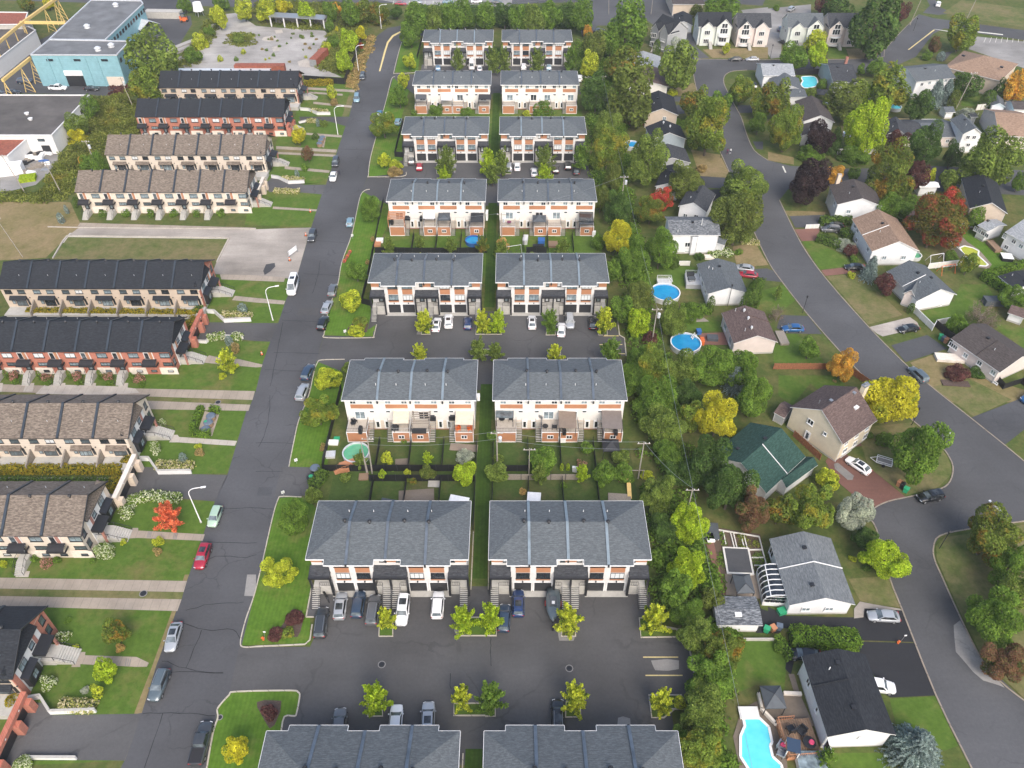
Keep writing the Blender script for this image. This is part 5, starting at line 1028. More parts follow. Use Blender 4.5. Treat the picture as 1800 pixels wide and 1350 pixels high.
sH('road_line','A4 1155 203; 1165 206; 1260 222; 1260 217',.060,'painted_line');sH('road_line','A4 97 1160; 108 1160; 128 1205; 118 1207',.060,'painted_line')
sH('road_line','A4 1460 220; 1640 240; 1640 246; 1460 226',.060,'painted_line');pass
for i in range(8):sH('parking_line',f'A4 {1520+i*38} 262; {1523+i*38} 262; {1508+i*40} 296; {1505+i*40} 296',.016,'painted_line')
# drives and yards
ZC={}
for n,s,m in(('driveway','D4 660 470; 1020 480; 1170 845; 850 860; 640 560; 200 520; 160 700; 120 660; 150 440; 640 500','asphalt_new'),('driveway','D4 0 225; 130 290; 560 300; 665 300; 672 238; 935 252; 1015 472; 640 460; 600 400; 110 370; 0 415','asphalt_new'),('driveway','F3 690 1000; 860 1060; 960 1080; 1174 1075; 1174 1200; 920 1200; 880 1250; 640 1250; 660 900','asphalt_new'),
 ('driveway','B3 1670 530; 1787 525; B4 0 530; 35 540; 95 620; 0 610; B3 1690 605','asphalt_drive'),('driveway','B4 90 850; 280 857; 378 983; 120 978; 60 940','asphalt_drive'),('driveway','B4 860 1062; 1110 990; 1250 1085; 960 1180','asphalt_drive'),('gravel_drive','B4 705 935; 990 865; 1040 900; 1060 940; 800 1000; 760 980','gravel_lot'),
 ('brick_drive','B4 185 252; 365 245; 330 330; 235 335','brick_paving'),('brick_drive','B4 370 537; 560 515; 670 490; 690 520; 560 562; 400 577','brick_paving'),('driveway','B4 150 160; 400 150; 430 215; 350 237; 190 240','asphalt_drive'),('driveway','C4 1420 215; 1720 100; 1800 60; P 1840 690; 1840 750; C4 1787 300; 1655 405','asphalt_drive'),
 ('brick_drive','C4 400 520; 470 440; 540 470; 700 560; 960 770; 735 838; 700 850; 470 650','brick_paving'),('driveway','E2 900 720; 1390 748; 1290 915; 900 900','asphalt_drive'),('driveway','E2 960 930; 1240 930; 1210 1140; 880 1060','asphalt_new'),('driveway','E1 450 810; 690 810; 680 890; 480 890','asphalt_drive'),('driveway','E1 480 945; 640 950; 660 1080; 540 1090','asphalt_drive'),
 ('driveway','E1 1480 945; 1720 950; 1740 1065; 1530 1070','asphalt_drive'),('driveway','E2 1740 172; 1900 175; 1900 300; 1800 290','asphalt_drive'),('driveway','A4 1200 370; 1290 360; 1230 430; 1210 430','asphalt_drive'),('front_garden_path','D4 600 240; 640 190; 740 210; 920 240; 935 252; 672 238; 665 300; 600 308','gravel_lot'),
 ('vegetable_garden','F3 140 150; 220 160; 680 230; 760 610; 600 640; 240 640; 120 330','soil'),('garden_path','F3 130 330; 200 310; 330 860; 270 850','brick_paving'),('garden_paving','F3 320 640; 640 640; 700 900; 330 860','stone_paving'),('patio','F4 590 430; 990 300; 1230 340; 1420 760; 1000 720; 560 480','stone_paving'),('garden_wall_path','F4 1060 40; 1140 40; 1350 740; 1250 640','stone_paving'),
 ('pool_deck','F4 420 520; 600 430; 1000 800; 1050 1330; 900 1400; 400 1400; 300 900','stone_paving'),('patio','F1 250 780; 700 760; 730 960; 300 960','brick_paving'),('bare_patch','F1 60 500; 260 480; 420 590; 160 600','gravel_lot'),('patio','F2 1500 820; 1700 800; 1740 880; 1560 920','brick_paving'),('pool_surround','E7 640 660; 740 700; 900 860; 1080 980; 1290 1220; 1230 1290; 1060 1260; 760 980; 720 880; 620 800','stone_paving'),
 ('lawn','D4 0 450; 100 440; 130 620; 110 820; 0 780; D3 1700 770; 1560 830; 1560 460','lawn_green'),('lawn','D4 850 868; 1170 850; 1325 1195; 1230 1230; 900 1080','lawn_green'),('lawn','D4 400 1245; 900 1245; 900 1350; 400 1350','lawn_green'),('lawn','E8 150 980; 1000 980; 1100 1350; 100 1350','lawn_green'),('lawn','F1 0 620; 600 480; 610 740; 250 740; 0 720','lawn_green'),('lawn','F1 1050 150; 1620 0; 1780 250; 1500 480; 1350 460; 1000 330','lawn_green'),
 ('lawn','F1 1440 960; 1640 950; 1640 780; 1800 780; 2100 1050; 2250 1250; 1440 1260','lawn_green'),('lawn','B4 240 335; 330 330; 620 490; 520 515; 360 530','lawn_green'),('lawn','B4 410 580; 560 565; 640 560; 940 850; 700 915','grass_mid'),('lawn','F5 130 330; 520 200; 600 0; 900 0; 1000 150; 500 450; 300 470','lawn_green'),('lawn','E7 750 650; 1000 660; 1450 950; 1750 1280; 1250 1320; 1280 1200; 900 860','lawn_bright'),('lawn','F2 700 0; 1500 0; 1600 500; 1100 100; 860 380; 700 250','lawn_green'),
 ('lawn','A4 1350 660; 1480 670; 1480 740; 1350 740','lawn_green'),('lawn','A4 420 335; 540 335; 560 412; 420 410','lawn_green'),('lawn','A4 520 1080; 730 1080; 700 1150; 520 1150','lawn_green'),('lawn','F5 950 450; 1350 520; 1350 780; 1180 640','lawn_green'),('dry_verge','E2 760 300; 1220 380; 1380 700; 1340 745; 900 715','grass_dry'),('dry_verge','E1 470 680; 800 590; 860 700; 690 800; 470 790','grass_dry'),('dry_verge','A3 1330 345; 1787 330; 1787 410; 1400 405','grass_dry'),
 ('dry_verge','A4 545 340; 860 340; 870 390; 760 410; 570 412','grass_dry'),('dry_verge','A4 0 1060; 180 1100; 180 1150; 0 1120','grass_dry'),('dry_verge','B4 90 120; 400 130; 400 150; 150 160','grass_dry'),('dry_verge','F5 0 930; 330 810; 560 950; 1000 1150; 1350 1250; 1350 1400; 500 1400; 180 1150','grass_dry'),('dry_verge','D4 560 30; 840 10; 930 230; 740 210; 640 180','grass_mid'),('dry_verge','B3 1540 370; 1700 350; 1790 500; 1570 520','grass_dry'),('dry_verge','C4 700 280; 1000 250; 1090 320; 1250 480; 1290 600; 1190 700; 960 760; 700 560; 650 400','grass_mid'),
 ('lawn','A4 1350 0; 1787 60; 1787 190; 1480 140; 1220 90','grass_mid'),('dry_verge','C4 1150 0; 1440 210; 1700 90; 1400 -60','grass_mid'),('dry_verge','E7 0 780; 560 840; 830 1100; 700 1180; 260 1230; 180 1100','grass_mid'),('grass_triangle','P 1660 945; 1820 920; 1960 1100; 1900 1300; 1800 1228; 1730 1162; 1696 1095; 1661 1017; 1646 982; 1645 960','grass_mid')):
 ZC[n]=ZC.get(n,0)+1;sH(n,s,{'lawn':.004,'dry_verge':.032}.get(n,.060)+.0012*(ZC[n]if n in('lawn','dry_verge')else sum(v for k,v in ZC.items()if k not in('lawn','dry_verge'))),m)
sH('flower_border','D2 175 365; 250 250; 320 250; 335 300; 310 400; 290 435; 90 445; 110 415',.009,'mulch');sH('flower_border','D2 5 890; 60 875; 178 880; 170 960; 130 1050; 95 1075; 60 1020; 10 930',.009,'mulch');sH('flower_border','B2 640 940; 700 880; 760 860; 785 900; 775 970; 635 970',.009,'mulch')
sH('road_patch','D4 1295 355; 1340 320; 1400 430; 1500 610; 1650 790; 1600 770; 1500 740; 1430 680; 1380 620; 1310 540; 1300 440',.059,'asphalt_pale');sH('worn_patch','F2 1390 1110; 1440 1095; 1640 1260; 1620 1310; 1560 1310; 1400 1170',.14,'asphalt_pale')
# sealed cracks and joints in the main street
rs=random.Random(3)
for s in('D1 1300 250; 1480 205; 1700 195','D1 1270 340; 1430 388; 1625 382; 1680 470','D1 1135 600; 1300 655; 1550 690','D1 1180 680; 1560 688','D1 990 970; 1260 965; 1500 985','D1 1140 965; 1010 1350','D1 1410 385; 1300 650','C1 1350 1275; 1500 1185; 1700 1190; 1787 1170','C1 1450 1080; 1787 1090','C1 1560 850; 1787 845','C2 0 390; 260 395','C2 0 845; 130 850','C2 0 590; 190 590','B2 180 885; 520 900','B2 330 560; 600 575','B2 400 330; 640 345','B2 120 1110; 440 1120','B2 60 1230; 380 1245','A2 590 1040; 840 1050','A2 690 770; 900 790','B2 100 1345; 150 1100; 190 900','B2 390 700; 420 620; 450 470','C2 100 60; 85 250; 20 420','D2 1640 440; 1635 520; 1640 640','D2 1355 690; 1360 800','A4 60 1350; 10 1150'):
 P=sL(pts(s),4);P=[p+Vector((rs.uniform(-.12,.12),rs.uniform(-.12,.12),0))for p in P];m=MB();c=P[0].copy()
 for a,b in zip(P,P[1:]):
  d=(b-a).normalized();n=Vector((-d.y,d.x,0))*rs.uniform(.035,.06);m.poly([a-n-c,b-n-c,b+n-c,a+n-c])
 o=m.bd('sealed_crack','asphalt_new',None,(c.x,c.y,.0175));o['kind']='structure'
# =============== ROWS
for i,(cy,back)in enumerate(((38.4,True),(74.15,False),(109.05,True),(144.4,False),(178.9,True),(214.6,False),(249.0,True),(285.0,False))):
 o=('nearest','second','third','fourth','fifth','sixth','seventh','farthest')[i]
 side='decks facing us' if back and i else('only its roof in view' if back else 'garage doors facing us')
 mid_row(-18.65,cy,back,f'{o} slate roofed row in the left column, {side}',flash='metal_bright' if i in(2,4,7)else 'metal_flash');mid_row(8.65,cy,back,f'{o} slate roofed row in the right column, {side}',flash='metal_bright' if i in(1,3,5)else 'metal_flash')
YL={k:(51.9*0)for k in()}
def yfront(y):return at(900,y,6.2).y
for nm,ye_,back,wall,roof,n0,acc in(('ninth',1194,1,'brick_red','roof_charcoal',3,'brick_rust'),('eighth',942.5,0,'stucco_cream','roof_brown',2,'brick_rust'),('seventh',770.7,1,'stucco_cream','roof_brown',0,'brick_rust'),('sixth',618.5,0,'brick_red','roof_charcoal',0,'panel_orange'),('fifth',507.5,1,'brick_red','roof_charcoal',0,'panel_orange'),('fourth',338,0,'stucco_cream','roof_brown',0,'panel_orange'),('third',272.3,1,'stucco_cream','roof_brown',0,'brick_rust'),('second',205.5,0,'brick_red','roof_charcoal',0,'brick_rust'),('first',154.3,1,'brick_red','roof_charcoal',0,'brick_rust')):
 cy=yfront(ye_)+5.55
 desc={'roof_charcoal':'black','roof_brown':'brown'}[roof]+' roofed row with '+('garden doors' if back else('red brick front' if wall=='brick_red' else 'cream stepped front'))
 left_row(cy,bool(back),wall,roof,f'{desc}, {nm} row from the far end of the street',n0,brick_end=(wall=='brick_red'),accent=acc);YL[nm]=cy
# =============== garage gateways between facing garden fronts
def gateway(label,y_near,y_far,mat,dark=True):
 Yn,Yf=at(900,y_near,3).y,at(900,y_far,3).y;rt=tg_('garage_gateway',label,'gateway',(-66.7,(Yn+Yf)/2),0,'gateways over the garage ramps');h=(Yf-Yn)/2
 m=MB();m.box(-.3,.3,-h,h,2.3,3.1);m.bd('lintel',mat,rt);m=MB();m.box(-.4,.4,-h-.1,h+.1,3.103,3.22);m.bd('coping','stone_trim' if mat!='brick_red' else 'brick_red',rt)
 for y in(-h+.5,h-.9,-h*.25+2.0):
  m=MB();m.box(-.29,1.0 if abs(y)>.1 else .29,y-.5,y+.5,0,2.295);m.bd('pier',mat,rt)
 m=MB();m.box(-.1,-.05,-h+1,h-1.4,0,2.29);m.bd('roller_door','metal_black',rt)
 for y in(-h*.3,h*.5):m=MB();m.box(.303,.36,y-.12,y+.12,2.7,2.85);m.bd('wall_lamp','white_paint',rt)
gateway('cream brick garage gateway between the brown roofed rows',876,800,'brick_cream');gateway('red brick garage gateway at the bottom left corner',1345,1218,'brick_red');gateway('red brick garage gateway between the two long black roofed rows',592,545,'brick_red')
gateway('small cream gateway near the white car far up the street',340,312,'brick_cream');gateway('small red gateway beside the topmost curved street lamp',223,205,'brick_red')
for lab,s,h in(('white retaining wall beside the ramp with cream flowers on top','C1 985 515; 1045 515; 1110 608; 1340 605',1.0),('white retaining wall along the long ramp near the camper van','B1 1450 835; 1500 838; 1570 900; 1755 892',1.0),('white stepped wall at the bottom left ramp','G8 225 830; 320 815; 395 935; 740 922',1.0),
 ('low white wall along the lower edge of the bottom left ramp','G8 200 1280; 590 1282',.7),('white curved wall above the lawn of the blue spruce shrub','B1 1370 1042; 1440 1045; 1490 1000; 1700 1015',.7),('white wall beside the far ramp under the topmost red gateway','A2 310 770; 370 775; 430 802; 520 802',.9),('white wall at the ramp left of the white car on the street','A2 110 1242; 160 1250; 230 1283; 340 1278',.9),('short white wall below the far ramp','A2 300 862; 375 845',.6)):
 wT('retaining_wall',lab,'wall',pts(s),h,.25,'white_wall','concrete',group='white retaining walls of the ramps')
# =============== DETACHED HOUSES on the right
v=hS('white bungalow with pale grey gable roof and a curved glass sunroom','D4 150 215','D4 620 235','C4 10 1060',3.3,1.9,'siding_white','roof_midgrey')
roofline(v,.3,side=1);roofline(v,.3,side=-1);rP(v,'roof_vent','metal_black','vent',3,.12);rP(v,'roof_vent','metal_black','vent',-3.5,.25)
for u in(-1.5,2):fW(v,'n',u,1.7,1.3,.9);
for u in(-3,1,4):fW(v,'b',u,1.9)
fW(v,'a',4.6,1.6,1.6,1.6,1)
# curved sunroom
A,B_=at(*px('F3',700,960)),at(*px('F3',640,640));sr=tg_('sunroom','curved white framed glass sunroom against the pale grey bungalow','sunroom',(A.x,A.y),math.atan2(B_.y-A.y,B_.x-A.x));Ls=(B_-A).length;Wd=4.2;prof=[(0,0),(0,1.5),(.25,2.1),(.8,2.6),(1.5,2.85),(Wd,3.05)]
for i in range(7):
 m=MB();x=Ls*i/6
 for(a,za),(b,zb)in zip(prof,prof[1:]):m.bar((x,-a,za),(x,-b,zb),.12,.1)if b!=a else m.box(x-.06,x+.06,-a-.06,-a+.06,za,zb)
 m.bd('frame_rib','white_paint',sr)
for i in range(6):
 x0,x1=Ls*i/6+.06,Ls*(i+1)/6-.06
 for(a,za),(b,zb)in zip(prof[1:],prof[2:]):m=MB();m.add([(x0,-a,za),(x1,-a,za),(x1,-b,zb),(x0,-b,zb),(x0,-a-.02,za-.04),(x1,-a-.02,za-.04),(x1,-b-.02,zb-.04),(x0,-b-.02,zb-.04)],[(0,1,2,3),(4,5,6,7)]);m.bd('pane','glass_dark',sr)
 m=MB();m.box(x0,x1,-.03,.0,.7,1.5);m.bd('pane','glass_mid',sr)
m=MB();m.box(0,Ls,-.12,.06,0,.7);m.box(-.06,.06,-Wd,-.13,0,.9);m.box(0,Ls,-.86,-.74,2.6,2.72);m.bd('base_wall','white_paint',sr)
for j in range(5):
 for k in range(2):m=MB();y=-.3-j*.75;m.box(-.05,-.01,y-.6,y,.95+k*.75,1.6+k*.75+(0 if j else-.1));m.bd('pane','glass_dark',sr)
m=MB();m.box(-.03,.04,-Wd,-.1,1.62,1.7);m.box(-.03,.04,-Wd,-.1,2.38,2.46);m.bd('frame','white_paint',sr)
v=hS('low garage with mottled grey shingle roof beside the dark gazebo','D3 1430 352','D3 1475 150','D3 1752 356',2.6,.45,'siding_white','roof_mottled','garage_building','garage');rP(v,'skylight','white_paint','skylight',0,.35)
v=hS('white house with black shingle roof right of the turquoise pool','D4 415 1135','D4 912 1162','D4 235 570',4.4,1.9,'siding_white','roof_charcoal')
for u in(2.5,):fW(v,'a',u,3.0,1.1,1.5,1,'white_paint')
fW(v,'a',-1.3,2.9,.6,1.2,0);fW(v,'a',-6.3,2.4,1.7,2.2,1);fW(v,'n',-.5,3.2,1.0,.5,0);rP(v,'roof_vent','metal_black','vent',3.6,.13);rP(v,'roof_vent','metal_black','vent',-2.6,.13);rP(v,'vent_pipe','white_paint','pipe',3,.4,h=.6)
roofline(v,1.2,'roof_charcoal')
v=hS('house with dark green shingle roof behind the cream house','F2 350 585','F2 1050 1005','F2 -150 1005',3.7,2.9,'siding_white','roof_green');v2=v
A,B_,C_=pt('F2 790 1305',3.0),pt('F2 1190 1110',3.0),pt('F2 1050 1010',3.0)
fr_=frame(pt('F2 1195 1112',3.0),pt('F2 1052 1005',3.0),pt('F2 800 1400',3.0));vO(v['root'],*fr_[:4],2.9,1.0,'siding_white','roof_green')
rP(v,'roof_vent','metal_black','vent',-2,.1);rP(v,'roof_vent','metal_black','vent',2.5,.5);roofline(v,-.2,side=-1)
v=hS('cream two storey house with brown roof and a tall chimney','F2 845 395','F2 1345 975','F2 1275 120',5.3,3.9,'siding_yellow','roof_mauve')
fW(v,'n',-2.0,4.6,.7,.8,0);fW(v,'n',1.3,4.9,1.3,1.2,1);fW(v,'n',1.0,.6,1.0,2.0,0,'white_paint',kind='door')
for u in(-3,0,3):fW(v,'b',u,4.2,1.1,1.2);fW(v,'b',u+.6,1.7,1.3,1.3)
fW(v,'a',-2,4.2);fW(v,'a',2,4.2);fW(v,'a',0,1.5,1.8,1.9)
rP(v,'roof_vent','metal_grey','vent',-1.3,.12);rP(v,'roof_vent','metal_grey','vent',3.6,-.1);rP(v,'skylight','white_paint','skylight',2.2,-.42);rP(v,'vent_pipe','metal_grey','pipe',-2.6,.35)
chp=pt('F2 1645 470',2.5);m=MB();m.box(-.65,.65,-.4,.4,0,9.6);ch=m.bd('chimney','siding_yellow',v['root'],(chp.x-v['root'].location.x,chp.y-v['root'].location.y,0),v['rz']);m=MB();m.box(-.72,.72,-.47,.47,9.603,9.8);m.tube((-.3,0,9.8),(-.3,0,10.3),.18,.2,8);m.tube((.3,0,9.8),(.3,0,10.2),.16,.18,8);m.bd('chimney_cap','metal_grey',ch)
# porch of the cream house
pp=pt('F2 1490 950',0);pr=tg_('porch_railing','white front porch railing of the cream house','railing',(pp.x,pp.y),v['rz']);rM([(-1.6,.9,0),(-1.6,-.9,0),(1.4,-.9,0),(1.4,.9,0)],1.2,.25,.03).bd('rail','white_paint',pr)
v=hS('garden shed with mauve shingle roof left of the cream house','F2 640 462','F2 690 275','F2 775 535',2.2,1.0,'siding_grey','roof_mauve','garden_shed','shed',ov=.15)
v=hS('pale pink bungalow with dark brown roof beside the second round pool','F1 805 935','F1 1490 868','F1 615 450',3.4,1.9,'siding_pink','roof_mauve')
for u,t in((3.2,.13),(.5,.1),(-2.6,.13)):rP(v,'turbine_vent','metal_pale','turbine',u,t)
rP(v,'vent_pipe','metal_pale','pipe',4.2,.45);rP(v,'vent_pipe','metal_pale','pipe',-2.6,.4);fW(v,'a',2.2,1.9,1.6,1.5);fW(v,'a',-2.2,1.8,1.5,1.9);fW(v,'b',2,1.9);fW(v,'b',-2,1.9);roofline(v,1.5,'roof_mauve',-1)
v=hS('white bungalow with grey gable roof and the small grey deck','B3 1365 702','B3 1652 706','B3 1290 492',3.6,1.5,'siding_white','roof_slate')
rP(v,'roof_vent','metal_black','vent',2.5,.05);rP(v,'vent_pipe','white_paint','pipe',3,.55,h=.6);rP(v,'vent_pipe','white_paint','pipe',2.2,.4,h=.5)
for u in(-3,0,3):fW(v,'a',u,2.2)
v=hS('white two storey house with mottled grey roof and small entrance porch','E8 1412 482','E8 1255 188','E8 600 478',5.5,1.6,'siding_white','roof_mottled')
fW(v,'a',1.3*1,2.6,1.3,1.3,1);fW(v,'a',.9,.75,1.6,.4,1);fW(v,'a',4.5,.75,.8,.4,0);rP(v,'roof_vent','metal_black','vent',.2,.15);rP(v,'vent_pipe','white_paint','pipe',-1.8,.35,h=1.8);rP(v,'vent_pipe','white_paint','pipe',4,.8,h=.6)
bw=frame(pt('E8 1065 500',5.3),pt('E8 1065 380',5.3),pt('E8 965 500',5.3));vO(v['root'],*bw[:4],5.2,.3,'siding_white','roof_mottled',ov=.02);fr_=frame(pt('E8 1440 625',3.0),pt('E8 1380 500',3.0),pt('E8 1350 600',3.0));vO(v['root'],fr_[0],fr_[1],fr_[2]+1,fr_[3],2.9,.8,'siding_white','roof_slate')
# far side of the tree belt
for lab,a,b,c,ze,ri,w_,r_,fl in(
 ('bungalow with pale grey roof and white gable left of the big conifer','A3 795 478','A3 1050 490','A3 790 385',3.2,1.7,'siding_white','roof_lightgrey',(('n',1,1.6),)),
 ('bungalow with mauve roof just in front of the pale grey roof','A3 815 600','A3 1092 606','A3 800 480',3.2,1.6,'siding_cream','roof_mauve',(('n',2,1.6),)),
 ('beige gabled house with black roof near the narrow lawn strip','A3 928 800','A3 1160 797','A3 905 672',4.4,2.0,'siding_beige','roof_charcoal',(('n',-1,3.2),)),
 ('house with blue grey gable and two small turbine vents','A3 968 978','A3 1226 985','A3 930 885',4.4,2.1,'siding_blue','roof_charcoal',(('n',0,2.4),)),
 ('dark roofed house with white rake boards right of the blue pool','A3 982 1140','A3 1252 1145','A3 950 1040',3.6,1.6,'siding_grey','roof_dark',()),
 ('black roofed house half hidden behind the red maple','E2 190 875','E2 655 720','E2 330 560',3.4,1.4,'siding_white','roof_charcoal',()),
 ('white gabled house above the mottled grey roof','B3 1160 88','B3 1387 76','B3 1230 -35',4.6,1.8,'siding_white','roof_dark',(('n',-1.2,2.6),('n',1.5,2.2))),
 ('white house with umber roof and chimney behind the brown tree','B4 482 78','B4 797 76','A4 425 1290',5.2,2.0,'siding_white','roof_umber',(('n',2.2,3.2),('a',3,3.8),('a',-2,3.8),('n',0,.9))),
 ('long cream house with tan shingle roof and white gable','B4 725 405','B4 1030 360','B4 585 178',4.2,2.7,'siding_white','roof_tan',(('n',2.0,2.2),('n',-2.6,2.2),('a',3.2,3.4),('a',5.0,3.4),('a',2.2,1.3),('a',-4.5,3.0))),
 ('white bungalow with slate roof and arched front window','B4 1040 752','B4 1306 693','B4 828 545',3.3,2.3,'siding_white','roof_slate',(('n',-2,.8),('a',3.5,2))),
 ('long pink brick bungalow with dark umber roof at the right edge','F5 1065 1045','F5 1570 905','F5 480 640',3.5,2.0,'siding_pink','roof_umber',(('a',5.4,2.1),('a',4.4,2.1),('a',-1.4,2.3),('a',-4.6,2.3),('a',1.8,1.9),('a',-2.6,.7),('a',-6.0,.7))),
 ('small white garden shed with brown roof at the right edge','F5 1370 410','F5 1440 330','F5 1155 335',2.2,1.2,'siding_white','roof_mauve',()),
 ('black roofed carport with white edge beside the tall hedge','B4 1605 575','B4 1820 520','B4 1722 668',2.7,.5,'siding_white','roof_charcoal',()),
 ('brown garden shed tucked behind the large red maple','B4 915 190','B4 925 105','B4 1060 195',2.3,.8,'wood_deck','roof_mauve',()),
 ('two tone house with dark roof and pale gable above the grey complex','E7 935 330','E7 1515 325','P 1690 314',5.4,2.3,'siding_beige','roof_charcoal',(('a',-3.2,3.8),('a',0.5,3.9),('a',-1.5,2.0),('a',-5,2.2))),
 ('large pale grey roofed white house at the right edge','E7 1500 700','E7 1780 420','E7 2060 1010',4.8,2.0,'siding_white','roof_lightgrey',(('a',-4.5,3.6),('a',-2,3.6),('a',0,3.4),('a',-3,1.4))),
 ('pale sunroom with a row of tall windows beside the yellow pool','E7 1230 690','E7 1480 560','E7 1062 590',3.4,.7,'siding_white','roof_lightgrey',(('a',-1.5,2.1),('a',-.4,2.1),('a',.7,2.1),('a',1.7,2.1))),
 ('pale grey long roofed house left of the walled blue pool','E3 705 388','E3 690 190','E3 190 385',4.2,1.8,'siding_white','roof_lightgrey',()),
 ('grey gabled wing beside the walled blue pool','E3 330 590','E3 808 598','E3 285 400',3.2,1.6,'siding_white','roof_slate',()),
 ('white gabled house with mauve roof above the dark purple tree','E3 830 1110','E3 1308 1087','E3 690 790',4.4,2.0,'siding_white','roof_umber',(('n',1,2.2),)),
 ('low house with umber roof half hidden by the dark purple tree','E3 800 1335','E3 1170 1230','E3 790 1160',3.4,1.4,'siding_white','roof_umber',()),
 ('slate roofed outbuilding between the pool and the white gable','E3 900 722','E3 870 560','E3 560 730',2.8,.9,'siding_white','roof_slate',()),
 ('dark steep roofed house beside the small chimney stack','E3 1700 492','E3 1650 190','E3 1300 492',3.8,2.6,'siding_grey','roof_dark',()),
 ('white house with slate roof left of the two blue spruces','E5 728 690','E5 700 430','E5 95 756',5.6,2.0,'siding_white','roof_slate',(('a',4.5,4.4),('a',1.8,4.6),('a',-1,4.7),('a',-4,4.8))),
 ('small white gabled shed beside the pale board fence','E5 1285 1130','E5 1485 1075','E5 1240 985',2.4,1.0,'siding_white','roof_slate',()),
 ('white garage with dark roof at the far right edge','E5 1930 1200','E5 1930 1060','E5 1640 1195',3.0,1.2,'siding_white','roof_umber',()),
 ('wide brown roofed house behind the largest dark tree','E6 1960 560','E6 1900 150','E6 1400 520',4.2,3.0,'siding_pink','roof_tan',()),
 ('white tall gabled house with slate roof beside the largest dark tree','E6 835 502','E6 1156 497','E6 625 268',6.0,1.8,'siding_white','roof_slate',(('n',-.8,4.9),('n',1.0,4.9),('n',0,2.6))),
 ('low slate roofed wing left of the tall gabled white house','E6 785 545','E6 740 260','E6 250 555',3.4,1.7,'siding_pink','roof_slate',(('a',-2,2),)),
 ('white gable house with charcoal roof behind the red tipped tree','E4 690 512','E4 1040 502','E4 640 300',4.8,1.9,'siding_white','roof_dark',(('n',0,3.4),)),
 ('low slate roof joined to the charcoal roofed gable house','E4 1300 545','E4 1270 270','E4 1000 545',3.3,1.7,'siding_pink','roof_dark',()),
 ('white flat roofed shed between the two slate roofs','E4 1550 335','E4 1500 262','E4 1320 335',2.8,.15,'siding_white','canvas_white',()),
 ('low white roofed garage below the dark brown tree','E6 470 1340','E6 440 1250','E6 150 1345',2.8,.5,'siding_white','canvas_white',()),
 ('small grey roofed shed beside the leaning utility pole','E5 720 1235','E5 660 1140','E5 560 1240',2.3,.9,'siding_white','roof_slate',()),
 ('dark lean-to roof behind the slate gabled white house','E5 1080 1310','E5 1040 1220','E5 960 1310',2.3,.4,'siding_grey','roof_dark',()),
 ('white garage with black roof beside the mint duplex','A3 1128 172','A3 1262 165','A3 1125 100',3.0,1.4,'siding_white','roof_charcoal',()),
 ('wide beige building with brown roof at the top edge','A3 1120 30','A3 1110 -70','A3 1345 30',4.5,1.2,'siding_beige','roof_umber',())):
 v=hS(lab,a,b,c,ze,ri,w_,r_,name='garden_shed' if 'shed' in lab.split()else 'house',cat='shed' if 'shed' in lab.split()else 'house')
 for f in fl:fW(v,f[0],f[1],f[2],1.1 if f[2]>1 else .9,1.1 if f[2]>1 else .45,1)
 if 'turbine' in lab:rP(v,'turbine_vent','metal_pale','turbine',2.0,.1);rP(v,'turbine_vent','metal_pale','turbine',0,-.2)
 if 'chimney behind' in lab:
  p=pt('A4 492 1250',7);m=MB();m.box(-.5,.5,-.4,.4,0,8.4);m.bd('chimney','brick_cream',v['root'],(p.x-v['root'].location.x,p.y-v['root'].location.y,0))
 if 'chimney stack' in lab:m=MB();m.box(-.4,.4,-.4,.4,3,7.4);m.bd('chimney','brick_rust',v['root'],(3.2,4.0,0))
 if 'tan shingle' in lab or 'arched' in lab or 'umber roof at' in lab:roofline(v,-.3,'white_paint' if 'umber' not in lab else 'roof_umber')
 if 'arched' in lab:rP(v,'roof_vent','metal_black','vent',-1,-.2);fr_=frame(pt('B4 1030 730',3.2),pt('B4 945 690',3.2),pt('B4 1085 640',3.2));vO(v['root'],*fr_[:4],3.2,1.6,'siding_pink','roof_slate');fW(v,'a',-2.8,1.9,1.6,1.5,2)
 if v['root']['category']=='house' and random.random()<.8:rP(v,'roof_vent','metal_black','vent',1.2,.15);rP(v,'vent_pipe','metal_pale','pipe',-1.5,.4,h=.5)
v=hS('large tan hipped roof building with beige walls by the far car park','E5 540 518','E5 800 250','E5 1430 742',5.4,3.2,'siding_beige','roof_tan',hip=1.0)
for u in(-7,-4,-.8,2.4):fW(v,'a',u,4.0,1.0,1.0,1)
for u,t in((-6,.25),(6.5,.35)):rP(v,'skylight','metal_black','skylight',u,t)
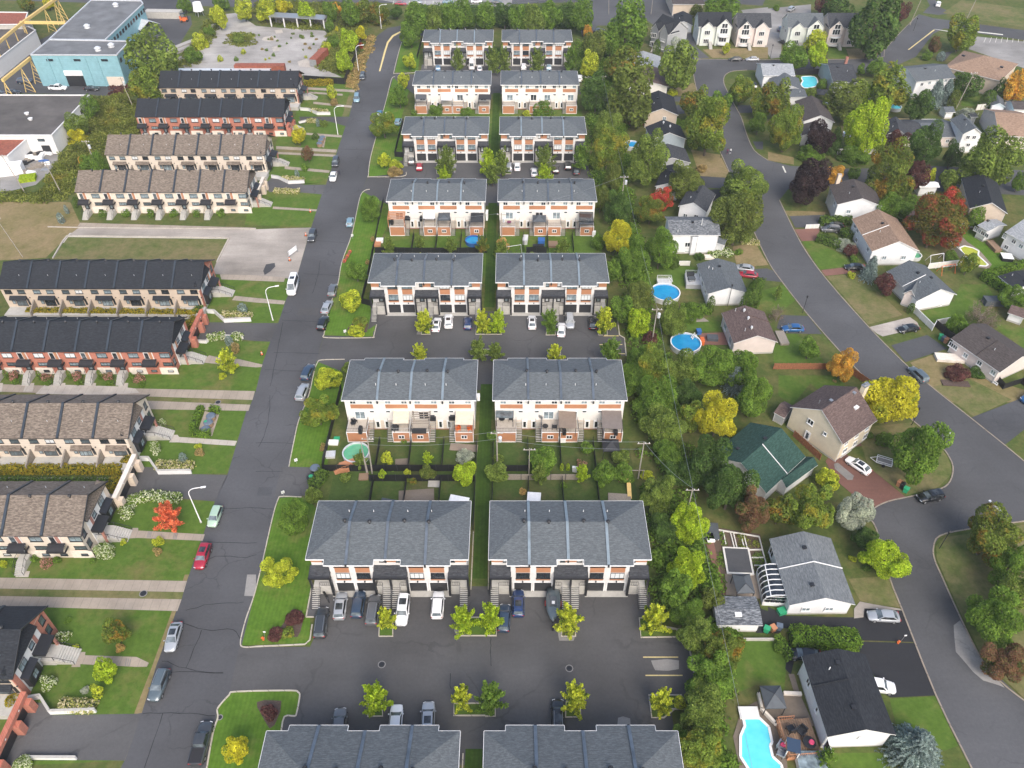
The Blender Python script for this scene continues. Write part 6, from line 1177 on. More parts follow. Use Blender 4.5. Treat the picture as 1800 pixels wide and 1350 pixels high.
# four duplexes with front gables and stacked curved balconies
def duplex(label,s,w,wall,roof,rot=0,mirror=1):
 p=pt(s);rt=tg_('duplex_house',label,'house',(p.x,p.y),rot,'tall duplex houses with curved balconies');L,D,ze,ri=w,9.5,6.6,3.6;c=Vector((p.x,p.y,0))+Matrix.Rotation(rot,3,'Z')@Vector((0,D/2,0))
 v=vO(rt,c,rot,L,D,ze,ri,wall,roof)
 for x,ww,rr in((-w*.22*mirror,w*.36,2.2),(w*.26*mirror,w*.42,2.9)):
  c2=Vector((p.x,p.y,0))+Matrix.Rotation(rot,3,'Z')@Vector((x,2.0,0));vO(rt,c2,rot+PI/2,5.6,ww+.6,ze-.15+.06*x,rr,wall,roof,ov=.3,base=None,z0=.1)
 bx=w*.26*mirror
 wdw(rt,bx,-.6-.08,7.2,0,2.2,1.7,1,'white_paint','glass_dark',False,.14,'arched_window')
 for z in(3.4,5.9):wdw(rt,bx,-.58,z-.6 if z>4 else z-1.0,0,2.8,1.9,2,'white_paint','glass_dark',False,.12);
 for z in(1.0,3.7):
  m=MB();P=[(bx+math.cos(a)*2.0,-.55-math.sin(a)*1.6)for a in[PI*k/8 for k in range(9)]];m.prism(P,z-.2,z);b=m.bd('balcony','white_paint',rt)
  rM([(x,y,z)for x,y in P],.95,.3,.03).bd('balcony_rail','white_paint',b)
 for x in(-w*.22*mirror,):
  wdw(rt,x,-.65-.02,4.8,0,2.0,1.6,2,'white_paint','glass_dark',False,.12);wdw(rt,x,-.67,1.8,0,2.0,1.6,2,'white_paint','glass_dark',False,.12)
 for yy in(3,6.5):wdw(rt,-L/2+.32,yy,4.6,-PI/2,.9,1.2,0,'white_paint','glass_dark',False)
 m=sM(1.1,3.0,1.8,9);m.bd('stairs','concrete',rt,(-.1*w,-.9,0));return rt
duplex('tall mint and white duplex with black roof beside the white garage','A3 1398 318',12.3,'siding_mint','roof_charcoal');duplex('tall pale pink duplex with dark grey roof, second along the far road','A3 1668 326',12.3,'siding_pink','roof_dark',mirror=-1)
duplex('tall mint duplex with slate roof behind the two bright green trees','A4 235 325',13,'siding_mint','roof_slate');duplex('tall pink duplex with dark roof left of the big dark conifer','A4 505 325',12.0,'siding_pink','roof_dark',mirror=-1);duplex('grey duplex with black roof beside the tall green tree','A3 1020 345',9.5,'siding_grey','roof_charcoal',R(-28))
# =============== INDUSTRIAL CORNER
rt=tg_('industrial_building','large pale blue metal clad industrial building with flat grey roofs','industrial building',tuple(pt('A1 560 600')));ro=rt.location
def blk(poly,z,zb=0,wall='metal_blue',roof='membrane_grey',nm='wall'):
 P=[(p.x-ro.x,p.y-ro.y)for p in pts(poly,z)];m=MB();m.prism(P,zb,z,0);m.bd(nm,wall,rt)
 m=MB();m.prism([(x,y)for x,y in P],z+.003,z+.1);m.bd('roof',roof,rt);e=MB()
 for a,b in zip(P,P[1:]+P[:1]):e.bar((a[0],a[1],z+.101),(b[0],b[1],z+.101),.35,.3)
 e.bd('parapet','metal_pale' if wall=='metal_blue' else 'white_wall',rt);return P
P1=blk('A1 215 388; 815 390; 905 292; 345 282',10);P2=blk('A1 345 279; 735 284; 1000 30; 985 10; 640 4',9.4)
a,b=Vector((*P1[0],0)),Vector((*P1[1],0));d=(b-a);ang=math.atan2(d.y,d.x)
for t in(.2,.52,.84):q=a+d*t;wdw(rt,q.x,q.y-.05,8.6,ang,2.2,.7,1,'metal_black','glass_dark',False)
q=a+d*.42;m=MB();m.box(-3,3,-.3,-.01,3.6,5.2);m.bd('door_hood','white_paint',rt,(q.x,q.y,0),ang);m=MB();m.box(-2.9,2.9,-.05,-.01,0,3.6);m.bd('loading_door','metal_black',rt,(q.x,q.y,0),ang)
for t in(.18,.31,.62,.76):q=a+d*t;m=MB();m.box(-.15,.15,-.22,-.01,0,9.6);m.bd('wall_rib','metal_blue',rt,(q.x,q.y,0),ang)
q=a+d*.9;m=MB();m.box(-3,2.5,-.06,-.012,0,3.2);m.bd('concrete_patch','stucco_cream',rt,(q.x,q.y,0),ang)
for P,k,z in((P1,1,8.0),(P2,1,7.6)):
 a,b=Vector((*P[k],0)),Vector((*P[k+1],0));d=b-a;ang2=math.atan2(d.y,d.x);n=int(d.length/2.6)
 for i in range(n):q=a+d*(i+.6)/n;nn=Vector((d.y,-d.x,0)).normalized()*.06;wdw(rt,q.x+nn.x,q.y+nn.y,z,ang2,1.5,1.3,1,'metal_black','glass_dark',False)
for s in('A1 605 180','A1 685 350','A1 778 325','A1 805 30'):
 p=pt(s,10.2);m=MB();m.tube((0,0,0),(0,0,.8),1.0,.9,10);m.tube((0,0,.8),(0,0,1.3),1.15,.5,10);m.bd('roof_fan','metal_pale',rt,(p.x-ro.x,p.y-ro.y,9.5 if '605' in s or '805' in s else 10.1))
rt=tg_('workshop_building','white walled workshop with a dark flat roof and rusty annex','industrial building',tuple(pt('A1 300 1000')));ro=rt.location
P=blk('A1 -300 668; 625 670; 362 950; -300 950',5.4,wall='white_wall',roof='membrane_dark');P3=blk('A1 -300 956; 205 960; 50 1098; -300 1095',4.2,wall='white_wall',roof='rust')
a,b=Vector((*P[2],0)),Vector((*P[1],0));d=b-a;ang=math.atan2(d.y,d.x)
for t,z in((.35,3.8),(.72,3.8),(.88,3.2)):q=a+d*t;nn=Vector((d.y,-d.x,0)).normalized()*.06;wdw(rt,q.x+nn.x,q.y+nn.y,z,ang,1.4,1.1,1,'metal_black','glass_dark',False)
q=Vector((*P[2],0))+Vector((-3.5,-.06,0));wdw(rt,q.x,q.y,4.2,0,2,.8,2,'metal_black','glass_mid',False);m=MB();m.box(-1.2,1.2,-.05,-.0,0,2.6);m.bd('loading_door','metal_black',rt,(q.x+.5,q.y,0))
for s in('A1 190 800','A1 215 838'):p=pt(s,5.5);m=MB();m.tube((0,0,0),(0,0,.6),.5,.7,8);m.bd('roof_fan','white_paint',rt,(p.x-ro.x,p.y-ro.y,5.5))
rt=tg_('storage_building','long pale walled storage building under the yellow crane rails','industrial building',tuple(pt('A1 100 350')));ro=rt.location
blk('A1 -300 190; 200 190; 250 215; -20 425; -300 600',5,wall='white_wall',roof='membrane_dark');blk('A1 -300 85; 195 92; 170 175; -300 180',6.5,wall='concrete',roof='rust')
def crane(label,s,z,posts):
 P=pts(s,z);o=P[0];rt=tg_('crane_rail',label,'crane',(o.x,o.y),0,'yellow overhead crane rails');
 for a,b in zip(P,P[1:]):m=MB();a2,b2=a-Vector((o.x,o.y,0)),b-Vector((o.x,o.y,0));m.bar(a2,b2,.7,.9);m.bd('beam','yellow_steel',rt)
 for seg,t,lat in posts:
  q=P[seg].lerp(P[seg+1],t)-Vector((o.x,o.y,0));d=(P[seg+1]-P[seg]);n=Vector((-d.y,d.x,0)).normalized();m=MB()
  if lat:
   A_,B2=q-n*1.6+Vector((0,0,-z)),q+n*1.6+Vector((0,0,-z));m.tube(A_,q,.16,.12,5);m.tube(B2,q,.16,.12,5)
   for k in range(5):
    t0,t1=k/6,(k+1)/6;m.tube(A_.lerp(q,t0),B2.lerp(q,t1),.07,.07,4)
  else:m.tube(q+Vector((0,0,-z)),q,.18,.16,6)
  m.bd('leg','yellow_steel',rt)
crane('long yellow overhead crane rail running to the top edge of the photo','A1 -60 350; 150 175; 400 -5',8.5,((0,.15,0),(0,.45,0),(0,.75,0),(1,.05,0),(1,.62,1),(1,.9,1),(1,1,1)))
crane('yellow crane beam crossing to the blue building','A1 145 165; 460 168',8.3,((0,.02,0),));crane('short yellow crane rail with lattice legs left of the blue building','A1 22 572; 215 415',8.0,((0,.02,1),(0,.62,1),(0,.98,1)))
p=pt('A1 1000 240');rt=tg_('storage_tent','grey and white storage tent against the blue building','tent',(p.x,p.y),R(-35));m=MB();m.box(-6,6,-4,4,0,4);m.bd('wall','canvas_slate',rt)
for s in(-1,1):m=MB();m.add([(-6.2,s*4.3,3.9),(6.2,s*4.3,3.9),(6.2,0,6),(-6.2,0,6),(-6.2,s*4.3,3.8),(6.2,s*4.3,3.8),(6.2,0,5.9),(-6.2,0,5.9)],[(0,1,2,3),(4,5,6,7),(0,1,5,4),(1,2,6,5),(0,3,7,4)]);m.bd('roof','metal_pale',rt)
bth('block_wall','grey concrete block wall of the yard beside the blue building','wall',pt('A1 1150 120'),(14,3.5,2.4),'concrete',R(-3));p=pt('A1 1290 150');rt=tg_('forklift','red forklift parked in the industrial yard','forklift',(p.x,p.y),R(20))
m=MB();m.box(-1.6,1.2,-.9,.9,.4,1.4);m.box(-1.7,-1,-.85,.85,1.4,1.9);m.bd('body','plastic_orange',rt);m=MB();m.box(1.25,1.45,-.6,-.4,.2,4.2);m.box(1.25,1.45,.4,.6,.2,4.2);m.box(1.25,1.4,-.4,.4,3.9,4.1);m.bd('mast','metal_black',rt);m=MB()
for x in(-.9,.8):
 for y in(-.8,.8):m.bar((x,y,1.4),(x,y,2.9),.12,0)
m.box(-1,.9,-.9,.9,2.9,3);m.bd('cab_guard','metal_black',rt)
for x in(-1.1,.9):
 for y in(-.95,.95):m=MB();m.tube((x,y-.15,.45),(x,y+.15,.45),.45,.45,10);m.bd('wheel','rubber',rt)
p=pt('A1 1395 110');rt=tg_('wrapped_load','tall white wrapped load on a stand in the industrial yard','wrapped load',(p.x,p.y));m=MB();m.tube((0,0,2),(0,0,5),2.1,1.6,8);m.bd('wrapping','canvas_white',rt);m=MB()
for a in range(4):m.tube((math.cos(a*PI/2)*1.6,math.sin(a*PI/2)*1.6,0),(math.cos(a*PI/2)*1.2,math.sin(a*PI/2)*1.2,2.1),.15,.15,5)
m.bd('stand','metal_grey',rt)
# derelict shelter, containers, scrap
A,B_=pt('A2 110 185'),pt('A2 480 205');d=B_-A;rt=tg_('open_shelter','long open fronted derelict shelter at the edge of the empty slab','shelter',(A.x,A.y),math.atan2(d.y,d.x));Ld=d.length
m=MB();m.box(-.5,Ld+.5,-.5,4.5,3.6,3.8);m.bd('roof','metal_grey',rt);m=MB();m.box(0,Ld,4.0,4.3,0,3.597);m.bd('rear_wall','concrete_dark',rt)
for k in range(5):m=MB();m.box(Ld*k/4-.2,Ld*k/4+.2,-.2,.2,0,3.597);m.bd('post','white_wall',rt)
p=pt('A2 445 425');rt=tg_('shipping_container','rusty red shipping container on the cracked slab','container',(p.x,p.y),R(78));m=MB();m.box(-5.5,5.5,-1.3,1.3,.1,2.6);m.bd('body','rust',rt);m=MB();m.box(-5.6,-5.502,-1.25,1.25,.1,2.5);m.bd('end_door','metal_grey',rt)
for k in range(16):m=MB();m.box(-5.2+k*.68,-5.05+k*.68,-1.36,-1.302,.2,2.5);m.bd('side_rib','rust',rt)
bth('flat_trailer','long pale flat trailer parked behind the farthest black roofed row','trailer',pt('A1 1500 500',1),(38,2.4,1.6),'metal_pale',R(0));bth('shipping_container','long faded red container behind the farthest black roofed row','container',pt('A2 30 480',1),(17,2.4,2.4),'rust',0)
for i,(s,dm,mt,lab)in enumerate((('A1 1290 320',(14,2.2,.8),'old_slab','stack of long pale concrete slabs left of the weeds'),('A1 1235 370',(12,2,.7),'old_slab','lower stack of concrete slabs beside the big green tree'))):bth('slab_stack',lab,'slab stack',pt(s),dm,mt,R(58))
rs=random.Random(5)
for k in range(26):
 p=pt(f'A1 {rs.uniform(130, 330)} {rs.uniform(1040, 1210)}');mt=rs.choice(['rust','canvas_white','metal_grey','metal_black','plastic_blue','wood_grey']);m=MB();a=rs.uniform(0,3);q=rs.uniform(.4,2.2)
 m.box(-q,q,-rs.uniform(.2,.8),rs.uniform(.2,.8),0,rs.uniform(.2,1.1));o=m.bd('scrap_piece',mt,None,(p.x,p.y,.02),a);tag(o,dict(rust='rusty metal',canvas_white='white',metal_grey='grey metal',metal_black='black',plastic_blue='blue',wood_grey='wooden')[mt]+' piece of scrap in the heap beside the white workshop','scrap','scrap heap beside the white workshop')
bth('tarped_pile','lime green tarpaulin covered pile at the lower end of the scrap yard','tarpaulin',pt('A1 200 1255'),(4,3,1.0),'leaf_lime',.3);bth('caravan','white box trailer at the left edge of the scrap yard','trailer',pt('A1 40 1190',1),(9,3.2,2.6),'canvas_white',R(15))
# =============== TREES, SHRUBS, HEDGES
plants('''
D3 1330 1210 330 330 t gy|bushy dark green tree with yellow tips left of the turquoise pool, lower one
D3 1370 900 360 320 t m|feathery green locust tree leaning over the turquoise pool corner
D3 1180 900 110 230 t yg|narrow yellow green tree at the parking corner beside the lowest island
D3 1290 420 270 310 t m|clumpy green pine like tree right of the yellow parking lines
D3 1490 520 280 330 t go|green tree with brown tips left of the green lawn corner
D3 1390 690 380 230 t g|broad green tree between the brown tipped tree and the locust
D3 1220 240 260 220 t g|green tree beside the mottled garage roof
D3 1140 90 240 260 t g|green tree right of the nearest slate row end
D3 1395 170 170 230 t o|brownish olive tree touching the mottled garage
D3 1180 1120 140 190 t g|small green tree beside the nearest right row roof
D3 1290 1000 240 240 t m|mid green tree left of the yellow tipped tree, lower right corner
C3 1220 1250 280 260 t l|lime green tree of the belt behind the mottled garage
C3 1240 940 260 290 t l|lime tree with yellow tinge beside the vegetable garden
C3 1010 1170 110 190 b g|bright green creeper shrub at the nearest right row end
C3 1060 980 230 200 t d|dark tree left of the lime tree with yellow tinge
C3 1030 730 250 290 t m|dull grey green tree right of the wooden slide
C3 1370 520 340 340 t d|big dark green tree behind the leaning pole
C3 1530 690 350 350 t d|large dark green tree above the vegetable garden
C3 1670 840 260 270 t ru|dark tree turning rusty above the vegetable garden
C3 1050 280 330 270 t m|mottled green tree right of the brown canopy deck
C3 1090 470 230 180 t g|green tree under the cable right of the utility pole
C3 1160 590 200 150 t d|low dark tree at the foot of the leaning pole
C3 1440 190 290 360 t y|bright yellow tree left of the green roofed house
C3 1250 200 180 200 t gy|small green tree turning yellow beside the bright yellow tree
C3 1010 70 340 200 t g|wide green tree at the right end of the third row
C3 1230 40 200 200 t d|dark green tree left of the bright yellow tree
C3 940 610 110 80 b yg|small yellow green shrub near the utility pole foot
C3 1680 60 260 330 t g|tall green tree between the bright yellow tree and the cream house shed
C3 1440 720 180 160 t g|green tree tucked between the two large dark trees
B3 750 300 210 240 t y|yellow tree behind the right column of the fifth row
B3 850 440 230 300 t g|green tree just below the yellow tree of the belt
B3 1040 370 230 360 t g|tall green tree left of the mottled roofed white house
B3 1050 30 190 150 t r|scarlet maple top beside the road side houses
B3 970 110 220 170 t go|green maple with orange leaves under the scarlet top
B3 1120 470 120 200 b c|rounded cedar shrub at the corner of the mottled roofed house
B3 870 720 260 190 t o|mottled olive tree left of the first blue round pool
B3 770 800 170 200 t g|green tree at the right end of the fourth row
B3 880 890 170 250 t l|bright lime green tree left of the bare patch
B3 1120 860 210 220 t m|thin willow like tree below the first blue round pool
B3 870 1160 240 200 t g|green tree of the belt beside the parking corner kerb
B3 960 1020 120 120 b ma|dark red shrub beside the pole with the transformer
B3 980 1210 250 270 t gy|green tree with golden top left of the large green canopy group
B3 850 1290 240 200 t g|mid green tree at the right end of the third row roof
B3 1180 1220 260 250 t m|rounded green tree below the second round pool
B3 1390 1190 330 280 t g|biggest dark green tree below the pink bungalow
B3 1620 1230 290 260 t g|wide green tree between the pink bungalow and the blue spruce
B3 1560 1290 150 190 s b|blue spruce beside the bright yellow tree
B3 690 540 150 260 t g|slim green tree at the right end of the fourth row roof
B3 610 345 130 130 b g|bright green bush beside the fifth row right deck
B3 740 90 200 240 t d|dark green tree right of the fifth row roof
B3 620 30 150 190 t o|olive tree at the top right corner of the fifth row
B3 1580 160 350 330 t o|big olive tree with golden side at the bend of the road
B3 1640 60 160 250 t gy|golden green tree right behind the big olive tree
B3 1310 120 80 50 b g|rounded bush against the white gabled house
B3 1250 128 60 40 b g|small round bush left of the rounded bush at the gable
B3 1580 410 60 60 b g|small bush on the dry front lawn by the white flowers
B3 1310 440 80 60 b d|dark bush at the foundation of the mottled roofed house
B3 1240 830 190 90 b g|low green shrub row left end behind the white bungalow
B3 1390 770 60 120 c c|slim cedar at the corner of the white bungalow
B3 1690 700 120 190 c c|tall cedar hedge plant right of the white bungalow
B3 1640 760 100 160 c c|second tall cedar beside the white bungalow gable
A3 590 640 200 250 t d|dark green tree behind the two leaning utility poles
A3 650 870 210 190 t m|mid green tree right of the sixth row
A3 670 1020 250 280 t gy|olive tree with yellow top left of the far blue pool
A3 700 1230 160 260 t o|narrow olive tree right of the fifth row roof end
A3 960 1080 290 400 t m|large dark green tree right of the far blue pool
A3 860 640 330 420 t o|large multi stemmed olive tree beside the mauve roof
A3 770 450 280 210 t go|green tree with orange crown top beside the yellow tree
A3 545 440 140 190 t yg|yellow tree right of the farthest slate row
A3 525 215 70 160 t or|narrow orange tree right of the farthest slate row
A3 570 320 170 180 t o|olive tree just below the narrow orange tree
A3 800 180 290 400 t g|tall bright green tree left of the grey duplex
A3 690 290 170 240 t g|green tree left against the tall bright green tree
A3 500 110 170 300 t g|green tree behind the right end of the farthest row
A3 400 110 140 190 t d|dark tree behind the farthest right row, right part
A3 270 110 160 190 t g|green tree behind the farthest right row, middle part
A3 150 130 160 180 t m|olive green tree behind the farthest right row, left part
A3 40 130 150 170 t g|green tree in the gap behind the two farthest rows
A3 1160 450 260 340 t m|very large grey green conifer left of the road head
A3 1170 330 140 120 t s|silvery tree top above the very large grey green conifer
A3 1290 720 210 210 t go|green tree with orange crown at the left bend of the far road
A3 1380 860 320 430 t gy|broad green tree with yellow patches beside the far road
A3 1450 740 160 240 t g|darker green tree behind the broad patched tree
A3 1200 1260 280 240 t o|olive tree leaning over the black roofed house
A3 1620 1270 330 200 t m|round green tree on the inside of the road bend
A3 1605 620 180 160 t gy|green tree with orange edge right of the road head
A3 1745 710 160 190 t gy|dark green tree with yellow leaves beside the road head
A3 1725 850 130 130 t g|bright green small tree on the dry verge
A3 1495 335 60 70 t yg|small yellow tree on the lawn of the mint duplex
A3 1470 50 270 150 t g|bright green tree behind the mint and pink duplexes
A3 1290 70 90 70 t o|olive tree beside the beige building at the top
A3 1010 340 60 120 c c|slim cedar beside the grey duplex
A3 1180 860 90 60 b g|bright shrub near the narrow lawn strip
A3 1120 645 80 50 b yg|yellow green shrub at the gable of the mauve roof
A3 1320 1175 90 60 b dg|straw coloured grass clump on the dry verge
A3 230 765 170 110 b g|green bush in front of the seventh right row
A3 100 795 70 50 b yg|small bush in front of the seventh right row
''','trees and shrubs of the green belt')
plants('''
A4 60 680 220 280 t go|green tree with orange flush beside the long grey roof
A4 140 880 240 340 t gy|bright green tree with orange spots left of the mauve roof
A4 180 390 200 160 t g|bright green tree in front of the slate roofed mint duplex
A4 345 380 160 160 t l|lime tree in front of the pink duplex
A4 340 280 170 140 t yg|yellow tree against the pink duplex corner
A4 750 170 330 350 t d|huge dark conifer like tree beside the road fork
A4 500 60 240 110 t d|dark trees behind the pink duplex
A4 380 40 130 100 t ma|dark reddish tree behind the mint duplex
A4 940 80 110 160 t ma|dark purple tree beside the road fork
A4 60 55 50 60 b g|little bush in the car park behind the duplexes
A4 1365 215 210 200 t gy|green tree with yellow leaves at the crossroads corner
A4 1170 310 90 110 t ru|small reddish green tree near the crossroads
A4 1110 390 80 70 b g|green shrub beside the slate roofed white house
A4 760 465 140 100 t g|green tree left of the yellow topped round tree
A4 650 480 65 80 t g|small bright tree beside the dark steep roof
A4 870 600 310 260 t gy|round tree with golden leaves above the aqua pool
A4 560 690 300 230 t o|wide olive tree with brown patch near the small pool
A4 650 640 150 130 t l|lime tree behind the wide olive tree
A4 710 870 300 330 t l|vivid lime green maple beside the white fence
A4 1070 730 180 240 t d|dark olive tree beside the aqua pool
A4 1175 650 120 190 s b|left one of the pair of blue spruces
A4 1250 640 110 170 s b|right one of the pair of blue spruces
A4 1390 590 200 140 t d|dark cedar clump in front of the tan roofed building
A4 1310 560 100 110 c c|cedar at the left corner of the tan roofed building
A4 1745 600 170 190 t or|orange tree at the right end of the tan roofed building
A4 1640 620 120 130 t d|dark green tree left of the orange tree
A4 1540 690 110 120 c c|green cedar beside the small white gabled shed
A4 1300 690 80 120 c o|brown green cedar left of the leaning utility pole
A4 1370 800 150 90 b s|pale green willow shrub above the slate gable
A4 1125 1000 270 270 t d|dark spiky green tree in front of the low slate roof
A4 1295 1070 140 180 t d|dark green shrub like tree left of the largest dark tree
A4 1550 1090 400 380 t m|largest dark green tree of the right side by the street
A4 850 1190 330 340 t go|green tree with reddish top beside the white fence
A4 900 990 190 170 t ma|reddish crown top leaning on the white gable
A4 1040 1220 180 220 t ma|dark brown red tree right of the reddish topped tree
A4 1130 1220 90 150 t yg|narrow yellow green tree next to the dark brown tree
A4 1265 1250 130 140 t m|rounded green tree above the low white roofed garage
A4 350 950 230 190 t p|dark purple tree in front of the white gabled house
A4 470 980 120 280 s d|dark slender spruce between the purple tree and the lime maple
A4 280 1240 310 280 t p|large dark purple tree beside the side street
A4 470 1210 150 120 t or|golden orange tree above the umber roof
A4 300 1070 200 70 b g|green shrubs between the two dark purple trees
A4 600 1210 90 90 b g|small green shrub on the side street verge
A4 1760 1260 110 190 t g|green tree at the right edge of the side street
A4 1210 390 60 60 c b|small blue spruce beside the crossroads driveway
A4 600 1090 220 30 b g|long green shrub under the white fence
A4 300 645 80 70 t m|round olive tree below the walled blue pool
A4 215 550 50 60 b g|shrub left of the walled blue pool
A4 375 590 80 70 b g|shrub right of the walled blue pool
B4 1180 190 400 330 t rg|large red and green maple above the brown lawn
B4 1240 80 290 170 t r|scarlet upper crown of the large maple
B4 870 90 240 140 t g|green tree behind the tan roofed house
B4 1000 60 140 110 t g|green tree between the tan roof and the red maple
B4 1440 160 140 140 t g|small round green tree in front of the pale gable
B4 1410 480 130 140 t gy|yellow green tree at the corner of the yellow pool
B4 720 520 120 180 s b|blue spruce beside the slate bungalow
B4 825 625 150 140 t ma|round purple brown shrub tree on the slate bungalow lawn
B4 540 365 160 80 b s|pale pink flowering shrub by the tan roofed house
B4 580 400 110 100 b ma|red brown shrub by the tan roofed house
B4 600 460 70 60 b g|green shrub at the end of the cedar hedge
B4 580 570 60 70 b yg|little yellow shrub on the slate bungalow lawn
B4 70 690 60 110 y m|sapling on the lawn beside the road
B4 65 845 120 130 a br|purple twiggy shrub beside the pale pink bungalow
B4 290 1080 150 140 t g|round green shrub tree above the wooden fence
B4 530 1180 190 220 t or|airy orange tree at the end of the wooden fence
C4 890 90 420 300 t y|brilliant yellow maple beside the road
B4 1490 860 240 210 a br|bare purple brown tree behind the umber bungalow
B4 1320 900 160 130 t g|green bush beside the black fence
B4 1720 720 200 150 t g|green tree at the end of the tall hedge
B4 1000 800 55 70 c c|small pointed cedar at the slate bungalow corner
B4 1320 1250 180 80 b ma|low reddish shrub under the pink bungalow windows
B4 1460 1255 120 90 b d|dark low shrub next to the reddish shrub
B4 1290 440 120 70 b g|dark bush inside the vinyl fence corner
B4 1330 90 90 60 b yg|yellow bush behind the red maple
B4 465 1310 30 20 b dg|dry grass clump beside the wooden fence post
C4 1080 440 390 450 t g|big lobed green tree in front of the road bulb
C4 820 370 130 160 b g|green shrub left of the big lobed green tree
C4 680 330 110 90 b c|low cedar shrub beside the red patio
C4 600 860 250 360 t s|tall silver white leaved tree beside the brick driveway
C4 300 830 320 390 t gy|yellow green tree behind the pale grey bungalow
C4 90 850 210 300 t go|green tree with orange leaves behind the grey bungalow
C4 420 630 180 140 t yg|feathery yellow tree at the brick driveway edge
C4 670 1040 190 170 t d|dark green rounded tree right of the silver spruce
C4 820 1200 330 290 t l|bright lime round tree on the corner lawn
C4 590 1200 60 50 b yg|small yellow shrub beside the bright lime round tree
C4 690 1260 70 60 b c|small green cedar shrub beside the bright lime round tree
C4 1560 1020 400 380 t go|large olive and rust tree on the grass triangle, upper one
C4 1700 1230 280 300 t g|green tree right of the large olive and rust tree
D4 1610 290 400 380 t g|large green tree on the grass triangle, middle one
D4 1650 590 310 240 t ru|rusty red and green tree at the lower end of the grass triangle
D4 1720 120 240 260 t m|mid green tree at the right edge above the rusty tree
D4 1040 1200 410 340 s b|very large blue spruce at the bottom right
D4 410 1270 120 170 y g|palm like young green tree below the wooden deck
D4 80 520 90 180 b g|shrubs along the wall beside the green back lawn
''','garden trees and shrubs of the detached houses')
# maples and young trees in the car parks and lawns of the slate rows
plants('''
D2 905 300 130 190 y yg|yellow young tree on the island between the dark wagon and the white car
D2 1445 310 180 210 y l|left one of the two green yellow trees on the wide island
D2 1640 300 170 220 y l|right one of the two green yellow trees on the wide island
D2 830 860 200 230 y l|lime young tree on the island left of the white sedan at the bottom
D2 1435 850 150 220 y yg|yellow young tree at the lower wide island
D2 1635 850 200 230 y g|green young tree at the lower wide island
D3 395 310 180 210 y yg|yellow young tree beside the boat trailer
D3 1000 300 200 220 y yg|yellow young tree at the right corner island of the nearest car park
D3 440 850 180 230 y yg|yellow young tree right of the black wagon at the bottom
D3 1045 880 160 200 y yg|yellow young tree on the lower right corner island
B2 1170 890 130 150 y yg|yellow young tree left of the white coupe
B2 1580 885 120 150 y yg|yellow green young tree right of the blue car, left twin
B2 1685 890 130 150 y l|yellow green young tree on the wide island, right twin
B2 1140 1110 110 110 y yg|yellow young tree peeping above the third row roof
B2 1550 1080 130 160 y m|green young tree above the gap of the third rows, larger twin
B2 1675 1100 110 120 y m|green young tree above the gap of the third rows, smaller twin
B3 265 885 120 150 y g|green young tree left of the parked white coupe pair
B3 650 880 140 180 y yg|yellow young tree right of the black car
B3 300 1115 120 120 y yg|yellow young tree above the third right row roof
B3 690 1095 150 130 y g|green young tree beside the corner parking lines
A2 1325 1110 140 180 y m|green young tree right of the red car
A2 1620 1120 120 170 y l|green young tree at the gap of the sixth rows, left twin
A2 1715 1120 110 170 y m|green young tree at the gap of the sixth rows, right twin
A2 1310 1220 90 60 y l|low green tree tip above the fifth row roof
A2 1650 1210 110 90 y m|green tree at the gap above the fifth rows
A3 225 1100 140 170 y m|green young tree between the white sedan and the black cars
A3 485 1090 120 160 y g|green young tree at the right end of the sixth row car park
A3 230 1215 110 60 y l|green tree tip above the fifth right row roof
A2 1410 410 90 140 y m|green young tree in front of the farthest left row
A2 1650 410 100 160 y m|green young tree at the gap of the farthest rows, left twin
A2 1735 410 90 150 y m|green young tree at the gap of the farthest rows, right twin
A3 175 420 110 150 y m|green young tree in front of the farthest right row
A3 415 410 110 150 y g|green young tree at the right end of the farthest row
''','young trees of the shared car parks')
